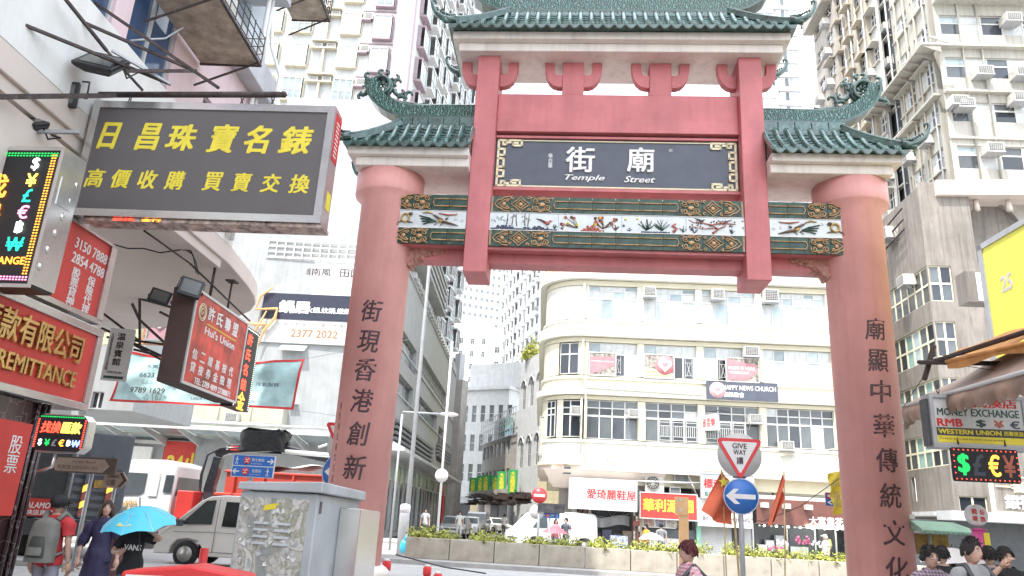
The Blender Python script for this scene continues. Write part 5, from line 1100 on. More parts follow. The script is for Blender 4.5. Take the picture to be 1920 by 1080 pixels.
PGt = Plane(*atY(1470, 900, 150).xy, -3); gt = thing('pale_glass_tower', 'tall pale blue glass and tile tower between the gate roof and the right tenements', 'building', PGt.M()); q0, q1, q2 = ex(PGt, 1425, 300), ex(PGt, 1468, 300), ex(PGt, 1512, 300)
fbox(gt, 'wall', (q0, q2, 0, 130), .5, 14, 'towerwhite')
for k in range(16): window(gt, q0+.3, q1-.2, 55+k*4.6, 55+k*4.6+4.4, .3, 3, 2, 'sky_pale' if 'sky_pale' in M else M.setdefault('sky_pale', glass('sky_pale_glass', (.45, .56, .62), .2)) and 'sky_pale', 'towerwhite', .12)
for k in range(20): window(gt, q1+.4, q2-.4, 55+k*3.7, 57.4+k*3.7, .3, 4, 1, ['curtain', 'greyglass', 'paleglass'], 'towerwhite', .2); fbox(gt, 'spandrel', (q1, q2, 57.5+k*3.7, 58.6+k*3.7), .1, .49, 'ltgrey')
# ================================================================== cream building with the church
PC = Plane(0, 42, -3)
M['creamy'] = mat('cream_yellow_render', (.66, .62, .48), .75, var=.04, scale=.8, streak=.25, dirt_or_sheen=(.55, .48, .33), dirt_or_sheen_amt=.06)
M['creamw'] = mat('white_render_band', (.66, .645, .58), .7, var=.04, scale=.8, streak=.20, dirt_or_sheen=(.5, .45, .35))
M['grill'] = mat('dark_window_grille', (.05, .05, .055), .5)
CH = thing('cream_building', 'cream four storey building with a curved left corner seen through the gate', 'building', PC.M())
cz = lambda v: PC.P(1100, v)[1]
XE = 19.8; xs = 4.42; rad = 2.4; D_ = 16
def plan(off, n=9):
    """outline of the front at an offset outwards: flat front, then the rounded left corner"""
    pts = [(XE, -off)]
    for i in range(n+1):
        a = pi/2*i/n; pts.append((xs-(rad+off)*sin(a)*1.0, rad-(rad+off)*cos(a)))
    pts.append((xs-rad-off, D_)); return pts
def band(name, z0, z1, off, m, thick=None, par=None):
    p = plan(off); g = MB()
    if thick is None: poly = p + [(XE, D_)]; g.prismz([q for q in poly[::-1]], z0, z1)
    else:
        q = plan(off-thick); n = len(p)
        for i in range(n-1):
            a, b, c, d = p[i], p[i+1], q[i+1], q[i]; g.hexa([(b[0], b[1], z0), (a[0], a[1], z0), (d[0], d[1], z0), (c[0], c[1], z0), (b[0], b[1], z1), (a[0], a[1], z1), (d[0], d[1], z1), (c[0], c[1], z1)])
    return part(name, g, m, par or CH)
band('core', 3.6, 15.0, -.55, 'creamy')
L = {4: (cz(597), cz(535)), 3: (cz(702), cz(641)), 2: (cz(821), cz(749))}
band('spandrel', cz(866), cz(823), 0, 'creamw'); band('sill', cz(829), cz(826), .08, 'creamw'); band('slab_edge', cz(872), cz(866)-.001, .12, 'creamy')
band('head_band', cz(748), cz(741), -.02, 'creamy'); band('spandrel', cz(740), cz(729), .32, 'creamw'); band('spandrel', cz(729)+.001, cz(704), .02, 'creamy'); band('sill', cz(710), cz(706), .10, 'creamw')
band('head_band', cz(640), cz(632), -.02, 'creamy'); band('spandrel', cz(631), cz(612), .32, 'creamw'); band('spandrel', cz(612)+.001, cz(599), .02, 'creamw'); band('sill', cz(603), cz(600), .10, 'creamw')
band('head_band', cz(534), cz(525), -.02, 'creamy'); band('parapet', cz(524), cz(509), .36, 'creamw'); band('roof_deck', cz(509)+.001, cz(507), .2, 'concrete')
PX = lambda u, v: PC.P(u, v)[0]
rows = {4: [(1104, 1195, 'p'), (1207, 1304, 'a'), (1316, 1415, 'a'), (1428, 1547, 'a'), (1560, 1592, 'a')], 3: [(1103, 1195, 'c'), (1207, 1306, 'c'), (1319, 1423, 'c'), (1430, 1558, 'w'), (1572, 1594, 'w')], 2: [(1100, 1196, 'd'), (1210, 1309, 'd'), (1322, 1424, 'd'), (1437, 1564, 'd'), (1578, 1596, 'd')]}
for r_, ws in rows.items():
    z0, z1 = L[r_]; vm = {4: 566, 3: 670, 2: 785}[r_]; spans = [(PX(a, vm), PX(b, vm)) for a, b, c in ws]
    # piers
    prev = xs-.02
    for k, (a, b) in enumerate(spans+[(XE, XE)]):
        if a > prev+.02: g = MB(); g.box(prev+.002, a-.002, -.03, .5, z0-.0, z1+.0); part('pier', g, 'creamy' if r_ != 4 else 'creamw', CH)
        prev = b
    for k, ((a, b), (_, _, kind)) in enumerate(zip(spans, ws)):
        n = 6 if b-a > 3.5 else 4
        if kind == 'd':
            f = window(CH, a, b, z0, z1, .16, n, [0, .58, .60, .80, 1], ['greyglass', 'greyglass', 'darkglass', 'greyglass', 'curtain', 'greyglass', 'darkglass'], 'offwhite', .06)
            if k in (1, 2):
                for i in range(n-1 if k == 1 else 3):
                    xa = a+(b-a)*(i+1-(k == 2))/n+.08; xb = a+(b-a)*(i+2-(k == 2))/n-.08; g = MB(); c_ = (xa+xb)/2; zt = z0+(z1-z0)*.56
                    bars(g, [[(xa, .1, z0+.06), (xa, .1, zt)], [(xb, .1, z0+.06), (xb, .1, zt)], [(xa+.12, .1, z0+.3), (xa+.12, .1, zt-.3)], [(xb-.12, .1, z0+.3), (xb-.12, .1, zt-.3)], [(c_-.06, .1, z0+.3), (c_-.06, .1, zt-.3)], [(c_+.06, .1, z0+.3), (c_+.06, .1, zt-.3)]]+[[(xa, .1, q), (xb, .1, q)] for q in (z0+.1, z0+.3, zt-.3, zt-.1)], .018); part('window_grille', g, 'offwhite', f)
        elif kind in 'cw':
            f = window(CH, a, b, z0, z1, .16, n, [0, .66, 1], ['curtain', 'curtain', 'darkglass', 'curtain', 'paleglass', 'curtain'] if kind == 'c' else ['curtain', 'paleglass', 'curtain'], 'offwhite', .07)
            if kind == 'c':
                i = 2 if k == 0 else (3 if k == 1 else 1); xa = a+(b-a)*i/n+.06; xb = a+(b-a)*(i+.75)/n; g = MB(); g.box(xa, xb, .145, .155, z0+.05, z0+(z1-z0)*.62); p_ = part('dark_pane', g, 'darkglass', f)
                g = MB(); zt = z0+(z1-z0)*.6; bars(g, [[(xa+.06, .10, z0+.1), (xa+.06, .10, zt)], [(xb-.06, .10, z0+.1), (xb-.06, .10, zt)], [(xa+.06, .1, z0+.2), (xb-.06, .1, z0+.2)], [(xa+.06, .1, zt-.2), (xb-.06, .1, zt-.2)], [(xa+.15, .1, z0+.2), (xb-.15, .1, zt-.2)], [(xb-.15, .1, z0+.2), (xa+.15, .1, zt-.2)]], .016); part('window_grille', g, 'offwhite', f)
        else:
            f = window(CH, a, b, z0, z1, .16, n, [0, .62, .86, 1], ['curtain', 'paleglass', 'curtain', 'paleglass', 'curtain'], 'offwhite', .07)
# windows on the rounded corner
for r_, ws in {3: [(.12, .62)], 2: [(-.0, .62), (.72, 1.05)]}.items():
    z0, z1 = L[r_]
    for a0, a1 in ws:
        a0, a1 = a0*pi/2*.62, a1*pi/2*.62; rr = rad-.05
        p0 = Vector((xs-rr*sin(a0+.05), rad-rr*cos(a0+.05), 0)); p1 = Vector((xs-rr*sin(a1+.05), rad-rr*cos(a1+.05), 0)); d = p0-p1
        t = window(CH, 0, d.length, z0+.05, z1-.05, 0, 2 if d.length > .7 else 1, [0, .62, .8, 1] if r_ == 2 else [0, .64, 1], 'darkglass', 'offwhite', .07); t.matrix_local = Matrix.Translation(p1) @ Matrix.Rotation(atan2(d.y, d.x), 4, 'Z')
for r_ in (4, 3, 2):
    z0, z1 = L[r_]; n = 10; g = MB(); q = plan(-.04, 9); p = q[1:11]
    for i in range(len(p)-1):
        if r_ == 4 or i in ((0, 4, 5, 6, 7, 8) if r_ == 3 else (3, 6, 7, 8)): a, b = p[i], p[i+1]; g.quad((b[0], b[1], z0), (a[0], a[1], z0), (a[0], a[1], z1), (b[0], b[1], z1))
    part('corner_wall', g, 'creamy' if r_ != 4 else 'creamw', CH)
    x = PX(1101, 660); g = MB(); g.tube([(x-.25, -.12, z0-.9), (x-.25, -.12, z1+.1)], .06, 6); part('drain_pipe', g, 'creamw', CH)
for r4 in ((1207, 556, 1229, 539), (1335, 561, 1357, 543), (1432, 566, 1458, 544), (1395, 668, 1422, 651), (1070, 777, 1089, 762), (1178, 782, 1197, 768), (1405, 793, 1428, 778), (1464, 843, 1487, 828)):
    a, b, c, d = PC.rect(*r4, .3); ac(CH, a, c, b-a, d-c, .45, -.02)
# notices in windows and on the wall
def onwall(name, label, cat, r4, m, off=.12, depth=.05, **k): return board(name, label, cat, PC, PC.rect(*r4, off), off, m, depth, **k)
M['poster'] = mat('printed_leaf_pattern', (.36, .32, .28), .5, var=.7, scale=5, dirt_or_sheen=(.7, .66, .6), dirt_or_sheen_amt=.9); M['rose'] = mat('rose_print', (.62, .22, .24), .5, var=.15)
t, w, h = onwall('church_poster', 'pink red poster with white slogan in the left window of the third floor', 'poster', (1105, 702, 1154, 663), 'poster', frame='offwhite')
g = MB(); g.prism([(0, h*.05), (w*.45, h*.2), (w, h*.48), (w, h*.86), (0, h*.80)], -.012, -.002); part('red_shape', g, 'rose', t); text('HAPPYNEWSCHURCH.HK', 'white', t, w*.5, h*.62, w=w*.9, h=.07, y=-.013, ext=.001)
def heart(r, cx, cz, n=28): return [(cx+r*(16*sin(a)**3)/16, cz+r*(13*cos(a)-5*cos(2*a)-2*cos(3*a)-cos(4*a))/16) for a in [2*pi*i/n for i in range(n)]]
t, w, h = onwall('heart_poster', 'poster with a red disc and white heart in the second window of the third floor', 'poster', (1209, 707, 1263, 667), 'poster', frame='offwhite')
g = MB(); g.prism([(0, 0), (w, 0), (w, h*.18), (0, h*.46)], -.006, -.002); part('yellow_corner', g, mat('pale_yellow_print', (.75, .70, .35), .5), t)
g = MB(); g.lathe([(.0, -.012), (h*.42, -.012), (h*.42, -.003)], 28, (w*.70, 0, h*.55), 'y'); part('red_disc', g, 'rose', t); g = MB(); g.prism(heart(h*.30, w*.70, h*.56)[::-1], -.018, -.013); part('white_heart', g, 'white', t); g = MB(); g.prism(heart(h*.14, w*.70, h*.58)[::-1], -.022, -.019); part('red_heart', g, 'rose', t)
text('福訊教會', 'char', t, w*.22, h*.25, w=w*.32, h=.10, y=-.008, ext=.001); text('HAPPY NEWS CHURCH', 'char', t, w*.5, h*.09, w=w*.9, h=.07, y=-.008, ext=.001)
t, w, h = onwall('hope_poster', 'red poster reading HOPE IS HERE in the third window of the third floor', 'poster', (1363, 714, 1421, 674), 'poster', off=.2, frame='offwhite')
g = MB(); g.prism([(.03, .06), (w*.6, .06), (w-.06, h*.4), (w-.06, h*.72), (w*.3, h*.9), (.03, h*.95)], -.012, -.002); part('red_shape', g, 'rose', t); text('HOPE IS HERE', 'white', t, w*.48, h*.58, w=w*.82, h=.19, y=-.013, ext=.001, off=.01); text('希望就在這裏', 'white', t, w*.40, h*.38, w=w*.62, h=.14, y=-.013, ext=.001, off=.01)
t, w, h = onwall('church_sign', 'dark grey sign reading HAPPY NEWS CHURCH with a pink heart disc', 'sign', (1325, 747, 1458, 720), 'slate', off=.42, depth=.12)
g = MB(); g.lathe([(.0, -.012), (h*.46, -.012), (h*.46, -.003)], 28, (h*.62, 0, h*.5), 'y'); part('pink_disc', g, mat('pink_disc', (.66, .40, .42), .5), t); g = MB(); g.prism(heart(h*.30, h*.62, h*.52)[::-1], -.018, -.013); part('white_heart', g, 'white', t)
g = MB(); g.prism(heart(h*.16, h*.62, h*.52)[::-1], -.022, -.019); part('pink_heart', g, 'rose', t); text('HAPPY NEWS CHURCH', 'white', t, w*.60, h*.68, w=w*.74, h=.26, y=-.002, ext=.002, off=.015); text('福訊教會', 'white', t, w*.38, h*.28, w=w*.29, h=.26, y=-.002, ext=.002, off=.03)
t = thing('projecting_mahjong_sign', 'small white projecting sign with red characters on a black bracket above the give way sign', 'sign', PC.M(*PC.P(1345, 806, .6), .6) @ Matrix.Rotation(R(-42), 4, 'Z'))
g = MB(); g.box(-1.3, .0, 0, .25, 0, .85); part('box', g, 'offwhite', t); text('麻雀耍樂', 'crimson', t, -.65, .42, w=1.05, h=.48, y=-.002, off=.02); g = MB(); g.tube([(-1.6, .1, .95), (.1, .1, 1.05), (.4, .8, 1.0)], .03, 4); part('arm', g, 'black', t)
t, w, h = onwall('pedestrian_plate', 'small white plate with black marks on the cream lower band', 'plate', (1125, 867, 1153, 857), 'offwhite', off=.15); text('↑ 佐敦道 ↑', 'char', t, w/2, h*.4, w=w*.8, h=h*.4, y=-.002, ext=.001)
# clutter pipes
g = MB()
for a, b in (((1098, 726), (1320, 741)), ((1430, 858), (1565, 842)), ((1437, 850), (1565, 856)), ((1215, 830), (1218, 864)), ((1098, 870), (1098, 700))):
    pa, pb = PC.P(*a, .36), PC.P(*b, .36); g.tube([(pa[0], -.36, pa[1]), (pb[0], -.36, pb[1])], .035, 5)
part('wall_pipes', g, 'creamy', CH)
# ground floor: recessed wall, soffit, bracketed beams
zs = cz(872)
g = MB(); g.prismz([(XE, -.1), (xs, -.1), (xs-rad*.7, .6), (xs-rad, rad), (xs-rad, D_), (XE, D_)][::-1], zs-.25, zs-.001); part('soffit', g, 'soffit', CH)
g = MB(); g.hexa([(xs-1.6, 1.0, zs-1.2), (8.6, 1.0, zs-1.2), (8.6, 2.2, zs-1.2), (xs-1.2, 2.2, zs-1.2), (xs-2.2, .0, zs-.26), (8.9, .0, zs-.26), (8.9, 2.2, zs-.26), (xs-1.6, 2.2, zs-.26)]); part('haunch', g, 'soffit', CH)
fbox(CH, 'ground_wall', (3.2, XE, .1, zs-.26), 2.4, 3.0, 'concrete')
for u in (1204, 1409, 1586): x = PX(u, 980); fbox(CH, 'shop_pier', (x-.12, x+.12, .12, zs-.27), .9, 2.39, 'offwhite')
# shoe shop
rr4 = PC.rect(1067, 953, 1195, 901, .9)
t, w, h = board('shoe_shop_sign', 'big plain white box sign with five red characters above the shoe shop', 'shop sign', PC, rr4, .9, 'offwhite', 1.6)
text('愛琦麗鞋屋', 'crimson', t, w*.62, h*.50, w=w*.72, h=.50, y=-.002, off=.02)
Sh = thing('shoe_shop', 'shoe shop with rows of slippers hung on a white wall and a dark doorway', 'shop', PC.M()); a, b = PX(1082, 980), PX(1195, 980)
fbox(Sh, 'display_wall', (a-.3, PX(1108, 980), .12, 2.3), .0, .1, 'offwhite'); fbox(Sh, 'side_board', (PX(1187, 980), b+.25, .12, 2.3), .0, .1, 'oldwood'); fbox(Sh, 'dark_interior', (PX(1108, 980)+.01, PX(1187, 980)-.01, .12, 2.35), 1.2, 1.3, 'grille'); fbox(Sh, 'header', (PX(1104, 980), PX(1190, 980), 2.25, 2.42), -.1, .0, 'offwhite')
shm = [mat('shoe_'+n_, c_, .5) for n_, c_ in (('brown', (.22, .08, .05)), ('black', (.03, .03, .03)), ('tan', (.45, .30, .2)), ('red', (.45, .06, .06)), ('white', (.6, .58, .55)))]
sg = MB(); sg.blob((0, -.02, .10), (.055, .035, .12), 8); sg.blob((.0, -.03, -.06), (.045, .035, .06), 8); sme = [sg.mesh('shoe', m_) for m_ in shm]
for j in range(8):
    for i in range(6):
        put('shoe', random.choice(sme), Sh, Matrix.Translation((PX(1083, 980)+i*.125, -.03, 2.05-j*.26)))
    for i in range(3): put('shoe', random.choice(sme), Sh, Matrix.Translation((PX(1189, 980)+i*.13, -.03, 2.1-j*.26)))
g = MB(); 
for i in range(5): g.tube([(PX(1110+i*16, 980), .9, 2.2), (PX(1110+i*16, 980)+random.uniform(-.3, .3), .5, 1.9), (PX(1180, 980), .1, 1.5+.15*i)], .012, 4)
g.grid(lambda u, v: (PX(1110, 980)+2.1*u, .95+.05*sin(u*20), 1.9-.5*v-.1*sin(u*6)), 14, 3); part('plastic_sheet', g, 'galv', Sh)
for k in range(4): fbox(Sh, 'shoe_rack', (PX(1112, 980)+k*.55, PX(1112, 980)+k*.55+.5, .12, 1.05+.15*(k % 2)), .6, 1.1, ('rust', 'bluegrey', 'grille', 'oldwood')[k])
t, w, h = board('patterned_table', 'blue and white cloth covered table outside the shoe shop', 'table', PC, (PX(1142, 1030), PX(1173, 1030), .12, .95), 1.0, mat('blue_lace', (.38, .42, .62), .6, var=.6, scale=9), .7)
# tea shop
t, w, h = board('herbal_tea_sign', 'red sign with large yellow characters above the herbal tea shop', 'shop sign', PC, PC.rect(1201, 970, 1306, 929, .5), .5, 'redsign', .3, 'alu')
text('華利源', 'yellow', t, w*.36, h*.52, w=w*.62, h=.62, y=-.002, off=.03); g = MB(); g.box(w*.83, w*.94, -.02, -.002, h*.28, h*.78); p_ = part('yellow_tag', g, 'yellow', t); text('涼茶', 'crimson', p_, w*.885, h*.53, w=.22, h=.5, y=-.021, ext=.002, vert=True)
Te = thing('tea_shop', 'herbal tea shop counter with food photographs and a glass front under the red sign', 'shop', PC.M()); a, b = PX(1204, 1000), PX(1307, 1000)
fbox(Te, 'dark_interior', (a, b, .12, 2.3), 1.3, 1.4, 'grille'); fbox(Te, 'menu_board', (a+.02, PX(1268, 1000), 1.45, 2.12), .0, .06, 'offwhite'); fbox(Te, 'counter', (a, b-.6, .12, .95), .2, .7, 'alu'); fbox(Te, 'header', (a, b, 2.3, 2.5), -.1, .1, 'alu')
for k in range(3): fbox(Te, 'food_photo', (a+.08+k*.62, a+.62+k*.62, 1.5, 1.86), -.02, -.002, mat('food_print_%d' % k, ((.35, .22, .18), (.25, .24, .30), (.40, .38, .34))[k], .5, var=.9, scale=14, dirt_or_sheen=(.75, .74, .72), dirt_or_sheen_amt=.8))
text('咖啡檸檬茶 涼茶龜苓膏', 'char', Te, a+.95, 2.0, w=1.7, h=.11, y=-.003, ext=.001)
for k in range(3): g = MB(); g.quad((a+.1+k*.95, .15, .96), (a+1.0+k*.95, .15, .96), (a+1.0+k*.95, .15, 1.42), (a+.1+k*.95, .15, 1.42)); part('glass_pane', g, 'greyglass', Te)
# alcove with condensers above
Cd = thing('condenser_alcove', 'dark alcove above the tea shop holding an air conditioner fan unit and ducts', 'air conditioner', PC.M()); a, b = PX(1197, 905), PX(1307, 905)
fbox(Cd, 'recess', (a, b, 3.35, zs-.3), 1.6, 1.7, 'grille'); r4 = PC.rect(1210, 922, 1245, 889, -.2); fbox(Cd, 'fan_unit', r4, .2, .7, 'acbox')
cx, c2 = (r4[0]*.6+r4[1]*.4), (r4[2]+r4[3])/2; g = MB(); g.lathe([(.0, .17), (.36, .17), (.36, .20)], 24, (cx, 0, c2), 'y'); part('fan_grille', g, 'grille', Cd)
g = MB(); [g.tube([(cx+.35*cos(q*pi/6), .15, c2+.35*sin(q*pi/6)), (cx-.35*cos(q*pi/6), .15, c2-.35*sin(q*pi/6))], .012, 4) for q in range(6)]; [g.tube([(cx+r_*cos(q*pi/8), .15, c2+r_*sin(q*pi/8)) for q in range(16)], .012, 4, close=True) for r_ in (.12, .24, .35)]; part('fan_guard', g, 'acbox', Cd)
for q4 in ((1267, 905, 1292, 889), (1258, 926, 1277, 914)): fbox(Cd, 'duct_box', PC.rect(*q4), .3, .9, 'louvre'); x0, x1, z0, z1 = PC.rect(*q4); g = MB(); g.tube([(x0, .28, z0), (x1, .28, z0), (x1, .28, z1), (x0, .28, z1)], .04, 4, close=True); part('duct_frame', g, 'offwhite', Cd)
g = MB(); g.tube([(PX(1195, 900), -.1, PC.P(1195, 902)[1]), (PX(1312, 900), -.1, PC.P(1312, 906)[1])], .04, 6); g.tube([(PX(1290, 890), .1, PC.P(1290, 888)[1]), (PX(1310, 930), .1, PC.P(1310, 935)[1])], .04, 6); part('conduits', g, 'offwhite', Cd)
# mah-jong parlour
t, w, h = board('vertical_parlour_sign', 'grey hanging sign with a red character above the mah-jong parlour', 'shop sign', PC, PC.rect(1316, 932, 1412, 893, .7), .7, 'ltgrey', .2, 'galv'); text('標奇', 'crimson', t, w*.22, h*.6, w=w*.36, h=.48, y=-.002, off=.03); text('蔴雀娛樂', 'glaze2', t, w*.2, h*.15, w=w*.3, h=.25, y=-.002, off=.02)
t, w, h = board('mahjong_sign', 'white sign reading BIU KEE MAH-JONG above the roller shutter', 'shop sign', PC, PC.rect(1310, 984, 1408, 940, .45), .45, 'offwhite', .25, 'alu')
text('標記蔴雀', 'crimson', t, w*.68, h*.66, w=w*.6, h=.36, y=-.002, off=.03); text('BIU KEE MAH-JONG', 'char', t, w*.52, h*.24, w=w*.88, h=.26, y=-.002, off=.01)
Mj = thing('mahjong_parlour', 'closed roller shutter with a green jamb and a dark doorway under the mah-jong sign', 'shop', PC.M()); a, b = PX(1311, 1020), PX(1374, 1020)
n = 26
for k in range(n): zc = .12+(2.08)*k/n; g = MB(); g.hexa([(a+.12, .16, zc), (b, .16, zc), (b, .22, zc), (a+.12, .22, zc), (a+.12, .20, zc+2.08/n*.9), (b, .20, zc+2.08/n*.9), (b, .24, zc+2.08/n*.9), (a+.12, .24, zc+2.08/n*.9)]); part('shutter_slat', g, 'alu', Mj)
fbox(Mj, 'green_jamb', (a-.12, a+.11, .12, 2.3), .0, .3, mat('mint_paint', (.25, .52, .42), .6)); fbox(Mj, 'doorway', (b+.05, PX(1397, 1020), .12, 2.2), .4, .5, 'grille'); fbox(Mj, 'jamb', (PX(1397, 1020), PX(1410, 1020), .12, 2.3), .05, .5, 'ltgrey')
# flower shop
fx0, fx1 = PX(1411, 980), PX(1606, 980)
g = MB(); zz0, zz1 = 1.95, PC.P(1500, 940)[1]; g.box(fx0, fx1, -.9, -.8, zz0, zz1); Fs = thing('flower_shop', 'flower shop with a long maroon fascia and glass front beside the right pillar', 'shop', PC.M()); part('fascia', g, mat('maroon_board', (.16, .06, .045), .5, var=.15), Fs)
text('大富貴花店', 'white', Fs, PX(1545, 978), PC.P(1545, 978)[1]+.0, w=2.15, h=.42, y=-.905, ext=.05, off=.03); g = MB(); g.box(PX(1500, 985), fx1, -1.0, -.92, PC.P(1540, 988)[1]-.08, PC.P(1540, 988)[1]+.04); part('tube_lamp', g, 'lamp', Fs)
for k in range(3): x = PX(1416+40*k, 950); g = MB(); g.box(x, x+.35, -1.3, -.92, 2.75, 3.0); part('spot_lamp', g, 'acbox', Fs)
for k in range(9): x = fx0+.5+k*.62; g = MB(); g.blob((x, -.4, 1.86), (.07, .07, .05), 6); part('ceiling_lamp', g, 'lamp', Fs)
fbox(Fs, 'interior', (fx0, fx1, .12, 1.94), 1.4, 1.5, mat('dim_interior', (.10, .09, .10), .6, var=.5, scale=1.5, dirt_or_sheen=(.3, .28, .26), dirt_or_sheen_amt=.6)); fbox(Fs, 'ceiling', (fx0, fx1, 1.945, 1.96), -.79, 1.39, 'offwhite')
for u in (1411, 1475, 1527, 1566): x = PX(u, 1010); fbox(Fs, 'mullion', (x, x+.08, .12, 1.94), .0, .08, 'alu')
for k, u in enumerate((1413, 1478, 1530, 1569)): x = PX(u, 1010); g = MB(); g.quad((x+.05, .05, .5), (x+1.6, .05, .5), (x+1.6, .05, 1.9), (x+.05, .05, 1.9)); part('glass_pane', g, glass('shop_glass%d' % k, (.09, .10, .11), .05), Fs)
for k, (u, m_) in enumerate(((1420, 'offwhite'), (1432, 'ltgrey'), (1450, 'galv'), (1490, 'grille'))): x = PX(u, 1020); fbox(Fs, 'stand', (x, x+.4, .12, .9+.25*(k % 3)), -.5, -.2, m_)
flm = [mat('petal_'+n_, c_, .5) for n_, c_ in (('pink', (.6, .10, .22)), ('white', (.8, .75, .78)), ('red', (.55, .03, .05)))]
fl_lab = ['dark leafed plant with white blooms at the left of the flower shop', 'tall dark shrub with pink blooms inside the flower shop window', 'shrub with white and pink blooms by the notice board', 'red flowering shrub beside the right pillar', 'low dark shrub behind the yellow green bushes']
for k, (u, h_, m_) in enumerate(((1450, .9, 1), (1490, 1.15, 0), (1520, 1.0, 1), (1580, 1.5, 2), (1437, .6, 0))):
    x = PX(u, 1025); t = thing('potted_plant', fl_lab[k], 'plant', PC.M(x, .12, 1.1), 'flowering plants of the flower shop'); part('foliage', leafball(260, .5, .35, h_*.9, .12, 30+k), 'leafd', t, at(0, 0, .15)); g = MB(); g.lathe([(.12, 0), (.18, .28), (.16, .28)], 12); part('pot', g, 'coral', t)
    g = MB(); rnd = random.Random(k)
    for q in range(14): g.blob((rnd.uniform(-.4, .4), -.3-rnd.random()*.1, h_*rnd.uniform(.75, 1.05)+.1), .07, 6, .3)
    part('blooms', g, flm[m_], t, kind='stuff')
t, w, h = board('grey_notice_board', 'small grey notice board behind the bushes before the flower shop', 'notice board', PK, (*PK.rect(1500, 1064, 1533, 1046)[:2], .35, 1.15), -.9, 'ltgrey', .05)
# corrugated wall above the flower shop
g = MB(); x0 = PX(1412, 915); x1 = XE; z0, z1 = zz1+.25, zs-.27; n = int((x1-x0)/.3)
for k in range(n): g.box(x0+k*.3, x0+k*.3+.27, .9, 1.0, z0, z1)
part('corrugated_wall', g, 'offwhite', CH, kind='stuff'); g = MB(); g.tube([(x0, .8, z0+.1), (x1, .8, z0+.1)], .07, 6); g.box(x0, x1, -.3, 1.0, zz1+.001, zz1+.22); part('gutter', g, 'creamw', CH)
for u in (1441, 1497, 1553): x = PX(u, 915); g = MB(); g.tube([(x, .82, z0), (x, .82, z1)], .05, 5); part('drain_pipe', g, 'offwhite', CH)
g = MB(); g.tube([(PX(1456, 920), .7, z0), (PX(1456, 920), .7, z1)], .05, 5); part('dark_pipe', g, 'grille', CH)
# corner lamp, sign and vertical restaurant sign at the left end
t = thing('wall_floodlight', 'white flood lamp under the curved corner of the cream building', 'lamp', PC.M(*PC.P(1070, 886, -.3), -.3)); g = MB(); g.box(-.45, .05, -.1, .3, -.15, .35); part('housing', g, 'acbox', t); g = MB(); g.box(-.4, .0, -.12, -.102, -.1, .3); part('lens', g, 'greyglass', t)
Pv = Plane(*atY(1016, 860, 43.5).xy, -10); x0, x1, z0, z1 = Pv.rect(1011, 852, 1021, 782)
t, w, h = board('tall_restaurant_sign', 'tall narrow brown sign with gold characters at the left end of the cream building', 'shop sign', Pv, (x0, x1, z0, z1), 0, 'oldwood', .3, 'galv'); text('酒家食廚', 'gold', t, w/2, h/2, w=w*.8, h=h*.92, y=-.002, vert=True, off=.03)
# ================================================================== right side: tenements across the road
RBF = Plane(25.8, 39.95, -3.0)        # front face, s from the corner
RSD = Plane(25.8, 39.95, 266+0)       # flank: runs away from the viewer; s counts towards the viewer
M['tenement'] = mat('tenement_cream_render', (.44, .425, .38), .85, var=.08, scale=.7, streak=.75, dirt_or_sheen=(.22, .20, .15), dirt_or_sheen_amt=.15, bump=.08, bscale=12)
M['tenwhite'] = mat('tenement_white_render', (.48, .47, .44), .85, var=.06, scale=.7, streak=.4, dirt_or_sheen=(.42, .40, .34))
M['tenbrown'] = mat('tenement_tan_render', (.46, .41, .33), .85, var=.15, scale=.6, streak=.6, dirt_or_sheen=(.33, .26, .19), dirt_or_sheen_amt=.25)
M['tengrey'] = mat('podium_concrete', (.25, .225, .20), .85, var=.15, scale=.7, streak=.85, dirt_or_sheen=(.09, .075, .06), dirt_or_sheen_amt=.35, bump=.1, bscale=15)
M['creamframe'] = mat('cream_window_frame', (.70, .66, .50), .6, var=.06)
T1 = thing('corner_tenement', 'tall stained cream corner tenement with window bands and many air conditioners at the upper right', 'building', RBF.M())
fl = [RBF.P(1810, v)[1] for v in (361, 258, 176, 91, 27)]    # floor edge heights, upwards
zb1 = RBF.P(1810, 365)[1]; LEN = 16
# front: solid spandrels and window bands
bands = [(20.6, 'tenement', 316, 361), ]
def fr(v): return RBF.P(1830, v)[1]
rowsF = [(316, 273), (228, 192), (146, 108), (65, 29)]       # window bands bottom, top (pixel rows at the corner)
holes = [(.35, LEN-.3, fr(a), fr(b)) for a, b in rowsF]+[(.35, LEN-.3, fr(-20), fr(-56))]
part('front_wall', wall(0, LEN, zb1, 48, holes, .25, 0, None, 0), 'tenement', T1); fbox(T1, 'core', (.45, LEN-.3, zb1, 47.5), .45, 10, 'grille')
for k, h_ in enumerate(holes): window(T1, *h_, .15, 12, [0, .62, 1], ['greyglass', 'curtain', 'darkglass', 'curtain', 'greyglass', 'paleglass', 'curtain'], 'offwhite', .09)
for v, d in ((262, .15), (177, .35), (93, .40), (346, .25), (10, .9)):
    z = fr(v); g = MB(); g.box(0, LEN, -d, 0, z, z+.16); part('floor_slab', g, 'tenement', T1)
for u, v in ((1785, 196), (1851, 285), (1832, 140), (1905, 142), (1797, 201), (1886, 40), (1900, 190)):
    x, z = RBF.P(u, v, .6); ac(T1, x, z, .95, .6, .75, 0)
for u in (1840, 1878): x, z = RBF.P(u, 350); g = MB(); g.tube([(x, -.1, zb1), (x, -.1, 46)], .06, 5); part('drain_pipe', g, 'tenement', T1)
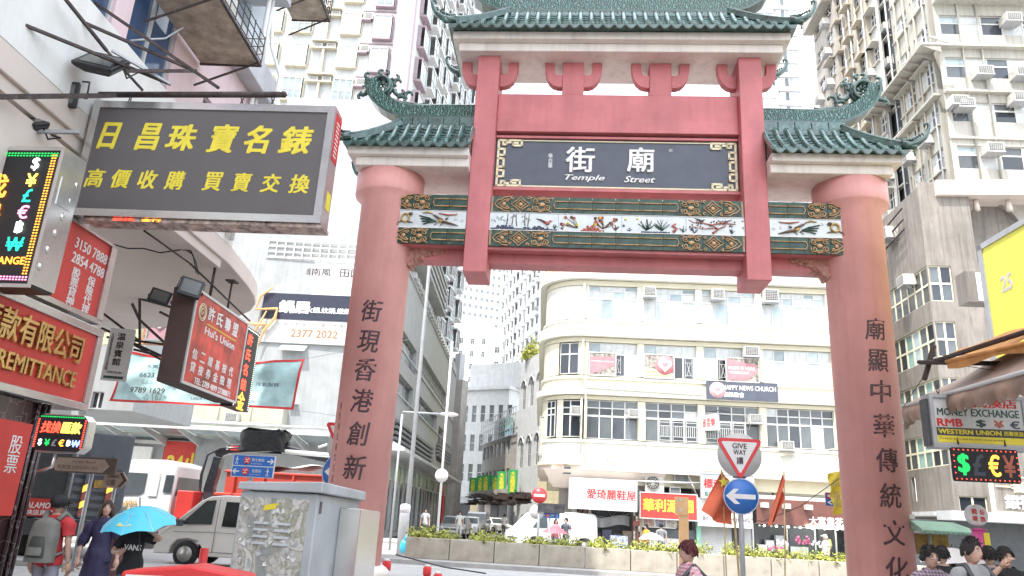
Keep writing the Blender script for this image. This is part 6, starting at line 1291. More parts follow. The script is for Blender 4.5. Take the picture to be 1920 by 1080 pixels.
# flank, in strips from the corner going back
FL = thing('tenement_flank', 'receding flank of the corner tenement crowded with windows, pipes, hoods and air conditioners', 'building', RSD.M())
def fs(u, v): return RSD.P(u, v)
pit = 2.95; rnd = random.Random(11)
def strip(u0, u1, v, m, z0, z1, proud, cols, glassm='greyglass', ww=1.3, hoodp=.6, acp=.4, name='wall'):
    a, b = sorted((RSD.P(u0, v, proud)[0], RSD.P(u1, v, proud)[0])); nx = cols; p = (b-a)/nx; hol = []
    k = 0
    z = z0+1.4
    while z+1.6 < z1:
        for i in range(nx): x = a+p*(i+.5)-ww/2; hol.append((x, x+ww, z, z+1.45))
        z += pit
    part(name, wall(a, b, z0, z1, hol, .25, -proud, None, .35), m, FL)
    for h_ in hol:
        window(FL, *h_, -proud+.12, 2, [0, .65, 1], glassm, 'offwhite', .08)
        x0_, x1_, a0_, a1_ = h_
        if rnd.random() < hoodp: g = MB(); g.box(x0_-.15, x1_+.15, -proud-.5, -proud-.01, a1_+.05, a1_+.13); part('window_hood', g, m, FL)
        g = MB(); g.box(x0_-.1, x1_+.1, -proud-.18, -proud-.01, a0_-.1, a0_-.01); part('sill', g, m, FL)
        if rnd.random() < acp: ac(FL, x0_+.2, a0_-.75, .85, .55, .6, -proud)
    return a, b
s0, s1 = strip(1775, 1700, 300, 'tenement', 10, 48, 0, 2, ['curtain', 'greyglass'], 1.9, .3, .1)
a2, b2 = strip(1699.5, 1655, 280, 'tenwhite', 10, 48, -.5, 3, 'darkglass', 1.0, .5, .8)
a3, b3 = strip(1654, 1632, 150, 'tenwhite', 10, 50, .3, 2, 'darkglass', .9, .3, .6)
a4, b4 = strip(1631, 1570, 120, 'tenbrown', 10, 56, .6, 3, 'darkglass', 1.0, 1.0, .1)
a5, b5 = strip(1569, 1528, 100, 'concrete', 10, fs(1545, 30)[1]+1.5, 1.0, 2, 'darkglass', 1.4, .3, .9)
for k in range(12):
    x = a4-.3+k*(s1-a4)/11; g = MB(); g.tube([(x, -.75 if x < b4 else -.15, 9), (x, -.75 if x < b4 else -.15, 47)], .07, 5); part('drain_pipe', g, rnd.choice(['tenbrown', 'galv', 'tenement']), FL)
z = fs(1545, 40)[1]; g = MB(); g.box(a5-.2, b5, -1.9, -1.0, z-1.4, z); part('roof_overhang', g, 'concrete', FL)
for v, u, d_ in ((177, 1690, .5), (93, 1755, 1.2)):
    z = fr(v); g = MB(); g.box(a2+1, s1+d_*.9, -d_, -.02, z, z+.16); part('floor_slab', g, 'tenement', FL)
    for k in range(12 if d_ > 1 else 0): g = MB(); x = a2+1.2+k*.9; g.hexa([(x, -1.15, z-.06), (x+.06, -1.15, z-.06), (x+.06, -.03, z-.5), (x, -.03, z-.5), (x, -1.15, z-.005), (x+.06, -1.15, z-.005), (x+.06, -.03, z-.005), (x, -.03, z-.005)]); part('slab_bracket', g, 'concrete', FL)
# illegal balcony enclosure: white panels and grey-blue sheeting low on the flank
for r4, y, m in (((1693, 327, 1751, 350), -2.2, 'louvre'), ((1716, 330, 1755, 316), -2.1, 'curtain')):
    x0, x1, z0, z1 = RSD.rect(*r4[:2], *r4[2:], 1.5) if False else (fs(1720, 340)[0], fs(1765, 340)[0], zb1-3.4, zb1-.4)
g = MB(); g.box(fs(1722, 340)[0], fs(1772, 340)[0], -1.6, -.2, zb1-3.2, zb1-1.3); part('blue_grey_parapet', g, 'slate', FL)
g = MB(); x0, x1 = fs(1722, 340)[0], fs(1772, 340)[0]; bars(g, [[(x0, -1.6, zb1-1.3), (x0, -1.6, zb1+.5), (x1, -1.6, zb1+.5), (x1, -1.6, zb1-1.3)], [((x0+x1)/2, -1.6, zb1-1.3), ((x0+x1)/2, -1.6, zb1+.5)], [(x0-2.5, -1.3, zb1-1), (x0, -1.6, zb1-1.2)], [(x0-3, -1.3, zb1-4), (x0-3, -1.3, zb1)], [(x0-6, -1.2, zb1-4.4), (x0-6, -1.2, zb1-.2)], [(x0-9, -1.2, zb1-3), (x0, -1.2, zb1-2.2)], [(x0-9, -1.2, zb1-1), (x0, -1.2, zb1-.6)]], .05); part('frame', g, 'offwhite', FL)
# ---- podium in front: grey-brown building with cream window frames
PPf = Plane(22.7, 38.6, -7); PPs = Plane(22.7, 38.6, 265)
T2 = thing('podium_building', 'stained brown grey building with cream framed window grids, below the corner tenement', 'building', PPf.M())
zc2 = lambda v: PPf.P(1745, v)[1]
x1p = PPf.P(1790, 500)[0]
zt2 = zb1-.01
wf = [(.06, PPf.P(1790, 560)[0], zc2(564), zc2(498)), (.06, PPf.P(1795, 640)[0], zc2(668), zc2(602)), (.06, PPf.P(1800, 730)[0], zc2(772), zc2(706)), (.06, PPf.P(1800, 830)[0], zc2(870), zc2(806))]
wd = PPf.rect(1806, 1003, 1850, 932)
part('front_wall', wall(0, x1p+1.2, 0, zt2, wf+[wd], .2, 0, None, 0), 'tengrey', T2)
for h_ in wf: window(T2, *h_, .1, 2, 2, ['darkglass', 'greyglass', 'greyglass', 'darkglass'], 'creamframe', .11)
window(T2, *wd, .1, 2, 2, 'darkglass', 'creamframe', .10)
g = MB(); g.box(x1p+1.201, 26, 1.4, 8, 0, zt2-.01); part('recess_wall', g, 'tengrey', T2)
x0, x1, z0, z1 = PPf.rect(1810, 480, 1930, 405, -1.3); g = MB(); g.prism([(x0+.3, z1), (x0+.3, z0+1.5)]+[(x0+1.6+1.5*cos(pi-q*pi/8), z0+1.5+1.7*sin(pi-q*pi/8)) for q in range(9)]+[(x0+6, z0+1.5), (x0+6, z1+2.2), (x0+.3, z1+2.2)], 1.1, 1.398); part('arch_wall', g, 'concrete', T2)
g = MB(); g.box(.9, 26, -.3, 1.39, zt2-.9, zt2-.02); part('eave', g, 'soffit', T2)
for u in (1831, 1892): x, z = PPf.P(u, 392, -.4); g = MB(); g.tube([(x, .4, zt2-1.0), (x, .35, zt2-1.6)], [.14, .17], 8); part('hanging_lamp', g, 'soffit', T2)
# flank of the podium
T3 = thing('podium_flank', 'receding brown grey flank with rows of cream framed windows beside the right pillar', 'building', PPs.M())
ps = lambda u, v: PPs.P(u, v)
xa = ps(1640, 560)[0]; ws = []
gl = [['darkglass', 'darkglass', 'greyglass', 'darkglass'], ['greenglass', 'paleglass', 'greyglass', 'darkglass'], ['paleglass', 'greyglass', 'greenglass', 'greyglass'], ['greenglass', 'greenglass', 'darkglass', 'greyglass'], ['greenglass', 'greyglass']]
for k, (a, b, c, d) in enumerate(wf): ws.append((xa, -.08, c, d))
part('flank_wall', wall(xa-6, 0, 0, zt2-.3, ws+[(-4.6, -4.1, 3.6, 4.9), (-7, -6.5, 3.6, 4.9)], .2, 0, None, 0), 'tengrey', T3)
for k, h_ in enumerate(ws): window(T3, *h_, .1, 8, 2, gl[k], 'creamframe', .12)
for k, z in enumerate((zt2-2.2, zt2-2.9, zt2-3.5)): g = MB(); g.tube([(xa-5, -.3-.1*k, z), (-1.5, -.3, z+1.2)], .06, 5); part('rusty_pipe', g, 'rust', T3)
x, z = ps(1672, 455); ac(T3, x, z, 1.0, .7, .7, 0); ac(T3, x+1.5, z-3.4, .9, .6, .6, 0)
g = MB(); g.box(xa-6, .6, -1.3, 1, 2.75, 2.95); part('street_canopy', g, 'ltgrey', T3)
# pole-mounted box and duct beside the yellow sign
g = MB(); Pd = Plane(0, 20, -3); r4 = Pd.rect(1834, 566, 1862, 510); g.box(r4[0]-.25, r4[1], .0, .5, r4[2], r4[3]); t = thing('sign_side_box', 'grey metal box beside the left edge of the big yellow sign', 'box', Pd.M()); part('box', g, 'tengrey', t); g = MB(); g.box(r4[0]+.02, r4[1], -.01, -.001, r4[2]+.03, r4[3]-.03); part('foil_face', g, 'steel', t)
g = MB(); g.tube([tuple(Pd.M().inverted() @ atY(u, v, 19.7)) for u, v in ((1866, 608), (1852, 560), (1846, 520), (1845, 480), (1852, 460), (1870, 450), (1885, 440))], .10, 10); part('silver_duct', g, 'alu', t)
# ---- ground floor at the right: shops, signs
PR_ = Plane(0, 37.8, -6); 
t, w, h = board('gold_bank_sign', 'pale brown sign with gold and white characters at the right edge', 'shop sign', PR_, PR_.rect(1868, 958, 1990, 900), 0, 'tengrey', .3, 'creamframe'); text('一番', 'gold', t, w*.25, h*.72, w=w*.42, h=.45, y=-.01, ext=.06, off=.03); text('銀行', 'white', t, w*.34, h*.28, w=w*.4, h=.6, y=-.01, ext=.06, off=.03)
t, w, h = board('shop_awning_band', 'dark band of shop awning above the pavement at the far right', 'awning', PR_, (PR_.P(1760, 1000)[0], PR_.P(1990, 1000)[0], 2.5, 2.9), 1.5, 'ltgrey', 1.5)
t, w, h = board('shop_interiors', 'dim shop interiors under the awnings at the right', 'shop', PR_, (PR_.P(1700, 1000)[0], PR_.P(1990, 1000)[0], .12, 2.5), -.2, 'dim_interior' if 'dim_interior' in M else 'grille', .2)
PYs = Plane(9.4, 0, 88); PYs = Plane(9.4, 0, 268)
# big yellow sign on the right-hand shops
zy1, zy0 = PYs.P(1851, 468)[1], PYs.P(1880, 605)[1]; sy = PYs.P(1851, 468)[0]
Ys = thing('yellow_sign', 'big plain yellow sign board with a grey frame and pixel numerals at the right edge', 'shop sign', PYs.M(sy, zy0-1.1, .1)); Hy = zy1-zy0+1.1
g = MB(); g.box(0, 6, 0, .3, 0, Hy); part('sign_face', g, mat('bright_yellow', (.80, .78, .10), .45, var=.03), Ys); g = MB(); g.box(-.14, 0, -.03, .32, -.08, Hy+.12); g.box(-.14, 6, -.03, .32, Hy, Hy+.12); g.box(0, 6, -.03, .32, -.12, 0); part('frame', g, 'galv', Ys)
text('25', 'acbox', Ys, .62, Hy*.66, w=.34, h=.32, y=-.002, off=.03, name='numerals')
# right-hand shop row (mostly out of frame)
t = thing('right_shop_row', 'shop row along the right pavement, mostly beyond the picture edge', 'building', PYs.M()); g = MB(); g.box(-12.4, 30, .5, 8, 0, 9); part('wall', g, 'tengrey', t)
# orange awning, brown awning with scalloped valance
def sheet(name, label, cat, P4, m, sag=.12, nu=20, nv=6, thick=.0, group=None, wob=.03):
    t = thing(name, label, cat, Matrix.Translation(P4[0]), group); o = P4[0]; g = MB()
    def f(u, v):
        p = (P4[0]*(1-u)+P4[1]*u)*(1-v)+(P4[3]*(1-u)+P4[2]*u)*v - o; p = p.copy(); p.z -= sag*4*u*(1-u)*(1-.5*v); p.z += wob*sin(u*9+v*5); return p
    g.grid(f, nu, nv); part('cloth', g, m, t); return t, f
M['orangecloth'] = mat('orange_canvas', (.60, .27, .07), .7, var=.25, scale=3); M['browncloth'] = mat('brown_satin_canvas', (.33, .21, .15), .5, var=.35, scale=2.2); M['browncloth2'] = mat('brown_canvas_top', (.44, .33, .26), .55, var=.2, scale=2)
t, f = sheet('orange_awning', 'orange canvas awning on a dark arm at the right edge', 'awning', [atY(1772, 671, 10.5), atY(1985, 606, 7.6), atY(2050, 560, 8.6), atY(1836, 640, 11.8)], 'orangecloth', .10)
o_ = Vector(t.location)
g = MB(); a, b = atY(1775, 678, 10.4)-o_, atY(1990, 628, 7.5)-o_; g.tube([a, b], .028, 6); g.grid(lambda u, v: a*(1-u)+b*u+Vector((0, 0, .03-.13*v*(1+.25*sin(u*9)))), 20, 2); part('front_fold', g, 'orangecloth', t)
g = MB(); g.tube([atY(1752, 677, 10.8)-o_, atY(1990, 600, 7.8)-o_], .035, 5); g.tube([atY(1722, 679, 11)-o_, atY(1905, 682, 9.6)-o_], .035, 5); g.tube([atY(1751, 648, 10.9)-o_, atY(1738, 695, 10.9)-o_, atY(1733, 712, 10.9)-o_], .04, 4); g.tube([atY(1694, 762, 10.9)-o_, atY(1735, 702, 10.9)-o_], .006, 4); g.tube([atY(1748, 676, 10.9)-o_, atY(1860, 694, 9.5)-o_, atY(1990, 690, 8)-o_], .006, 4); part('awning_arm', g, 'rust', t)
t, f = sheet('brown_awning', 'brown satin awning with scalloped edge above the money exchange sign', 'awning', [atY(1692, 762, 11.6), atY(1985, 680, 7.2), atY(1990, 600, 8.2), atY(1800, 708, 12.6)], 'browncloth2', .06, wob=.01)
o_ = Vector(t.location); a, b = atY(1692, 762, 11.6)-o_, atY(1985, 680, 7.2)-o_
g = MB(); g.tube([a, b], .030, 6); part('front_bar', g, 'alu', t)
g = MB()
def val(u, v):
    p = a*(1-u)+b*u; p = p.copy(); drop = .20+.05*abs(sin(u*pi*16)) ; p.z -= .02+v*drop; p += Vector((-.06, -.08, 0))*sin(v*pi)*(1+.4*sin(u*30)); return p
g.grid(val, 128, 5); part('scalloped_valance', g, 'browncloth', t)
g = MB(); g.grid(lambda u, v: a+(atY(1800, 708, 12.6)-atY(1692, 762, 11.6))*(.35*u)+Vector((0, 0, -.02-(.33-.1*u+.04*abs(sin(u*12)))*v)), 24, 3); part('end_valance', g, 'browncloth', t)
# money exchange sign
PX_ = Plane(0, 10.4, -5)
t, w, h = board('money_exchange_sign', 'cream box sign reading MONEY EXCHANGE RMB hanging under the brown awning', 'shop sign', PX_, PX_.rect(1757, 832, 1913, 752), 0, 'offwhite', .22, 'galv')
text('找換店', 'crimson', t, w*.70, h*.93, w=w*.50, h=h*.22, y=-.001, off=.02); text('MONEY EXCHANGE', 'glaze2', t, w*.50, h*.70, w=w*.92, h=h*.16, y=-.001, off=.02); text('RMB', 'crimson', t, w*.17, h*.47, w=w*.28, h=h*.16, y=-.001, off=.03)
for ch, q, m_ in (('$', .52, 'glaze2'), ('¥', .72, 'coral'), ('€', .90, 'slate')): text(ch, m_, t, w*q, h*.47, w=w*.10, h=h*.16, y=-.001, off=.03, name='currency_sign')
g = MB(); g.box(0, w, -.006, -.001, h*.19, h*.36); b_ = part('black_band', g, 'grille', t); text('WESTERN UNION', 'yellow', b_, w*.38, h*.275, w=w*.70, h=h*.10, y=-.007, off=.03); text('西聯匯款', 'yellow', b_, w*.87, h*.275, w=w*.22, h=h*.10, y=-.007, off=.01)
g = MB(); g.box(0, w, -.006, -.001, h*.04, h*.185); b_ = part('yellow_band', g, 'yellow', t); text('The fastest way to send and receive money worldwide', 'char', b_, w*.40, h*.12, w=w*.74, h=h*.06, y=-.007, ext=.001, shear=.2)
g = MB(); g.box(-.08, -.052, .02, .20, -.02, h*.98); part('print_edge', g, 'grille', t)
g = MB(); 
for q in (.12, .93):
    for k in range(3): n = 8; sw = k % 2; zc = h+.07+k*.05; g.tube([(w*q+(.018*cos(i*2*pi/n) if sw else 0), .1+(0 if sw else .018*cos(i*2*pi/n)), zc+.03*sin(i*2*pi/n)) for i in range(n)], .006, 4, close=True)
part('chain', g, 'rust', t, kind='stuff')
t = thing('led_board', 'wide black LED panel with green dollar, euro and yen signs below the money exchange sign', 'led sign', PX_.M(PX_.P(1785, 899)[0], PX_.P(1785, 899)[1]-.02, .05)); w = PX_.P(1913, 905)[0]-PX_.P(1785, 899)[0]; h = .43
g = MB(); g.box(0, w, 0, .05, 0, h); part('panel', g, 'sunblack', t, bevel=.02)
g = MB(); pts = [(.04+i*(w-.08)/13, .03) for i in range(14)]+[(.04+i*(w-.08)/13, h-.03) for i in range(14)]+[(.03, .03+i*(h-.06)/5) for i in range(1, 5)]+[(w-.03, .03+i*(h-.06)/5) for i in range(1, 5)]
for x, z in pts: g.blob((x, -.006, z), (.010, .006, .010), 6)
part('red_dots', g, 'ledred', t, kind='stuff')
for ch, q, m_ in (('$', .17, 'ledgreen'), ('£', .39, 'slate'), ('€', .62, 'ledorange'), ('¥', .84, 'coral')): text(ch, m_, t, w*q, h*.5, w=w*.16, h=h*.62, y=-.002, ext=.002, off=.025, name='currency_sign')
for q in (.15, .85): g = MB(); g.tube([(w*q, .03, h), (w*q, .06, h+.16)], .012, 5); part('hanger', g, 'rust', t)
# ================================================================== street furniture
def post(name, label, cat, u, vtop, Y, r=.038, m='galv', grp=None, zbase=0.0):
    p = atY(u, vtop, Y); t = thing(name, label, cat, at(p.x, p.y, zbase, -3), grp); g = MB(); g.tube([(0, 0, 0), (0, 0, p.z-zbase)], r, 12); part('pole', g, m, t, kind=None); return t, p.z-zbase
def disc(r, y0, y1, cz, n=40, cx=0): g = MB(); g.lathe([(0, y0), (r, y0), (r, y1), (0, y1)], n, (cx, 0, cz), 'y'); return g
M['signblue'] = mat('sign_blue', (.03, .14, .45), .4, var=.05); M['signred'] = mat('sign_red', (.60, .04, .05), .4, var=.05); M['signwhite'] = mat('sign_white', (.66, .65, .64), .45, var=.03); M['signback'] = mat('sign_grey', (.50, .49, .48), .5, var=.05)
def tri(rr, cz, rc=.05):
    pts = []
    for k in range(3):
        a = R(-90+120*k+0) ; cx, c2 = (rr-2*rc)*cos(a), (rr-2*rc)*sin(a)
        for q in range(7): b = a+R(-60+20*q); pts.append((cx+rc*cos(b), cz+c2+rc*sin(b)))
    return pts
def give_way(t, cz, s, y):
    g = MB(); g.add(*_disc(tri(s, cz, .055), y-.006, y)); part('red_triangle', g, 'signred', t)
    g = MB(); g.add(*_disc(tri(s*.76, cz, .02), y-.010, y-.0065)); return part('white_triangle', g, 'signwhite', t)
def _disc(poly, y0, y1):
    g = MB(); g.prism(poly, y0, y1); return g.v, g.f
def keep_left(t, cz, r, y):
    part('blue_disc', disc(r, y-.006, y, cz), 'signblue', t); g = MB(); g.tube([(r*.965*cos(q*2*pi/40), y-.004, cz+r*.965*sin(q*2*pi/40)) for q in range(40)], .007, 4, close=True); part('white_rim', g, 'signwhite', t)
    g = MB(); w_ = r; pl = [(-.86, 0), (-.40, .40), (-.12, .40), (-.38, .125), (.80, .125), (.80, -.135), (-.38, -.135), (-.06, -.42), (-.38, -.42)]; g.prism([(a*r, cz+b*r) for a, b in pl], y-.011, y-.0065); part('white_arrow', g, 'signwhite', t)
# give way pole
t, H_ = post('give_way_sign', 'triangular GIVE WAY sign over a round blue left arrow on a grey pole', 'traffic sign', 1384, 822, 13.0, .042)
s_ = 1/ (F_PX/13.0) * 1.0; c1 = atY(1384, 850, 13.0).z; c2 = atY(1389, 931, 13.0).z
part('back_plate', disc(.375, -.05, -.046, atY(1384, 854, 13).z), 'signback', t); p_ = give_way(t, c1+.01, .47, -.06)
text('GIVE', 'char', p_, 0, c1+.118, w=.24, h=.085, y=-.0715, ext=.002, off=.02); text('WAY', 'char', p_, 0, c1+.012, w=.21, h=.085, y=-.0715, ext=.002, off=.02); text('讓', 'char', p_, .0, c1-.125, w=.11, h=.12, y=-.0715, ext=.002, off=.02)
keep_left(t, c2, .298, -.06)
g = MB(); g.box(-.1, .1, -.05, .05, c2+.30, c2+.33); part('clamp', g, 'grille', t)
# partly hidden sign pair behind the left pillar
t, H_ = post('give_way_sign', 'triangular sign over a blue arrow disc, half hidden behind the left pillar', 'traffic sign', 652, 790, 17.5, .042)
c1 = atY(652, 818, 17.5).z; c2 = atY(648, 888, 17.5).z; part('back_plate', disc(.40, -.05, -.046, atY(652, 828, 17.5).z-.1), 'signback', t); give_way(t, c1, .58, -.06); keep_left(t, c2+.02, .44, -.06)
# station direction signs
def station(name, label, u0, v1, u1, v0, Y, yaw, grp='blue railway station signs'):
    Pp = Plane(0, Y, yaw); x0, x1, z0, z1 = Pp.rect(u0, v1, u1, v0); t = thing(name, label, 'sign', Pp.M(x0, z0), grp); w, h = x1-x0, z1-z0
    g = MB(); g.box(0, w, 0, .03, 0, h); part('white_plate', g, 'signwhite', t); 
    for k in (0, 1):
        g = MB(); g.box(.012, w-.012, -.004, -.001, h*.5*k+.010, h*.5*(k+1)-.006); part('blue_panel', g, 'signblue', t)
        zc = h*(.25+.5*k); xm = w*(.34 if k else .33); part('red_disc', MB_disc(h*.17, xm, zc), 'signred', t); g = MB(); bars(g, [[(xm-h*.09, -.013, zc+h*.09), (xm, -.013, zc+.01), (xm+h*.09, -.013, zc+h*.09)], [(xm-h*.09, -.013, zc-h*.09), (xm, -.013, zc-.01), (xm+h*.09, -.013, zc-h*.09)]], h*.022); part('emblem', g, 'signwhite', t)
        text('柯士甸站' if k else '佐敦站', 'signwhite', t, w*.60, zc+h*.05, w=w*(.30 if k else .22), h=h*.15, y=-.005, ext=.001, off=.01); text('Austin Station' if k else 'Jordan Station', 'signwhite', t, w*.57, zc-h*.12, w=w*.26, h=h*.06, y=-.005, ext=.001)
        ax = w*(.90 if k else .11); d = 1 if k else -1; g = MB(); g.prism([(ax+d*a*h, zc+b*h) for a, b in [(.16, 0), (.04, .12), (-.02, .12), (.05, .03), (-.16, .03), (-.16, -.03), (.05, -.03), (-.02, -.12), (.04, -.12)]][::d], -.008, -.0045); part('arrow', g, 'signwhite', t)
        px = w*(.10 if k else .86); g = MB(); g.blob((px, -.006, zc+h*.15), (h*.03, .003, h*.03), 8); bars(g, [[(px, -.007, zc+h*.11), (px, -.007, zc-.01)], [(px-h*.07, -.007, zc+h*.04), (px, -.007, zc+h*.10), (px+h*.07, -.007, zc+h*.02)], [(px-h*.06, -.007, zc-h*.17), (px, -.007, zc-.01), (px+h*.05, -.007, zc-h*.17)]], h*.022); part('walking_figure', g, 'signwhite', t)
    g = MB(); g.tube([(w*.45, .06, -z0), (w*.45, .06, h*.8)], .035, 8); part('pole', g, 'galv', t); return t
def MB_disc(r, cx, cz): g = MB(); g.lathe([(0, -.010), (r, -.010), (r, -.0045), (0, -.0045)], 24, (cx, 0, cz), 'y'); return g
station('station_sign', 'large blue railway direction sign standing behind the grey poster covered cabinet', 432, 893, 517, 856, 12.6, -4)
station('station_sign', 'small blue railway direction sign beside the red no entry disc in the distance', 1015, 971, 1050, 952, 30.5, -8)
t, H_ = post('no_entry_sign', 'red round no entry sign with a white bar on a grey pole behind the planters', 'traffic sign', 1012, 915, 30.2, .05)
c = atY(1011, 929, 30.2).z; part('red_disc', disc(.30, -.07, -.062, c), 'signred', t); g = MB(); g.box(-.22, .22, -.078, -.071, c-.05, c+.05); part('white_bar', g, 'signwhite', t); part('back_disc', disc(.28, -.02, -.012, c-.62, cx=-.08), 'signback', t)
g = MB(); p = atY(1017, 946, 30.1); g.box(-.05, 1.0, -.08, -.04, c-.62, c-.28); part('wrapped_plate', g, mat('black_plastic_bag', (.06, .06, .07), .3, var=.5, scale=6, bump=.8, bscale=7), t)
# white backed round sign and lamp post left of the far street
t, H_ = post('white_round_sign', 'back of a white round traffic sign on a tall thin pole before the far street', 'traffic sign', 848, 640, 31.5, .05, 'signwhite'); part('disc', disc(.27, -.07, -.06, atY(852, 893, 31.5).z), 'signwhite', t)
t = thing('street_lamp', 'tall tapering grey street lamp with a white lamp head left of the far street', 'street lamp', at(*atY(760, 1000, 33).xy, 0, 0)); pz = atY(790, 500, 33).z
g = MB(); g.tube([(0, 0, 0), (0, 0, 3), (0, 0, pz+6)], [.14, .10, .06], 10); part('pole', g, M.setdefault('pole', mat('grey_pole_paint', (.22, .225, .23), .5)), t)
za = atY(770, 773, 33).z; g = MB(); g.tube([(-.6, 0, 0), (-.6, 0, za-.1)], .05, 6); g.tube([(-.6, 0, za), (1.1, 0, za)], .04, 6); part('arm', g, 'galv', t); g = MB(); g.blob((1.45, 0, za), (.42, .16, .10), 12); part('lamp_head', g, 'signwhite', t)
t = thing('concrete_bollard_post', 'thick pale grey post with a white cap at the left end of the planters', 'post', at(*gnd(752, 1040).xy, 0, 0)); g = MB(); h = atY(754, 948, gnd(752, 1040).y).z; g.lathe([(.20, 0), (.20, h-.05), (.17, h)], 20); part('shaft', g, 'galv', t); g = MB(); g.lathe([(.205, h-.25), (.205, h-.0), (.15, h+.06), (0, h+.08)], 20); part('cap', g, 'signwhite', t)
t = thing('plastic_bag', 'bright blue plastic bag resting against the pale grey post', 'bag', at(*gnd(757, 1042).xy, .13, 0)); g = MB(); g.blob((0, -.25, .22), (.17, .12, .24), 10, .18); g.tube([(0.02, -.25, .42), (.07, -.25, .62)], [.06, .02], 6); part('bag', g, mat('cyan_plastic', (.05, .45, .62), .3), t)
# red bollards
bl_ = ['tallest red and white bollard right beside the left pillar', 'second red bollard to the right of the left pillar', 'short third red bollard, rightmost of the row']
for k, (u, v, Y) in enumerate(((726, 1047, 15.8), (802, 1058, 17.0), (822, 1071, 16.0))):
    p = atY(u, v, Y); t = thing('bollard', bl_[k], 'bollard', at(p.x, p.y, 0), 'red bollards on the kerb'); h = p.z
    g = MB(); g.lathe([(.07, 0), (.07, h-.22)], 16); g.lathe([(.085, h-.22), (.09, h-.16), (.09, h-.08), (.07, h-.04)], 16); part('post', g, 'crimson', t); g = MB(); g.lathe([(.07, h-.039), (.05, h-.01), (0, h)], 16); part('cap', g, 'signwhite', t)
t = thing('bollard', 'red square topped bollard standing in front of the silver van wheel', 'bollard', at(*atY(382, 1040, 14.5).xy, 0), 'red bollards on the kerb'); h = atY(384, 1028, 14.5).z; g = MB(); g.lathe([(.075, 0), (.075, h)], 16); part('post', g, 'crimson', t)
g = MB(); a = gnd(738, 1078); g.tube([Vector((a.x, a.y, .5)), Vector((a.x+1.3, a.y-.3, .28)), Vector((a.x+2.4, a.y-.6, .2))], .02, 5); solo('cord_rail', 'dark cord slung between the red bollards', 'cord', g, 'grille')
# brown arrow sign, toilets sign
Pp = Plane(0, 15.5, -2); x0, x1, z0, z1 = Pp.rect(92, 884, 222, 852); t = thing('road_name_arrow_sign', 'long brown arrow shaped road direction sign reading Jordan Road above the pedestrians', 'sign', Pp.M(x0, z0)); w, h = x1-x0, z1-z0-.02; h = .32
M['signbrown'] = mat('sign_brown', (.10, .065, .05), .5); M['signtan'] = mat('sign_tan', (.42, .31, .25), .5)
g = MB(); g.prism([(0, h/2), (.10, 0), (w-.08, 0), (w, .02), (w, h), (.10, h)][::1], 0, .05); part('board', g, 'signbrown', t); g = MB(); g.prism([(.03, h/2), (.13, .03), (w-.25, .03), (w-.13, h/2), (w-.25, h-.03), (.13, h-.03)], -.006, -.001); part('face', g, 'signtan', t)
text('Jordan Road', 'signbrown', t, w*.5, h*.68, w=w*.36, h=.075, y=-.008, ext=.001); text('佐敦道 JORDAN RD', 'signbrown', t, w*.42, h*.33, w=w*.62, h=.10, y=-.008, ext=.001)
g = MB(); g.tube([(w*.62, .1, h*.4), (w*.62, .1, -z0)], .04, 8); part('pole', g, 'galv', t)
Pp = Plane(0, 15.9, -2); x0, x1, z0, z1 = Pp.rect(191, 914, 243, 884); t = thing('toilets_sign', 'brown arrow sign reading Toilets pointing right', 'sign', Pp.M(x0, z0)); w, h = x1-x0, .33
g = MB(); g.prism([(0, 0), (w-.13, 0), (w, h/2), (w-.13, h), (0, h)], 0, .04); part('board', g, 'signtan', t); g = MB(); g.prism([(w-.20, .02), (w-.14, .02), (w-.03, h/2), (w-.14, h-.02), (w-.20, h-.02), (w-.10, h/2)], -.005, -.001); part('chevron', g, 'signbrown', t); text('Toilets', 'signbrown', t, w*.37, h*.74, w=w*.5, h=.08, y=-.002, ext=.001, off=.015); text('公廁', 'signbrown', t, w*.32, h*.34, w=w*.38, h=.13, y=-.002, ext=.001, off=.015); g = MB(); g.tube([(w*.45, .08, h*.5), (w*.45, .08, -z0)], .035, 8); part('pole', g, 'galv', t)
# cabinet covered in torn posters
def torn():
    m, nt_, b = _new('torn_poster_metal'); N = nt_.nodes; L_ = nt_.links; tc_ = N.new('ShaderNodeTexCoord')
    def nn(sc, det, dist=0): n_ = N.new('ShaderNodeTexNoise'); n_.inputs['Scale'].default_value = sc; n_.inputs['Detail'].default_value = det; n_.inputs['Distortion'].default_value = dist; L_.new(tc_.outputs['Object'], n_.inputs['Vector']); return n_.outputs['Fac']
    def rp(f, stops):
        r = N.new('ShaderNodeValToRGB'); r.color_ramp.interpolation = 'CONSTANT'; e = r.color_ramp.elements; e[0].position = 0; e[0].color = stops[0][1]; e[1].position = stops[1][0]; e[1].color = stops[1][1]
        for p_, c_ in stops[2:]: q = e.new(p_); q.color = c_
        L_.new(f, r.inputs[0]); return r.outputs[0]
    c1 = rp(nn(3.2, 12, .8), [(0, (.34, .36, .35, 1)), (.42, (.42, .42, .37, 1)), (.47, (.58, .57, .54, 1)), (.52, (.40, .41, .33, 1)), (.56, (.66, .65, .62, 1)), (.60, (.44, .47, .48, 1))])
    c2 = rp(nn(11, 14, 1.5), [(0, (.75, .74, .7, 1)), (.40, (.8, .8, .78, 1)), (.47, (.9, .9, .9, 1)), (.56, (.62, .61, .56, 1)), (.60, (1, 1, 1, 1))])
    x = N.new('ShaderNodeMixRGB'); x.blend_type = 'MULTIPLY'; x.inputs[0].default_value = .8; L_.new(c1, x.inputs[1]); L_.new(c2, x.inputs[2]); L_.new(x.outputs[0], b.inputs['Base Color']); b.inputs['Roughness'].default_value = .7
    bp = N.new('ShaderNodeBump'); bp.inputs['Strength'].default_value = .7; bp.inputs['Distance'].default_value = .01; L_.new(nn(11, 14, 1.5), bp.inputs['Height']); L_.new(bp.outputs[0], b.inputs['Normal']); return m
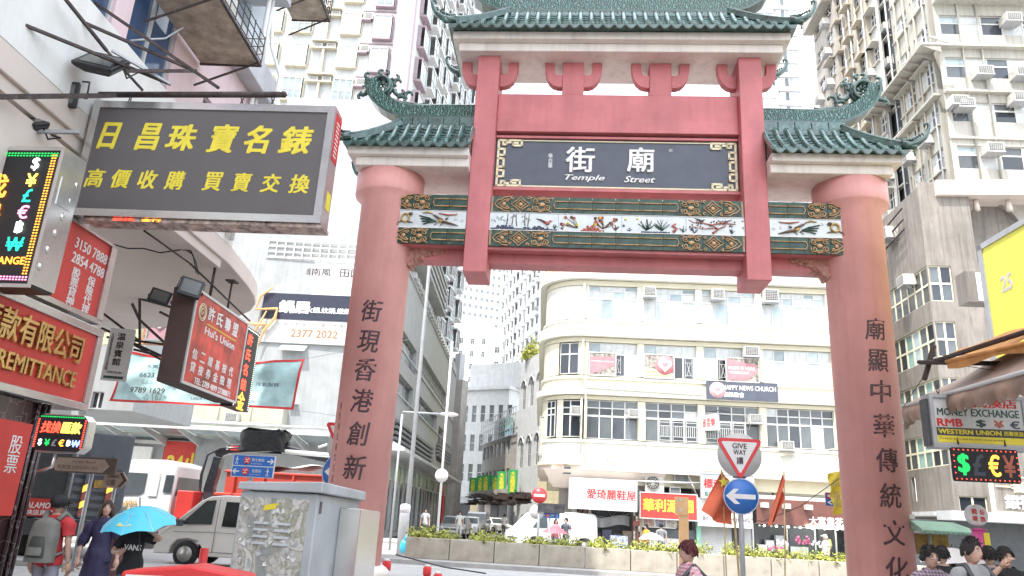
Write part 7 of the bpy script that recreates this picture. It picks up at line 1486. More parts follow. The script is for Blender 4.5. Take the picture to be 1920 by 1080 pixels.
M['torn'] = torn(); M['cabblue'] = mat('pale_blue_grey_paint', (.47, .51, .53), .5, var=.12, scale=2, dirt_or_sheen_amt=.2, dirt_or_sheen=(.2, .2, .2))
Cb = thing('utility_cabinet', 'big pale blue street cabinet covered with torn posters, with a stainless side box', 'cabinet', at(0, 0, 0))
Yc = 6.6
c0, c1_, c2_ = atY(440, 1000, Yc+.35), atY(588, 1000, Yc), atY(668, 1000, Yc+1.5)
def P3(p, z): return (p.x, p.y, z)
zt_ = atY(588, 926, Yc).z; c3 = c0+(c2_-c1_)
g = MB(); g.hexa([P3(c0, .12), P3(c1_, .12), P3(c2_, .12), P3(c3, .12), P3(c0, zt_), P3(c1_, zt_), P3(c2_, zt_-.01), P3(c3, zt_-.01)]); part('body', g, 'cabblue', Cb, bevel=.01)
n_ = (c1_-c0).cross(Vector((0, 0, 1))).normalized(); d_ = (c1_-c0); 
def fp(u, z, o): p = c0+d_*u+n_*o; return (p.x, p.y, z)
g = MB(); g.hexa([fp(.04, .3, .012), fp(.90, .3, .012), fp(.90, .3, .001), fp(.04, .3, .001), fp(.04, zt_-.05, .012), fp(.90, zt_-.05, .012), fp(.90, zt_-.05, .001), fp(.04, zt_-.05, .001)]); part('poster_layer', g, 'torn', Cb)
g = MB()
for r_ in range(4):
    for q in (0, 1): z = zt_-.27-.055*r_; u0 = .26+.27*q; g.hexa([fp(u0, z, .03), fp(u0+.19, z, .03), fp(u0+.19, z, .0125), fp(u0, z, .0125), fp(u0, z+.02, .016), fp(u0+.19, z+.02, .016), fp(u0+.19, z+.02, .0125), fp(u0, z+.02, .0125)])
part('vent_louvre', g, 'cabblue', Cb, kind='stuff')
rnd = random.Random(8); g = MB()
for k in range(70):
    u, z = rnd.uniform(.05, .85), rnd.uniform(.45, zt_-.1); s = rnd.uniform(.01, .045); a = rnd.random()*6; o = .014
    p = [(u+s*1.2*cos(a+q*1.6)*rnd.uniform(.5, 1.2), z+s*sin(a+q*1.6)*rnd.uniform(.5, 1.2)) for q in range(4)]; g.quad(*[fp(x, zz, o+(.02 if q == 1 else .002)) for q, (x, zz) in enumerate(p)])
part('paper_scraps', g, 'offwhite', Cb, kind='stuff')
g = MB(); g.quad(fp(.34, zt_-.16, .016), fp(.56, zt_-.13, .016), fp(.53, zt_-.09, .016), fp(.36, zt_-.11, .016)); part('yellow_scrap', g, 'yellow', Cb)
e = (c2_-c1_); n2 = (e).cross(Vector((0, 0, 1))).normalized(); lidz = .09
def lp(p, du, de, z): q = p+d_.normalized()*du+e.normalized()*de; return (q.x, q.y, z)
g = MB(); g.hexa([lp(c0, -.02, -.05, zt_+.01), lp(c1_, .05, -.05, zt_+.01), lp(c2_, .05, .06, zt_-.02), lp(c3, -.02, .06, zt_-.02), lp(c0, -.02, -.05, zt_+.075), lp(c1_, .05, -.05, zt_+.10), lp(c2_, .05, .06, zt_+.07), lp(c3, -.02, .06, zt_+.05)]); part('lid', g, 'cabblue', Cb, bevel=.008)
def sp(u, z, o): p = c1_+e*u+n2*o; return (p.x, p.y, z)
g = MB(); g.hexa([sp(.50, .3, .20), sp(1.08, .3, .20), sp(1.08, .3, .001), sp(.50, .3, .001), sp(.50, zt_-.10, .20), sp(1.08, zt_-.12, .20), sp(1.08, zt_-.12, .001), sp(.50, zt_-.10, .001)]); part('stainless_box', g, 'steel', Cb, bevel=.006)
g = MB(); g.hexa([sp(.05, zt_-.16, .006), sp(.09, zt_-.16, .006), sp(.09, zt_-.16, .001), sp(.05, zt_-.16, .001), sp(.05, zt_-.06, .006), sp(.09, zt_-.06, .006), sp(.09, zt_-.06, .001), sp(.05, zt_-.06, .001)]); part('hinge_plate', g, 'grille', Cb)
# red water barrier at the very bottom
Bq = thing('red_barrier', 'bright red plastic barrier top at the bottom edge of the picture', 'barrier', at(*atY(350, 1070, 4.6).xy, 0, 4)); zt = atY(350, 1061, 4.6).z
g = MB(); g.prism([(-.36, 0), (.34, 0), (.33, zt-.045), (.02, zt), (-.36, zt-.045)], 0, .30); part('body', g, 'crimson', Bq, bevel=.012); g = MB(); g.box(-.33, -.12, -.006, -.001, zt-.16, zt-.06); part('white_label', g, 'signwhite', Bq)
# flags on bamboo poles
M['flagred'] = mat('flag_red', (.70, .15, .07), .7, var=.15, scale=2); M['bamboo'] = mat('bamboo', (.55, .42, .22), .6, var=.2, scale=8)
def flag(label, ub, ut, vt, Y, cloth, thick=.012, star=False):
    a = atY(ub, 1085, Y); b = atY(ut, vt, Y); t = thing('flag', label, 'flag', at(a.x, a.y, 0), 'red flags on bamboo poles'); q = b-Vector((a.x, a.y, 0)); a0 = Vector((0, 0, 0)); a0.x = (a.x-b.x)*(b.z/(b.z-a.z))*-0+0
    g = MB(); g.tube([(0, 0, 0), tuple(q)], thick, 6); part('pole', g, 'bamboo', t)
    g = MB(); o = Vector((a.x, a.y, 0)); k = len(cloth)
    top = [atY(u, v, Y+dy)-o for u, v, dy in cloth[0]]; bot = [atY(u, v, Y+dy)-o for u, v, dy in cloth[1]]; n = len(top)-1
    def f(u, v):
        i = min(n-1, int(u*n)); w_ = u*n-i; p = (top[i]*(1-w_)+top[i+1]*w_)*(1-v)+(bot[i]*(1-w_)+bot[i+1]*w_)*v; p = p.copy(); p.y += .06*sin(u*11+v*2); return p
    g.grid(f, 24, 10); part('cloth', g, 'flagred', t)
    if star:
        c = f(.15, .12); g = MB(); g.prism([((.10 if i % 2 == 0 else .042)*cos(pi/2+i*pi/5), (.10 if i % 2 == 0 else .042)*sin(pi/2+i*pi/5)) for i in range(10)][::-1], -.02, 0); part('star', g, 'yellow', t, Matrix.Translation((c.x, c.y-.12, c.z-.05)))
    return t
flag('bright red flag with a yellow star hanging left of the blue arrow disc', 1364, 1353, 880, 13.2, [[(1354, 882, 0), (1366, 900, .02), (1374, 960, .02), (1370, 985, 0)], [(1316, 957, -.05), (1335, 972, -.03), (1345, 980, 0), (1368, 983, .02)]], star=True)
flag('narrow furled red flag on the second bamboo pole', 1468, 1470, 884, 13.2, [[(1470, 882, 0), (1470, 905, 0), (1470, 935, 0)], [(1441, 985, 0), (1447, 985, .02), (1452, 972, .02)]])
t = thing('bamboo_stick', 'leaning bamboo stick behind the give way sign pole', 'pole', at(*atY(1390, 1085, 13.4).xy, 0)); g = MB(); a = atY(1390, 1085, 13.4); b = atY(1376, 955, 13.4); g.tube([(0, 0, 0), (b.x-a.x, 0, b.z)], .018, 6); part('stick', g, 'bamboo', t)
t = thing('orange_sign_post', 'pale orange post with two small plates in front of the herbal tea sign', 'post', at(*atY(1283, 1020, 20).xy, 0)); g = MB(); h = atY(1280, 932, 20).z; g.box(-.12, .12, 0, .08, 0, h-.45); g.box(-.22, .12, -.02, .06, h-.449, h); part('post', g, mat('pale_orange', (.72, .45, .22), .6), t); 
for z in (h-.10, h-.36): g = MB(); g.box(-.14, -.06, -.03, -.021, z, z+.07); part('plate', g, 'acbox', t)
# yellow bag banner by the right pillar, small direction board, rope
t = thing('yellow_cloth_banner', 'crumpled yellow cloth banner tied beside the right pillar', 'banner', at(*atY(1565, 900, 16).xy, 0)); o = Vector(t.location); g = MB(); c4_ = [atY(u, v, 16) - o for u, v in ((1552, 888), (1580, 882), (1584, 962), (1564, 966))]
g.grid(lambda u, v: (c4_[0]*(1-u)+c4_[1]*u)*(1-v)+(c4_[3]*(1-u)+c4_[2]*u)*v+Vector((0, .05*sin(v*14+u*5), 0)), 10, 24); part('cloth', g, 'yellow', t); text('公所 此路不通', 'oldwood', t, (c4_[0].x+c4_[2].x)/2-.02, (c4_[0].z+c4_[2].z)/2, w=.16, h=.55, y=-.07, ext=.001, vert=True)
g = MB(); g.tube([atY(1592, 884, 15.6), atY(1500, 950, 16), atY(1430, 978, 16.4), atY(1408, 973, 16.6)], .010, 4); solo('slack_rope', 'thin dark rope slanting from the right pillar down across the flower shop', 'rope', g, 'rust')
t, w, h = board('purple_blue_arrow_plate', 'small purple and blue plate with white arrows beside the yellow cloth banner', 'sign', Plane(0, 17, -3), Plane(0, 17, -3).rect(1549, 948, 1562, 924), 0, 'signblue', .03); g = MB(); g.box(0, w, -.006, -.001, h/2, h); part('purple_half', g, mat('sign_purple', (.30, .05, .22), .5), t); text('<', 'white', t, w*.5, h*.75, w=w*.5, y=-.008, off=.03); text('<', 'white', t, w*.5, h*.25, w=w*.5, y=-.003, off=.03)
# pink bus stop with round head; green market parasol stall
t, H_ = post('round_stop_sign', 'round white stop sign with red characters on a pink post at the right', 'sign', 1834, 990, 10.6, .05, mat('pink_enamel', (.68, .10, .30), .4)); c = atY(1834, 966, 10.6).z
g = MB(); g.lathe([(0, -.05), (.125, -.05), (.14, -.03), (.14, .05), (.0, .06)], 32, (0, 0, c), 'y'); part('round_head', g, 'signwhite', t)
for ch, dx, dz in (('觀', -.055, .045), ('塘', -.055, -.045), ('佐', .05, .04), ('敦', .05, -.05)): text(ch, 'crimson', t, dx, c+dz, h=.07, y=-.052, ext=.002, off=.02, name='character')
z1_ = atY(1834, 994, 10.6).z; g = MB(); g.lathe([(.08, z1_-.55), (.09, z1_-.5), (.085, z1_)], 20); g.lathe([(.10, z1_), (.10, z1_+.015)], 20); part('pink_drum', g, 'pink_enamel' if 'pink_enamel' in M else bpy.data.materials['pink_enamel'], t); g = MB(); g.box(.01, .085, -.10, -.088, z1_-.3, z1_-.03); part('yellow_label', g, 'yellow', t)
t = thing('green_market_canopy', 'pale green market stall canopy on a white post beside the right pillar', 'stall canopy', at(*atY(1742, 1000, 13.5).xy, 0)); o = Vector(t.location); za, zb2 = atY(1742, 978, 13.5).z, atY(1742, 992, 13.5).z
g = MB(); x0, x1 = atY(1690, 985, 13.5).x-o.x, atY(1797, 992, 13.5).x-o.x; g.hexa([(x0, -.7, zb2-.03), (x1, -.7, zb2-.03), (x1, 1.0, zb2-.03), (x0, 1.0, zb2-.03), (x0, -.3, za), (x1-.25, -.3, za), (x1-.25, .7, za), (x0, .7, za)]); part('canopy', g, mat('mint_canvas', (.30, .50, .38), .6, var=.15), t); g = MB(); g.box(x0, x1-.9, -.3, .6, za+.02, za+.10); part('white_bundle', g, 'offwhite', t); g = MB(); g.tube([(0, 0, 0), (0, 0, za)], .03, 8); part('post', g, 'offwhite', t); g = MB(); g.box(x0+.3, x0+.85, .1, .5, zb2-.42, zb2-.08); part('yellow_crate', g, 'ochre', t)
g = MB()
for k in range(14): x = x0+(x1-x0)*k/13; g.blob((x, -.69, zb2-.05), (.05, .01, .035), 6)
part('fringe', g, 'mint_canvas' if 'mint_canvas' in M else bpy.data.materials['mint_canvas'], t, kind='stuff')
# ================================================================== vehicles
def body(mb, outline, w, belt, top_in=.12, zt=2.0):
    """side outline in x,z swept across the width, leaning inwards above the belt line"""
    n = len(outline); hw = lambda z: w/2-(max(0, z-belt)/max(.01, zt-belt))*top_in; vs = [(x, -hw(z), z) for x, z in outline]+[(x, hw(z), z) for x, z in outline]
    mb.add(vs, [tuple(range(n))]+[tuple(range(2*n-1, n-1, -1))]+[(i, i+n, (i+1) % n+n, (i+1) % n) for i in range(n)]); return hw
def sidepanel(mb, poly, hw, off, side):
    pts = [(x, side*(hw(z)+off), z) for x, z in poly]; mb.quad(*(pts if side < 0 else pts[::-1]))
def wheels(t, xs, w, r=.33, wid=.2, m='tyre'):
    for x in xs:
        for s in (-1, 1):
            o = None; g = MB(); g.lathe([(r*.62, -wid/2), (r*.96, -wid/2), (r, -wid/2+.03), (r, wid/2-.03), (r*.96, wid/2), (r*.62, wid/2)], 28, (0, 0, 0), 'y'); o = part('wheel', g, m, t, Matrix.Translation((x, s*(w/2-wid/2+.01), r)))
            g = MB(); g.lathe([(0, -.03*s), (r*.16, -.035*s), (r*.17, 0), (r*.5, .02*s), (r*.62, -.02*s), (r*.63, .03*s), (0, .05*s)], 24, (0, s*wid*.38, 0), 'y')
            g.m = 1
            for k in range(5): a = k*2*pi/5+.3; g.blob((r*.40*cos(a), s*(wid*.38-.012)+s*.03, r*.40*sin(a)), (r*.11, .012, r*.11), 6)
            g.m = 0
            for k in range(5): a = k*2*pi/5; g.hexa([tuple(Vector((cos(a)*q+sin(a)*e, s*(wid*.42+y), sin(a)*q-cos(a)*e))) for q, e, y in ((r*.12, -.03, 0), (r*.12, .03, 0), (r*.6, .02, 0), (r*.6, -.02, 0), (r*.12, -.03, .02), (r*.12, .03, .02), (r*.6, .02, .01), (r*.6, -.02, .01))])
            part('rim', g, ['rimgrey', 'tyre'], o)
M['rimgrey'] = mat('wheel_alloy', (.40, .38, .35), .35, .6); M['vansilver'] = mat('silver_beige_paint', (.68, .65, .60), .35, .0, var=.03, coat=.5); M['carwhite'] = mat('white_car_paint', (.68, .68, .67), .3, var=.02, coat=.5); M['cardark'] = mat('dark_car_paint', (.05, .052, .06), .25, var=.05, coat=.7); M['cargrey'] = mat('grey_car_paint', (.22, .23, .24), .3, .3, coat=.5); M['carglass'] = glass('car_window', (.035, .045, .045), .05)
def car(name, label, outline, glassy, w, wx, paint, Mx, r=.33, belt=1.0, ht=1.45, group=None, front=None, lights=True, top_in=.14):
    t = thing(name, label, 'car' if 'van' not in name else 'van', Mx, group); g = MB(); hw = body(g, outline, w, belt, top_in, ht); part('body', g, paint, t, bevel=.03)
    for poly in glassy:
        for s in (-1, 1): g = MB(); sidepanel(g, poly, hw, .006, s); part('side_window', g, 'carglass', t)
    for nm, a, b in front or (): # windscreens between two outline points
        g = MB(); d = Vector((b[0]-a[0], 0, b[1]-a[1])); n_ = Vector((-d.z, 0, d.x)).normalized()*.008 ; n_ = n_ if (n_.x < 0) == (nm == 'windscreen') else -n_
        ya, yb = hw(a[1])-.07, hw(b[1])-.07; p = [(a[0]+n_.x, -ya, a[1]+n_.z), (a[0]+n_.x, ya, a[1]+n_.z), (b[0]+n_.x, yb, b[1]+n_.z), (b[0]+n_.x, -yb, b[1]+n_.z)]; g.quad(*p); part(nm, g, 'carglass', t)
    wheels(t, wx, w+.02, r)
    x0 = min(p[0] for p in outline); x1 = max(p[0] for p in outline)
    if lights:
        for s in (-1, 1):
            g = MB(); g.blob((x0+.06, s*(w/2-.18), .68), (.08, .14, .09), 10); part('headlight', g, 'alu', t); g = MB(); g.blob((x1-.03, s*(w/2-.12), .85), (.05, .08, .13), 8); part('tail_light', g, 'crimson', t)
        g = MB(); g.box(x0-.02, x0+.05, -.3, .3, .42, .54); part('number_plate', g, 'signwhite', t); g = MB(); g.box(x0-.015, x0+.03, -.5, .5, .57, .66); part('grille', g, 'grille', t)
    return t, hw
vo = [(0, .32), (0, .72), (.07, .92), (.42, 1.12), (1.12, 1.80), (1.38, 1.93), (1.8, 1.98), (4.4, 1.98), (4.62, 1.90), (4.69, 1.7), (4.69, .34), (4.35, .30), (4.32, .52), (4.16, .70), (3.85, .74), (3.54, .70), (3.38, .52), (3.35, .30), (1.42, .30), (1.38, .52), (1.24, .70), (.93, .75), (.62, .70), (.48, .52), (.45, .32)]
vw = [[(.66, 1.13), (1.28, 1.80), (1.56, 1.83), (1.56, 1.16)], [(1.86, 1.12), (1.86, 1.80), (2.95, 1.80), (2.95, 1.12)], [(3.08, 1.12), (3.08, 1.80), (4.5, 1.80), (4.5, 1.12)]]
p = gnd(300, 1063.5); pv = atY(293, 1010, 19.8)
t, hw = car('silver_van', 'silver beige passenger van facing left behind the street cabinet', vo, vw, 1.70, (.93, 3.85), 'vansilver', at(pv.x, pv.y+.75, 0, -3) @ Matrix.Scale(.88, 4), .34, 1.1, 1.98, front=(('windscreen', (.50, 1.18), (1.12, 1.78)),))
g = MB(); bars(g, [[(1.70, -.87, .42), (1.70, -.86, 1.1), (1.70, -.82, 1.86)], [(.50, -.87, .92), (1.72, -.875, .95), (4.6, -.875, .95)], [(3.0, -.87, .42), (3.0, -.86, 1.1)], [(1.5, -.87, .42), (3.3, -.87, .42)]], .008); part('panel_gap', g, 'grille', t); g = MB(); g.box(1.42, 1.60, -.89, -.865, .99, 1.03); part('door_handle', g, 'vansilver', t); g = MB(); g.box(.60, .78, -1.05, -.88, 1.08, 1.26); part('wing_mirror', g, 'grille', t, bevel=.03)
# crane truck with white cab
pt = atY(176, 980, 25.5); T_ = thing('crane_truck', 'white cab truck with black folding crane and red skip behind the silver van', 'truck', at(pt.x+.2, pt.y+1.2, 0, -3) @ Matrix.Scale(.93, 4)); ca = [(0, .55), (0, 1.25), (.06, 1.6), (.42, 2.72), (.62, 2.98), (1.9, 3.02), (2.30, 2.93), (2.36, 2.8), (2.36, .8), (1.95, .75), (1.9, .55)]
g = MB(); hw = body(g, ca, 2.3, 1.7, .10, 3.0); part('cab', g, 'carwhite', T_, bevel=.05)
for s in (-1, 1): g = MB(); sidepanel(g, [(.34, 1.72), (.62, 2.52), (1.32, 2.52), (1.32, 1.88), (1.16, 1.78)], hw, .008, s); part('side_window', g, 'greyglass', T_); g = MB(); sidepanel(g, [(1.48, 1.75), (1.48, 2.55), (1.80, 2.55), (1.80, 1.75)], hw, .006, s); part('blank_panel', g, 'offwhite', T_)
g = MB(); g.quad((2.37, -.95, 1.8), (2.37, .95, 1.8), (2.37, .9, 2.45), (2.37, -.9, 2.45)); part('rear_window', g, 'greyglass', T_); g = MB(); sidepanel(g, [(2.0, 1.9), (2.0, 2.5), (2.3, 2.5), (2.3, 1.9)], hw, .007, -1); part('quarter_window', g, 'greyglass', T_)
g = MB(); g.box(-.04, .03, -1.0, 1.0, .6, 1.1)
for k in range(7): g.box(-.05, .8, -1.19, -1.155, .95+.09*k, 1.0+.09*k) if k < 5 else None
part('grille', g, 'louvre', T_); text('9499', 'ochre', T_, .85, 1.45, w=.62, h=.24, y=-1.17, off=.015); text('6082', 'ochre', T_, .85, 1.15, w=.62, h=.24, y=-1.17, off=.015); g = MB(); g.box(.45, 1.3, -1.175, -1.16, 1.29, 1.31); part('rule', g, 'ochre', T_)
g = MB(); g.box(2.45, 8.6, -1.15, 1.15, .75, 1.05); part('chassis', g, 'redsign', T_); wheels(T_, (1.0, 5.2, 6.6), 2.35, .50, .3)
g = MB(); g.box(2.55, 3.15, -1.2, -.4, 1.06, 2.0); part('red_locker', g, 'redsign', T_, bevel=.03)
g = MB(); g.tube([(3.5, -.4, 1.0), (3.35, -.4, 2.1), (3.5, -.4, 3.25)], [.26, .24, .22], 4); g.tube([(3.38, -.4, 3.3), (3.9, -.4, 3.55), (5.6, -.4, 3.7), (8.8, -.4, 3.15)], [.16, .22, .2, .16], 4); g.tube([(3.15, -.62, 1.1), (3.05, -.62, 2.6), (3.15, -.62, 3.3), (3.6, -.62, 3.55), (4.4, -.62, 3.6)], .06, 6); part('crane', g, 'cardark', T_, bevel=.02)
g = MB(); g.tube([(5.9, -.65, 3.55), (9.0, -.65, 3.45)], .09, 8); g.tube([(7.2, -.7, 3.75), (7.6, -.7, 3.9)], .05, 6); part('hydraulic_ram', g, 'alu', T_); g = MB(); g.box(3.95, 4.3, -.66, -.62, 3.5, 3.66); part('red_badge', g, 'redsign', T_); text('6', 'white', T_, 3.85, 3.58, h=.14, y=-.66, off=.03)
g = MB(); n = 14
for k in range(n): pass
sq = lambda q, e=.35: abs(q)**e*(1 if q > 0 else -1); g.grid(lambda u, v: (5.15+.82*sq(cos(2*pi*u))*(1-.06*sin(v*9+u*30)-.10*v*(1-v)), -.45+.55*sq(sin(2*pi*u)), 3.50+.72*v), 40, 7); g.quad(*[(5.15+.80*sq(cos(2*pi*k/24+.01)), -.45+.54*sq(sin(2*pi*k/24+.01)), 4.20+.06*(k % 3)) for k in range(24)]); part('wrapped_bundle', g, mat('black_bin_bag', (.012, .012, .014), .4, var=.3, bump=1.0, bscale=7, spec=.3), T_)
g = MB(); g.hexa([(3.95, -1.2, 1.1), (9.2, -1.2, 1.1), (9.2, 1.2, 1.1), (3.95, 1.2, 1.1), (3.95, -1.25, 1.95), (9.2, -1.25, 1.95), (9.2, 1.25, 1.95), (3.95, 1.25, 1.95)]); g.hexa([(4.2, -1.2, 1.951), (9.2, -1.2, 1.951), (9.2, 1.2, 1.951), (4.2, 1.2, 1.951), (4.2, -1.2, 2.75), (9.2, -1.2, 2.75), (9.2, 1.2, 2.75), (4.2, 1.2, 2.75)]); g.box(3.9, 9.25, -1.30, -1.2, 1.9, 2.0); g.box(4.15, 9.25, -1.28, -1.18, 2.70, 2.78); part('skip', g, mat('red_skip_paint', (.55, .07, .045), .5, var=.12, scale=2, dirt_or_sheen=(.4, .2, .15), dirt_or_sheen_amt=.2), T_, bevel=.02)
for k in range(5): g = MB(); g.box(4.5+k*1.05, 4.56+k*1.05, -1.32, -1.2, 1.95, 2.7); part('skip_rib', g, 'red_skip_paint' if 'red_skip_paint' in M else bpy.data.materials['red_skip_paint'], T_)
g = MB(); g.grid(lambda u, v: (4.2+4.9*u, -1.24+2.2*v, 2.80+.35*min(1, u*1.6)*(sin(pi*(.25+.5*v)))+.04*sin(u*22+v*7)), 30, 8); part('white_tarpaulin', g, 'signwhite', T_)
# grey-blue box truck seen from behind, with a red delivery panel
pb = atY(30, 990, 19.5); Bt = thing('box_truck', 'blue grey truck rear with orange chevrons and a red delivery panel behind the pedestrians', 'truck', at(pb.x, pb.y, 0, 31) @ Matrix.Diagonal((.92, 1, 1, 1))); M['truckblue'] = mat('truck_blue_grey', (.15, .17, .20), .5, var=.12, dirt_or_sheen_amt=.15)
g = MB(); g.box(0, 2.45, .02, 4.6, .95, 3.15); part('box_body', g, 'truckblue', Bt, bevel=.03)
for k in range(7): g = MB(); g.box(.95, 2.3, -.03, .018, 1.05+.20*k, 1.16+.20*k); part('tail_board_rib', g, 'truckblue', Bt)
for x in (1.38, 1.98): g = MB(); g.box(x, x+.14, -.09, -.031, 1.0, 2.6); part('tail_board_bar', g, 'truckblue', Bt)
for x in (1.36, 1.96):
    for k in range(4): g = MB(); z = 1.02+.20*k; g.prism([(x, z), (x+.18, z+.10), (x+.18, z+.26), (x, z+.16)], -.10, -.092); part('chevron', g, 'ledorange' if k % 2 else 'coral', Bt)
g = MB(); g.box(1.62, 1.84, -.06, -.031, 1.75, 1.95); part('orange_plate', g, 'ochre', Bt); g = MB(); g.box(-.02, .95, -.06, .0, 1.0, 1.42); part('red_panel', g, 'redsign', Bt); text('LALAMOVE', 'white', Bt, .45, 1.26, w=.82, h=.14, y=-.061, off=.02, shear=.15); text('快送貨運', 'white', Bt, .45, 1.09, w=.62, h=.12, y=-.061, off=.02)
g = MB(); g.box(.05, .93, -.02, .019, 1.45, 2.95); part('dark_tail_window', g, 'grille', Bt); g = MB(); g.box(.05, 2.4, -.1, .3, .55, .94); part('bumper', g, 'grille', Bt); g = MB(); g.box(1.5, 2.3, -.12, -.101, .70, .84); part('reflector', g, 'coral', Bt); wheels(Bt, (), 2.3)
for s in (.25, 2.2): g = MB(); g.lathe([(.2, -.14), (.46, -.14), (.48, -.1), (.48, .12), (.2, .14)], 24, (s, 1.0, .48), 'x'); part('tyre', g, 'tyre', Bt)
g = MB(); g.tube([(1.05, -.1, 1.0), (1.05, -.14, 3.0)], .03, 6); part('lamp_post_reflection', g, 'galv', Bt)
# cars in the far street
so = [(0, .35), (0, .62), (.10, .78), (1.0, .92), (1.75, 1.38), (2.1, 1.45), (3.1, 1.43), (3.85, 1.02), (4.45, .95), (4.5, .40), (4.1, .28), (3.98, .55), (3.66, .64), (3.35, .55), (3.22, .28), (1.30, .28), (1.18, .55), (.86, .64), (.55, .55), (.42, .30)]
sw = [[(1.22, .95), (1.80, 1.33), (2.32, 1.38), (2.32, .96)], [(2.40, .96), (2.40, 1.38), (3.02, 1.36), (3.62, 1.0)]]
sf = (('windscreen', (1.05, .95), (1.72, 1.36)), ('rear_screen', (3.80, 1.05), (3.15, 1.41)))
mo = [(0, .35), (0, .80), (.10, 1.0), (.85, 1.15), (1.55, 1.72), (1.9, 1.85), (4.2, 1.82), (4.6, 1.6), (4.7, .9), (4.7, .38), (4.3, .30), (4.16, .60), (3.82, .70), (3.48, .60), (3.34, .30), (1.42, .30), (1.28, .6), (.94, .70), (.60, .60), (.46, .32)]
mw = [[(1.1, 1.12), (1.68, 1.68), (2.5, 1.74), (2.5, 1.12)], [(2.6, 1.12), (2.6, 1.74), (4.2, 1.70), (4.4, 1.15)]]; mf = (('windscreen', (.9, 1.18), (1.5, 1.68)), ('rear_screen', (4.68, 1.1), (4.3, 1.68)))
def parked(u, v, heading, fn_args, **k):
    p = gnd(u, v); name, label, o, gl, w, wx, pa = fn_args; t, h_ = car(name, label, o, gl, w, wx, pa, Matrix.Translation(p) @ Matrix.Rotation(R(heading), 4, 'Z') @ Matrix.Translation((0, 0, 0)), **k); return t
parked(845, 1010, 86, ('grey_car', 'grey saloon coming towards the viewer at the left of the far street', so, sw, 1.75, (.86, 3.66), 'cargrey'), front=sf, group='cars in the far street')
parked(888, 1004, 86, ('black_people_carrier', 'black and white people carrier driving towards the viewer in the far street', mo, mw, 1.82, (.94, 3.82), 'cardark'), front=mf, ht=1.84, group='cars in the far street')
parked(872, 1006, 86, ('white_car', 'white car behind the grey saloon in the far street', so, sw, 1.75, (.86, 3.66), 'carwhite'), front=sf, group='cars in the far street')
pk = ['nearest to the white van', 'second from the white van', 'third from the white van', 'farthest, nearest the black people carrier']
for k, (u, v) in enumerate(((948, 1003), (931, 1000), (914, 998), (900, 996))): parked(u, v, 118, ('parked_car', 'white car parked under the green banners, ' + pk[k], so, sw, 1.75, (.86, 3.66), 'carwhite'), front=sf, group='cars in the far street')
pw = gnd(960, 1033); t, h_ = car('white_van', 'white delivery van turning out of the far street behind the planters', vo, vw[:1], 1.72, (.93, 3.85), 'carwhite', at(pw.x, pw.y+1.0, 0, 28), .34, 1.1, 1.98, front=(('windscreen', (.50, 1.18), (1.12, 1.78)),), group='cars in the far street')
# dark car at the lower right corner
pr = atY(1893, 1060, 12.5); t, h_ = car('dark_blue_car', 'dark blue car roof and windows at the lower right corner behind the men', so, sw, 1.75, (.86, 3.66), 'cardark', at(pr.x-.9, pr.y, 0, -10), front=sf)
# ================================================================== people
def skinmesh(pts, edges, rad, root, sub=2):
    me = bpy.data.meshes.new('s'); names = list(pts); idx = {n: i for i, n in enumerate(names)}; me.from_pydata([pts[n] for n in names], [(idx[a], idx[b]) for a, b in edges], [])
    o = bpy.data.objects.new('s', me); COL.objects.link(o); o.modifiers.new('k', 'SKIN').use_smooth_shade = True
    sv = me.skin_vertices[0].data
    for n in names: r_ = rad[n]; sv[idx[n]].radius = r_ if isinstance(r_, tuple) else (r_, r_); sv[idx[n]].use_root = (n == root)
    ss = o.modifiers.new('s', 'SUBSURF'); ss.levels = sub; ss.render_levels = sub
    out = bpy.data.meshes.new_from_object(o.evaluated_get(bpy.context.evaluated_depsgraph_get())); bpy.data.objects.remove(o); bpy.data.meshes.remove(me)
    vs = [tuple(v.co) for v in out.vertices]; fs = [tuple(p.vertices) for p in out.polygons]; bpy.data.meshes.remove(out); return vs, fs
for n_, c_ in dict(skin=(.58, .37, .28), skin2=(.48, .30, .22), hairblack=(.018, .015, .014), hairbrown=(.05, .03, .022), hairmaroon=(.10, .018, .022), lips=(.38, .13, .11), eyewhite=(.6, .58, .55), capblack=(.015, .015, .018), teered=(.48, .03, .035), navy=(.032, .028, .075), teeblack=(.014, .014, .016), teegrey=(.30, .30, .31), trousergrey=(.26, .25, .30), jeans=(.08, .13, .24), packgrey=(.17, .17, .15), orangecloth2=(.75, .30, .05), pinkcloth=(.60, .25, .30), bagtan=(.35, .24, .10)).items(): M[n_] = mat(n_, c_, .75 if n_ not in ('skin', 'skin2') else .5, var=.12, scale=9, bump=.25 if n_ not in ('skin', 'skin2', 'eyewhite', 'lips') else 0, bscale=60 if 'hair' in n_ else 35)
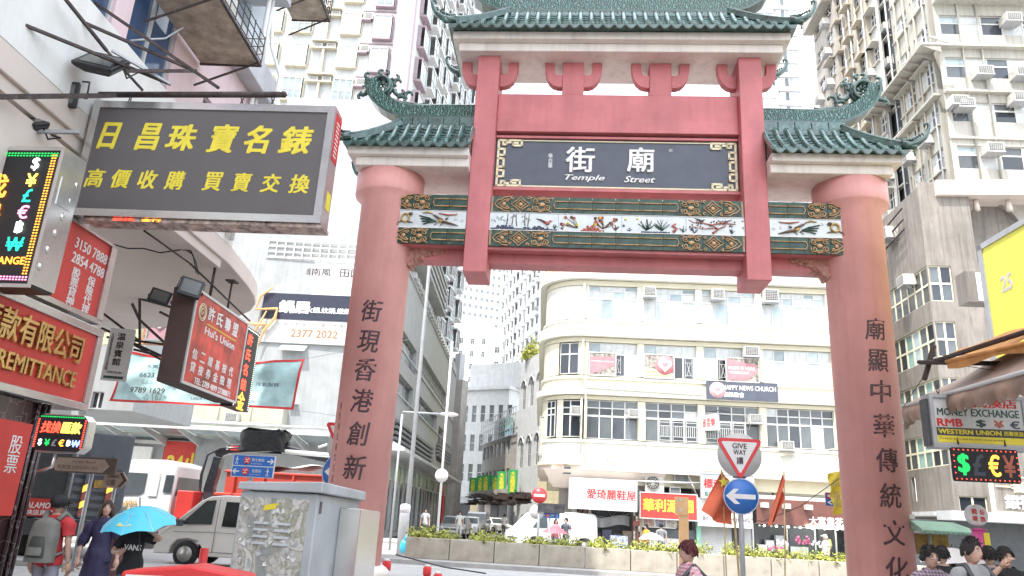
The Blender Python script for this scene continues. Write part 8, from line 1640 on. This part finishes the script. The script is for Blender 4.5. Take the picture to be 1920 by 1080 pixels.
def plaid(name, c1, c2, s=22):
    m, nt_, b = _new(name); N = nt_.nodes; L = nt_.links; tc_ = N.new('ShaderNodeTexCoord'); x = None
    def wv(ax):
        w_ = N.new('ShaderNodeTexWave'); w_.wave_type = 'BANDS'; w_.bands_direction = ax; w_.inputs['Scale'].default_value = s; w_.inputs['Distortion'].default_value = .4; L.new(tc_.outputs['Object'], w_.inputs['Vector']); r = N.new('ShaderNodeMapRange'); r.inputs[1].default_value = .45; r.inputs[2].default_value = .6; L.new(w_.outputs['Fac'], r.inputs[0]); return r.outputs[0]
    a, z = wv('X'), wv('Z'); ad = N.new('ShaderNodeMath'); ad.operation = 'ADD'; L.new(a, ad.inputs[0]); L.new(z, ad.inputs[1]); hf = N.new('ShaderNodeMath'); hf.operation = 'MULTIPLY'; hf.inputs[1].default_value = .5; L.new(ad.outputs[0], hf.inputs[0])
    mi = N.new('ShaderNodeMixRGB'); mi.inputs[1].default_value = c1+(1,); mi.inputs[2].default_value = c2+(1,); L.new(hf.outputs[0], mi.inputs[0]); L.new(mi.outputs[0], b.inputs['Base Color']); b.inputs['Roughness'].default_value = .8; return m
M['plaidpink'] = plaid('pink_plaid', (.62, .55, .56), (.50, .10, .16), 9); M['plaidpurple'] = plaid('purple_plaid', (.10, .07, .11), (.36, .28, .32), 10); M['patterned'] = plaid('patterned_maroon', (.06, .02, .03), (.22, .12, .12), 20)
def head(turn=0, tilt=0):
    """head centred on the ears, facing -y before turning; returns verts, faces, material ids (0 skin 1 eye 2 dark 3 lips)"""
    g = MB(); nu, nv = 26, 20; vs = []
    for j in range(nv+1):
        ph = pi*j/nv
        for i in range(nu):
            a = 2*pi*i/nu; dx, dy, dz = sin(ph)*sin(a), -sin(ph)*cos(a), cos(ph); x, y, z = dx*.076, dy*.094, dz*.118
            if dz < 0: k = 1+dz*.30; x *= k; y = y*(1+dz*.12)-(.010*-dz if dy < 0 else -.03*dz*dz)
            if dy > 0 and dz < -.2: y *= .82
            f = max(0, -dy)
            y -= .018*math.exp(-((x/.012)**2+((z+.020)/.018)**2))*f + .006*math.exp(-((x/.010)**2+((z-.005)/.03)**2))*f            # nose
            y += .007*(math.exp(-(((abs(x)-.030)/.016)**2+((z-.012)/.012)**2)))*f                                                   # sockets
            y -= .005*math.exp(-((x/.026)**2+((z+.052)/.010)**2))*f + .006*math.exp(-((x/.02)**2+((z+.092)/.016)**2))*f             # mouth, chin
            vs.append((x, y, z))
    fs = [(j*nu+i, (j+1)*nu+i, (j+1)*nu+(i+1) % nu, j*nu+(i+1) % nu) for j in range(nv) for i in range(nu)]
    g.smooth = True; g.add(vs, fs)
    for s in (-1, 1):
        g.m = 0; g.blob((s*.077, .008, -.008), (.010, .020, .030), 8)
        g.m = 1; g.blob((s*.030, -.080, .010), (.014, .008, .0075), 8); g.m = 2; g.blob((s*.030, -.0865, .010), (.006, .004, .006), 6); g.tube([(s*.014, -.090, .030), (s*.032, -.092, .035), (s*.048, -.082, .030)], [.0035, .004, .002], 4)
    g.m = 3; g.blob((0, -.094, -.050), (.022, .006, .0065), 8); g.m = 0
    return g
def xf(g, Mx):
    g.v = [tuple(Mx @ Vector(p)) for p in g.v]; return g
def hair_mesh(style):
    g = MB(); nu, nv = 24, 14; rnd = random.Random(hash(style) % 97)
    lo = {'short': .05, 'bob': -.02, 'long': -.02, 'spiky': .045, 'curly': .02}[style]
    vs = []
    for j in range(nv+1):
        for i in range(nu):
            a = 2*pi*i/nu; front = max(0, cos(a)); endz = .055*front+.0 if style != 'short' else .062*front; front = front**1.8; ph_end = pi*(.335*front+(1-front)*(.60 if style in ('short', 'spiky', 'curly') else .74)); ph = ph_end*j/nv
            ph += rnd.uniform(-.05, .05)*(j/nv)**3*pi; k = 1.09+(.05 if style in ('curly', 'bob') else 0)+rnd.uniform(-.02, .025)*(2.2 if style in ('spiky', 'curly') else 1)
            if j == nv: k *= .97
            vs.append((sin(ph)*sin(a)*.078*k, -sin(ph)*cos(a)*.097*k+.004, cos(ph)*.122*k))
    g.smooth = True; g.add(vs, [(j*nu+i, (j+1)*nu+i, (j+1)*nu+(i+1) % nu, j*nu+(i+1) % nu) for j in range(nv) for i in range(nu)])
    if style == 'spiky':
        for k in range(60): a = rnd.random()*6.28; ph = rnd.random()*1.0; d = Vector((sin(ph)*sin(a), -sin(ph)*cos(a), cos(ph))); p = Vector((d.x*.08, d.y*.1, d.z*.125)); g.tube([p, p+d*.03+Vector((rnd.uniform(-.015, .015), -.01, .0))], [.012, .002], 4)
    if style in ('short', 'curly', 'bob'):
        for k in range(170):
            a = rnd.random()*6.28; fr_ = max(0, cos(a))**1.8; ph = (.15+.85*rnd.random())*pi*(.34*fr_+(1-fr_)*.58); d = Vector((sin(ph)*sin(a), -sin(ph)*cos(a), cos(ph))); p = Vector((d.x*.084, d.y*.104+.004, d.z*.128)); tn = Vector((d.x*.5+rnd.uniform(-.5, .5), d.y*.5-.25, -.7 if style != 'curly' else rnd.uniform(-.8, .8))).normalized()
            g.tube([p-tn*.012, p+d*.010, p+tn*.030+d*.004], [.010, .010, .002], 4)
    if style == 'long':
        for k in range(16): a = pi*.35+pi*1.3*k/15; x, y = .084*sin(a), -.098*cos(a); g.tube([(x, y, .02), (x*1.12, y*1.05+.01, -.08), (x*1.15, y+.02, -.19)], [.022, .022, .008], 5)
    return g
def hand(g, wrist, d, palm, r=1.0, curl=.5):
    """palm plus five bent fingers; d = direction of the fingers, palm = palm normal"""
    d = Vector(d).normalized(); n = Vector(palm).normalized(); s = d.cross(n).normalized(); w_ = Vector(wrist); c = w_+d*.045
    g.tube([w_-d*.01, w_+d*.02, w_+d*.05, w_+d*.085], [.022, .030, .034, .028], 8)
    for k, (o, L_) in enumerate(((-.026, .070), (-.009, .080), (.009, .075), (.025, .058))):
        p0 = w_+d*.075+s*o; p1 = p0+d*L_*.45; p2 = p1+(d*(1-curl)+n*curl).normalized()*L_*.35; p3 = p2+(d*(1-1.5*curl)+n*curl*1.4).normalized()*L_*.28; g.tube([p0-d*.02, p0, p1, p2, p3], [.009, .0095, .009, .008, .005], 6)
    p0 = w_+d*.02-s*.026; g.tube([p0, p0+(d*.6-s*.8+n*.2).normalized()*.03, p0+(d*.9-s*.5+n*.4).normalized()*.06], [.011, .010, .007], 6)
def person(label, pos, H=1.68, face=0, top='teegrey', bottom='jeans', hair='short', hairm='hairblack', skin='skin', turn=0, nod=0, arms=None, dress=False, sleeve='short', stride=.12, female=False, lod=2, group=None, shirt_open=False):
    """face = heading in degrees, 0 looks at the viewer; arms: {'L': (elbow, wrist), 'R': ...} offsets from the shoulder"""
    t = thing('person', label, 'person', Matrix.Translation(pos) @ Matrix.Rotation(R(face), 4, 'Z'), group); k = H/1.70; sw = (.185 if not female else .165)*k
    hz = H-.118*k*1.0; P_ = {}
    def v(x, y, z): return (x*k, y*k, z*k)
    P_['pel'] = v(0, 0, .93); P_['wst'] = v(0, 0, 1.06); P_['chs'] = v(0, -.01, 1.26); P_['nek'] = v(0, .005, 1.40); P_['nk2'] = v(0, -.005, 1.49)
    arms = arms or {}
    for s, n in ((-1, 'L'), (1, 'R')):
        sh = Vector((s*sw, 0, 1.36*k)); P_['s'+n] = tuple(sh); e, w_ = arms.get(n, ((s*.06, .02, -.28), (s*.07, -.05, -.52))); P_['e'+n] = tuple(sh+Vector(e)*k); P_['w'+n] = tuple(sh+Vector(w_)*k)
        st = stride*s; P_['h'+n] = v(s*.095, 0, .88); P_['k'+n] = v(s*.10, -.02-st*.5, .50); P_['a'+n] = v(s*.10, .02-st, .09); P_['t'+n] = v(s*.115, -.12-st, .035)
    rd = dict(pel=(.135*k, .10*k), wst=(.115*k, .085*k), chs=(.135*k, .095*k), nek=(.06*k, .055*k), nk2=(.050*k, .052*k))
    for n in 'LR': rd.update({'s'+n: .055*k, 'e'+n: .040*k, 'w'+n: .027*k, 'h'+n: .085*k, 'k'+n: .055*k, 'a'+n: .036*k, 't'+n: (.042*k, .028*k)})
    ed = [('pel', 'wst'), ('wst', 'chs'), ('chs', 'nek'), ('nek', 'nk2')]+[e for n in 'LR' for e in (('nek', 's'+n), ('s'+n, 'e'+n), ('e'+n, 'w'+n), ('pel', 'h'+n), ('h'+n, 'k'+n), ('k'+n, 'a'+n), ('a'+n, 't'+n))]
    vs, fs = skinmesh(P_, ed, rd, 'pel', lod); g = MB(); g.smooth = True; g.add(vs, fs)
    hm = Matrix.Translation((0, -.012*k, H-.122*k)) @ Matrix.Rotation(R(turn), 4, 'Z') @ Matrix.Rotation(R(nod), 4, 'X') @ Matrix.Scale(k, 4)
    h_ = xf(head(), hm); off = len(g.v); g.v += h_.v; g.f += [[i+off for i in f] for f in h_.f]; g.mi += h_.mi; g.sm += h_.sm
    for n, s in (('L', -1), ('R', 1)):
        w_ = Vector(P_['w'+n]); e = Vector(P_['e'+n]); d = (w_-e).normalized(); g.m = 0; hand(g, w_, d, (-s*.8, -.3, 0) if abs(d.z) > .6 else (0, 0, 1), 1, .45 if n not in arms else .7)
    part('body', g, [skin, 'eyewhite', 'hairblack', 'lips'], t)
    o = part('hair', xf(hair_mesh(hair), hm), hairm, t)
    # clothes: the body surface pushed outwards where a garment covers it
    V = [Vector(p) for p in vs]; N_ = [Vector() for _ in V]
    for f in fs:
        nn = (V[f[1]]-V[f[0]]).cross(V[f[2]]-V[f[0]])
        for i in f: N_[i] += nn
    bones = [(a, b, Vector(P_[a]), Vector(P_[b])) for a, b in ed]
    info = []
    for p in V:
        best = None
        for a, b, A, B_ in bones:
            d = B_-A; u = max(0, min(1, (p-A).dot(d)/d.length_squared)); q = (p-A-d*u).length-.5*(rd[a][0] if isinstance(rd[a], tuple) else rd[a])
            if best is None or q < best[0]: best = (q, a, b, u)
        info.append(best)
    slv = dict(short=.62, mid=1.25, long=1.9)[sleeve]; rnd_ = random.Random(len(label))
    ph1, ph2 = rnd_.random()*6, rnd_.random()*6
    def garment(name, m, test, off):
        keep = [test(p, i) for p, i in zip(V, info)]; mp_ = {}; q = MB(); vv = []
        for i, f in enumerate(keep):
            if f: mp_[i] = len(vv); p = V[i]; n = N_[i].normalized() if N_[i].length else Vector((0, 0, 1)); fold = .005*sin(p.z*38+p.x*22+ph1)+.004*sin(p.x*45-p.z*27+p.y*30+ph2); vv.append(p+n*(off(p, info[i])+fold))
        q.smooth = True; q.add(vv, [tuple(mp_[i] for i in f) for f in fs if all(keep[i] for i in f)]); return part(name, q, m, t)
    arm = lambda i: (i[1][0] == 's' and i[3]) if i[2][0] == 'e' else ((1+i[3]) if i[2][0] == 'w' and i[1][0] == 'e' else None)
    def shirt_t(p, i):
        if i[2][0] == 'e' and i[1][0] == 's' and len(i[1]) == 2: return i[3] < slv
        if i[1][0] == 'e' and len(i[1]) == 2: return 1+i[3] < slv
        if i[1][0] in 'ka' and len(i[1]) == 2: return False
        if (i[1], i[2]) == ('nek', 'nk2'): return p.z < 1.435*k
        return p.z > .80*k and p.z < 1.46*k
    garment('dress' if dress else 'shirt', top, shirt_t, lambda p, i: .020+max(0, (1.12*k-p.z))*.045+(.010 if i[2][0] == 'e' else 0))
    if dress:
        q = MB(); q.lathe([(.150*k, 1.02*k), (.165*k, .90*k), (.19*k, .70*k), (.215*k, .52*k), (.235*k, .36*k)], 28); q.v = [(x*(1+.05*sin(atan2(y, x)*7+z*3)), y*.80*(1+.05*sin(atan2(y, x)*9)), z) for x, y, z in q.v]; part('skirt', q, top, t)
    else: garment('trousers', bottom, lambda p, i: p.z < .94*k and p.z > .12*k and i[1][0] in 'phk' and not (i[1][0] == 'a') and i[2][0] in 'whka', lambda p, i: .014+.012*max(0, .5*k-p.z))
    for n in 'LR': q = MB(); a = Vector(P_['t'+n]); b = Vector(P_['a'+n]); q.blob(((a.x+b.x)/2, (a.y*.55+b.y*.45), .045), (.048*k, .135*k, .048), 10); part('shoe', q, 'grille', t)
    t['_h'] = H; return t, P_
def foot(u, vtop, Y, H): p = atY(u, vtop, Y); return Vector((p.x, p.y, 0))
def Hof(u, vtop, Y): return atY(u, vtop, Y).z
def clr(t):
    if '_h' in t: del t['_h']
def pp(label, u, vtop, Y, **k):
    H = Hof(u, vtop, Y)-.12*0; p = atY(u, vtop, Y); z = 0.0
    if Y < 18.4: z = .12 if (p.x < -3.9 or p.x > 4.6) else 0
    t, P_ = person(label, Vector((p.x, p.y, z)), H=H-z, **k); clr(t); return t, P_, H-z
# man with backpack
t, P_, H = pp('man seen from behind in a red t-shirt with a black cap and grey backpack', 116, 929, 9.0, face=176, top='teered', bottom='trousergrey', skin='skin2', stride=.10)
k = H/1.70
g = MB(); g.blob((0, .02, H-.075*k), (.092, .108, .075), 14); g.hexa([(-.06, -.16, H-.105*k), (.06, -.16, H-.105*k), (.07, -.08, H-.09*k), (-.07, -.08, H-.09*k), (-.06, -.16, H-.095*k), (.06, -.16, H-.095*k), (.07, -.08, H-.075*k), (-.07, -.08, H-.075*k)]); part('cap', g, 'capblack', t)
bp = thing('backpack', 'grey and black backpack worn by the man in the red t-shirt', 'backpack', t.matrix_world.copy() if False else Matrix.Translation(t.location) @ Matrix.Rotation(R(176), 4, 'Z'))
g = MB(); g.grid(lambda u, v: ((.155*(1-.25*max(0, v-.6)/.4)*abs(cos(2*pi*u))**.7*(1 if cos(2*pi*u) > 0 else -1))*(1-.85*max(0, (v-.86)/.14)**2), .15+.10*abs(sin(2*pi*u))**.7*(1 if sin(2*pi*u) > 0 else -1)*(1-.7*max(0, (v-.86)/.14)**2), (.86+.56*v)*k), 36, 18); part('bag', g, 'packgrey', bp)
g = MB(); g.grid(lambda u, v: (.10*cos(pi*u)*(1-.3*v*v), .245+.035*sin(pi*u)*sin(pi*(.15+.7*v)), (.92+.26*v)*k), 12, 8); part('front_pocket', g, mat('pack_dark', (.05, .05, .045), .6), bp); g = MB(); g.grid(lambda u, v: (.085*cos(pi*u), .275+.02*sin(pi*u), (.95+.10*v)*k), 10, 3); part('pocket_flap', g, 'packgrey', bp)
g = MB()
for s in (-1, 1): g.tube([(s*.08, .10, 1.39*k), (s*.105, .02, 1.475*k), (s*.115, -.10, 1.40*k), (s*.13, -.13, 1.2*k), (s*.17, .02, .98*k), (s*.14, .12, .95*k)], [.03, .032, .03, .025, .016, .014], 6)
part('strap', g, 'packgrey', bp, kind='stuff')
# woman in navy dress
t, P_, H = pp('woman in a long navy dress with dark hair carrying a tan bag', 205, 938, 9.9, face=8, top='navy', hair='long', hairm='hairbrown', dress=True, sleeve='mid', female=True, turn=18, nod=-6, stride=.06, arms={'L': ((-.10, .0, -.27), (-.07, -.10, -.50)), 'R': ((.09, .02, -.27), (.12, -.05, -.50))})
tb = thing('handbag', 'tan patterned handbag at the side of the woman in navy', 'bag', Matrix.Translation(t.location+Vector((-.06, .12, 0)))); g = MB(); g.blob((0, 0, .88), (.13, .06, .19), 12, .05); part('bag', g, 'bagtan', tb); g = MB(); g.tube([(-.1, 0, 1.0), (-.09, 0, 1.3), (.02, 0, 1.36), (.10, 0, 1.0)], .012, 5); part('strap', g, 'bagtan', tb)
# woman under the cyan umbrella
t, P_, H = pp('woman in a black t-shirt and jeans whose face is hidden by the cyan umbrella', 264, 963, 9.2, face=-4, top='teeblack', bottom='jeans', hair='long', female=True, stride=.08, arms={'L': ((-.15, -.02, -.24), (.04, -.20, -.22)), 'R': ((.24, .0, -.02), (.10, -.12, .10))})
text('VANS', 'white', t, .06, H*.715, w=.20, h=.06, y=-.142, ext=.003, off=.03)
ub = thing('umbrella', 'cyan umbrella with a pale yellow emblem held low over the woman in the black t-shirt', 'umbrella', Matrix.Translation(atY(262, 985, 8.9)) @ Matrix.Rotation(R(14), 4, 'X') @ Matrix.Rotation(R(-4), 4, 'Y'))
M['cyan'] = mat('cyan_nylon', (.09, .55, .72), .5, var=.06)
def canopy(g, r, h, n=8, sub_=4):
    def f(u, v):
        a = 2*pi*u*1.0; seg_ = (u*n) % 1; dip = 1-.10*sin(pi*seg_)*v*v; rr = r*v; return (rr*cos(a)*dip, rr*sin(a)*dip, h*(1-v*v*.85-.15*v)+.025*v*v*sin(pi*seg_))
    g.grid(f, n*sub_, 8)
g = MB(); canopy(g, .41, .21); part('canopy', g, 'cyan', ub)
for i in range(8): a = 2*pi*i/8; g = MB(); g.tube([(0, 0, .205), (.22*cos(a), .22*sin(a), .16), (.405*cos(a), .405*sin(a), .005)], .003, 4); part('rib', g, 'alu', ub)
g = MB(); g.tube([(0, 0, -.45), (0, 0, .31)], .007, 6); part('shaft', g, 'black', ub); g = MB(); a = -pi/2+.15; g.prism([(-.08, 0), (.08, 0), (.065, .05), (-.065, .05)], -.012, -.010); g.prism([(-.05, .06), (.05, .06), (.0, .10)], -.012, -.010); part('emblem', g, mat('pale_yellow_emblem', (.62, .58, .25), .5), ub, Matrix.Translation((-.02, -.315, .065)) @ Matrix.Rotation(R(-58), 4, 'X'))
t, P_, H = pp('person in maroon patterned clothes between the navy dress and the black t-shirt', 233, 958, 10.6, face=20, top='patterned', bottom='patterned', hair='short', female=True, dress=True)
# red haired walker
t, P_, H = pp('person with short maroon hair in a pink plaid shirt, seen in profile facing left', 1291, 1015, 7.9, face=-82, top='plaidpink', bottom='jeans', hair='short', hairm='hairmaroon', sleeve='mid')
g = MB(); k = H/1.7; g.tube([(.13, .0, 1.45*k), (.15, -.13, 1.30*k), (.05, -.17, 1.1*k)], .022, 5); g.tube([(.13, .0, 1.45*k), (.16, .13, 1.30*k), (.05, .15, 1.1*k)], .022, 5); part('bag_strap', g, 'grille', t)
# group at the lower right
t, P_, H = pp('older woman with permed black hair and glasses in a purple plaid blouse', 1741, 1024, 8.0, face=2, top='plaidpurple', hair='curly', sleeve='short', female=True, stride=.05)
g = MB(); hc = Vector((0, -.10*H/1.7, H-.110)); [g.tube([(s*.032+.022*cos(q*pi/6), hc.y-.002, hc.z+.016*sin(q*pi/6)) for q in range(12)], .0025, 4, close=True) for s in (-1, 1)]; g.tube([(-.012, hc.y, hc.z), (.012, hc.y, hc.z)], .002, 4); part('glasses', g, 'grille', t)
pp('dark haired man turned away just behind the woman with glasses', 1764, 1024, 8.9, face=150, top='teeblack', bottom='jeans', hair='short')
t, P_, H = pp('young man with spiky black hair in a grey t-shirt with backpack straps', 1817, 1010, 7.5, face=14, top='teegrey', bottom='jeans', hair='spiky', turn=10, stride=.05)
k = H/1.7; g = MB(); [g.tube([(s*.115*k, .06, 1.43*k), (s*.12*k, -.03, 1.45*k), (s*.135*k, -.115, 1.34*k), (s*.14*k, -.135, 1.2*k), (s*.15*k, -.08, 1.05*k)], .026, 6) for s in (-1, 1)]; part('backpack_strap', g, 'grille', t); g = MB(); g.box(-.06, .07, -.158, -.150, 1.16*k, 1.24*k); part('blue_print', g, 'signblue', t)
pp('man with close cropped hair turned away between the two facing men', 1852, 1025, 8.8, face=165, top='trousergrey', bottom='jeans', hair='short')
t, P_, H = pp('man in a black shirt raising one bent arm at the far right', 1880, 1026, 8.3, face=10, top='teeblack', bottom='jeans', hair='short', skin='skin2', turn=-8, arms={'L': ((-.16, -.12, -.02), (-.05, -.20, .12)), 'R': ((.20, -.12, -.12), (.02, -.22, -.20))})
wu = thing('umbrella', 'white umbrella between the woman with glasses and the young man', 'umbrella', Matrix.Translation(atY(1788, 1058, 10))); g = MB(); canopy(g, .42, .20); part('canopy', g, 'signwhite', wu); g = MB(); g.tube([(0, 0, -.6), (0, 0, .24)], .008, 6); part('shaft', g, 'black', wu); pp('person in dark clothes under the white umbrella at the right', 1790, 1058, 10.1, face=30, top='patterned', hair='bob', female=True, lod=1)
# far people
def umb(label, u, v, Y, r, m): w_ = thing('umbrella', label, 'umbrella', Matrix.Translation(atY(u, v, Y))); g = MB(); canopy(g, r, r*.5); part('canopy', g, m, w_); g = MB(); g.tube([(0, 0, -.9), (0, 0, r*.6)], .012, 5); part('shaft', g, 'black', w_)
def fp_(label, u, v, H, Y, **k):
    p = atY(u, v, Y); t, _ = person(label, Vector((p.x, p.y, .12 if Y > 39 else 0)), H=H, lod=1, **k); clr(t); return t
M['umbred'] = mat('rose_nylon', (.58, .12, .15), .6)
umb('pink red umbrella carried at the left corner of the shoe shop', 1040, 1000, 36.5, .62, 'umbred'); fp_('person in pink under the pink red umbrella', 1041, 1010, 1.62, 36.6, face=20, top='pinkcloth', female=True, hair='long'); fp_('person in a dark striped top beside the pink red umbrella', 1061, 1006, 1.68, 37.0, face=-30, top='slate')
umb('white umbrella in front of the herbal tea counter', 1222, 1012, 36.0, .62, 'signwhite'); fp_('woman in an orange top holding the white umbrella', 1212, 1012, 1.60, 36.2, face=-60, top='orangecloth2', female=True, hair='bob'); fp_('shopper in a dark top at the herbal tea counter', 1240, 1010, 1.65, 37.2, face=170, top='cargrey', hair='short')
t = fp_('old walker with a white cap and a yellow bag before the flower shop', 1549, 1032, 1.58, 33.5, face=-80, top='signwhite', bottom='trousergrey', hair='short', hairm='signwhite'); g = MB(); g.blob((.0, .17, 1.2), (.14, .10, .22), 10); part('yellow_bag', g, 'leafy', t); g = MB(); g.blob((0, -.09, 1.52), (.10, .12, .03), 10); part('cap_brim', g, 'signwhite', t)
fp_('person in a white top and black trousers crossing the far street', 944, 1000, 1.65, 62, face=160, top='signwhite', bottom='grille'); fp_('walker in pale clothes between the grey saloon and the street pole', 860, 1000, 1.65, 50, face=15, top='signwhite', bottom='offwhite'); fp_('person standing beside the glass shop windows at the left of the far street', 795, 1000, 1.68, 44.5, face=10, top='ltgrey', bottom='slate')
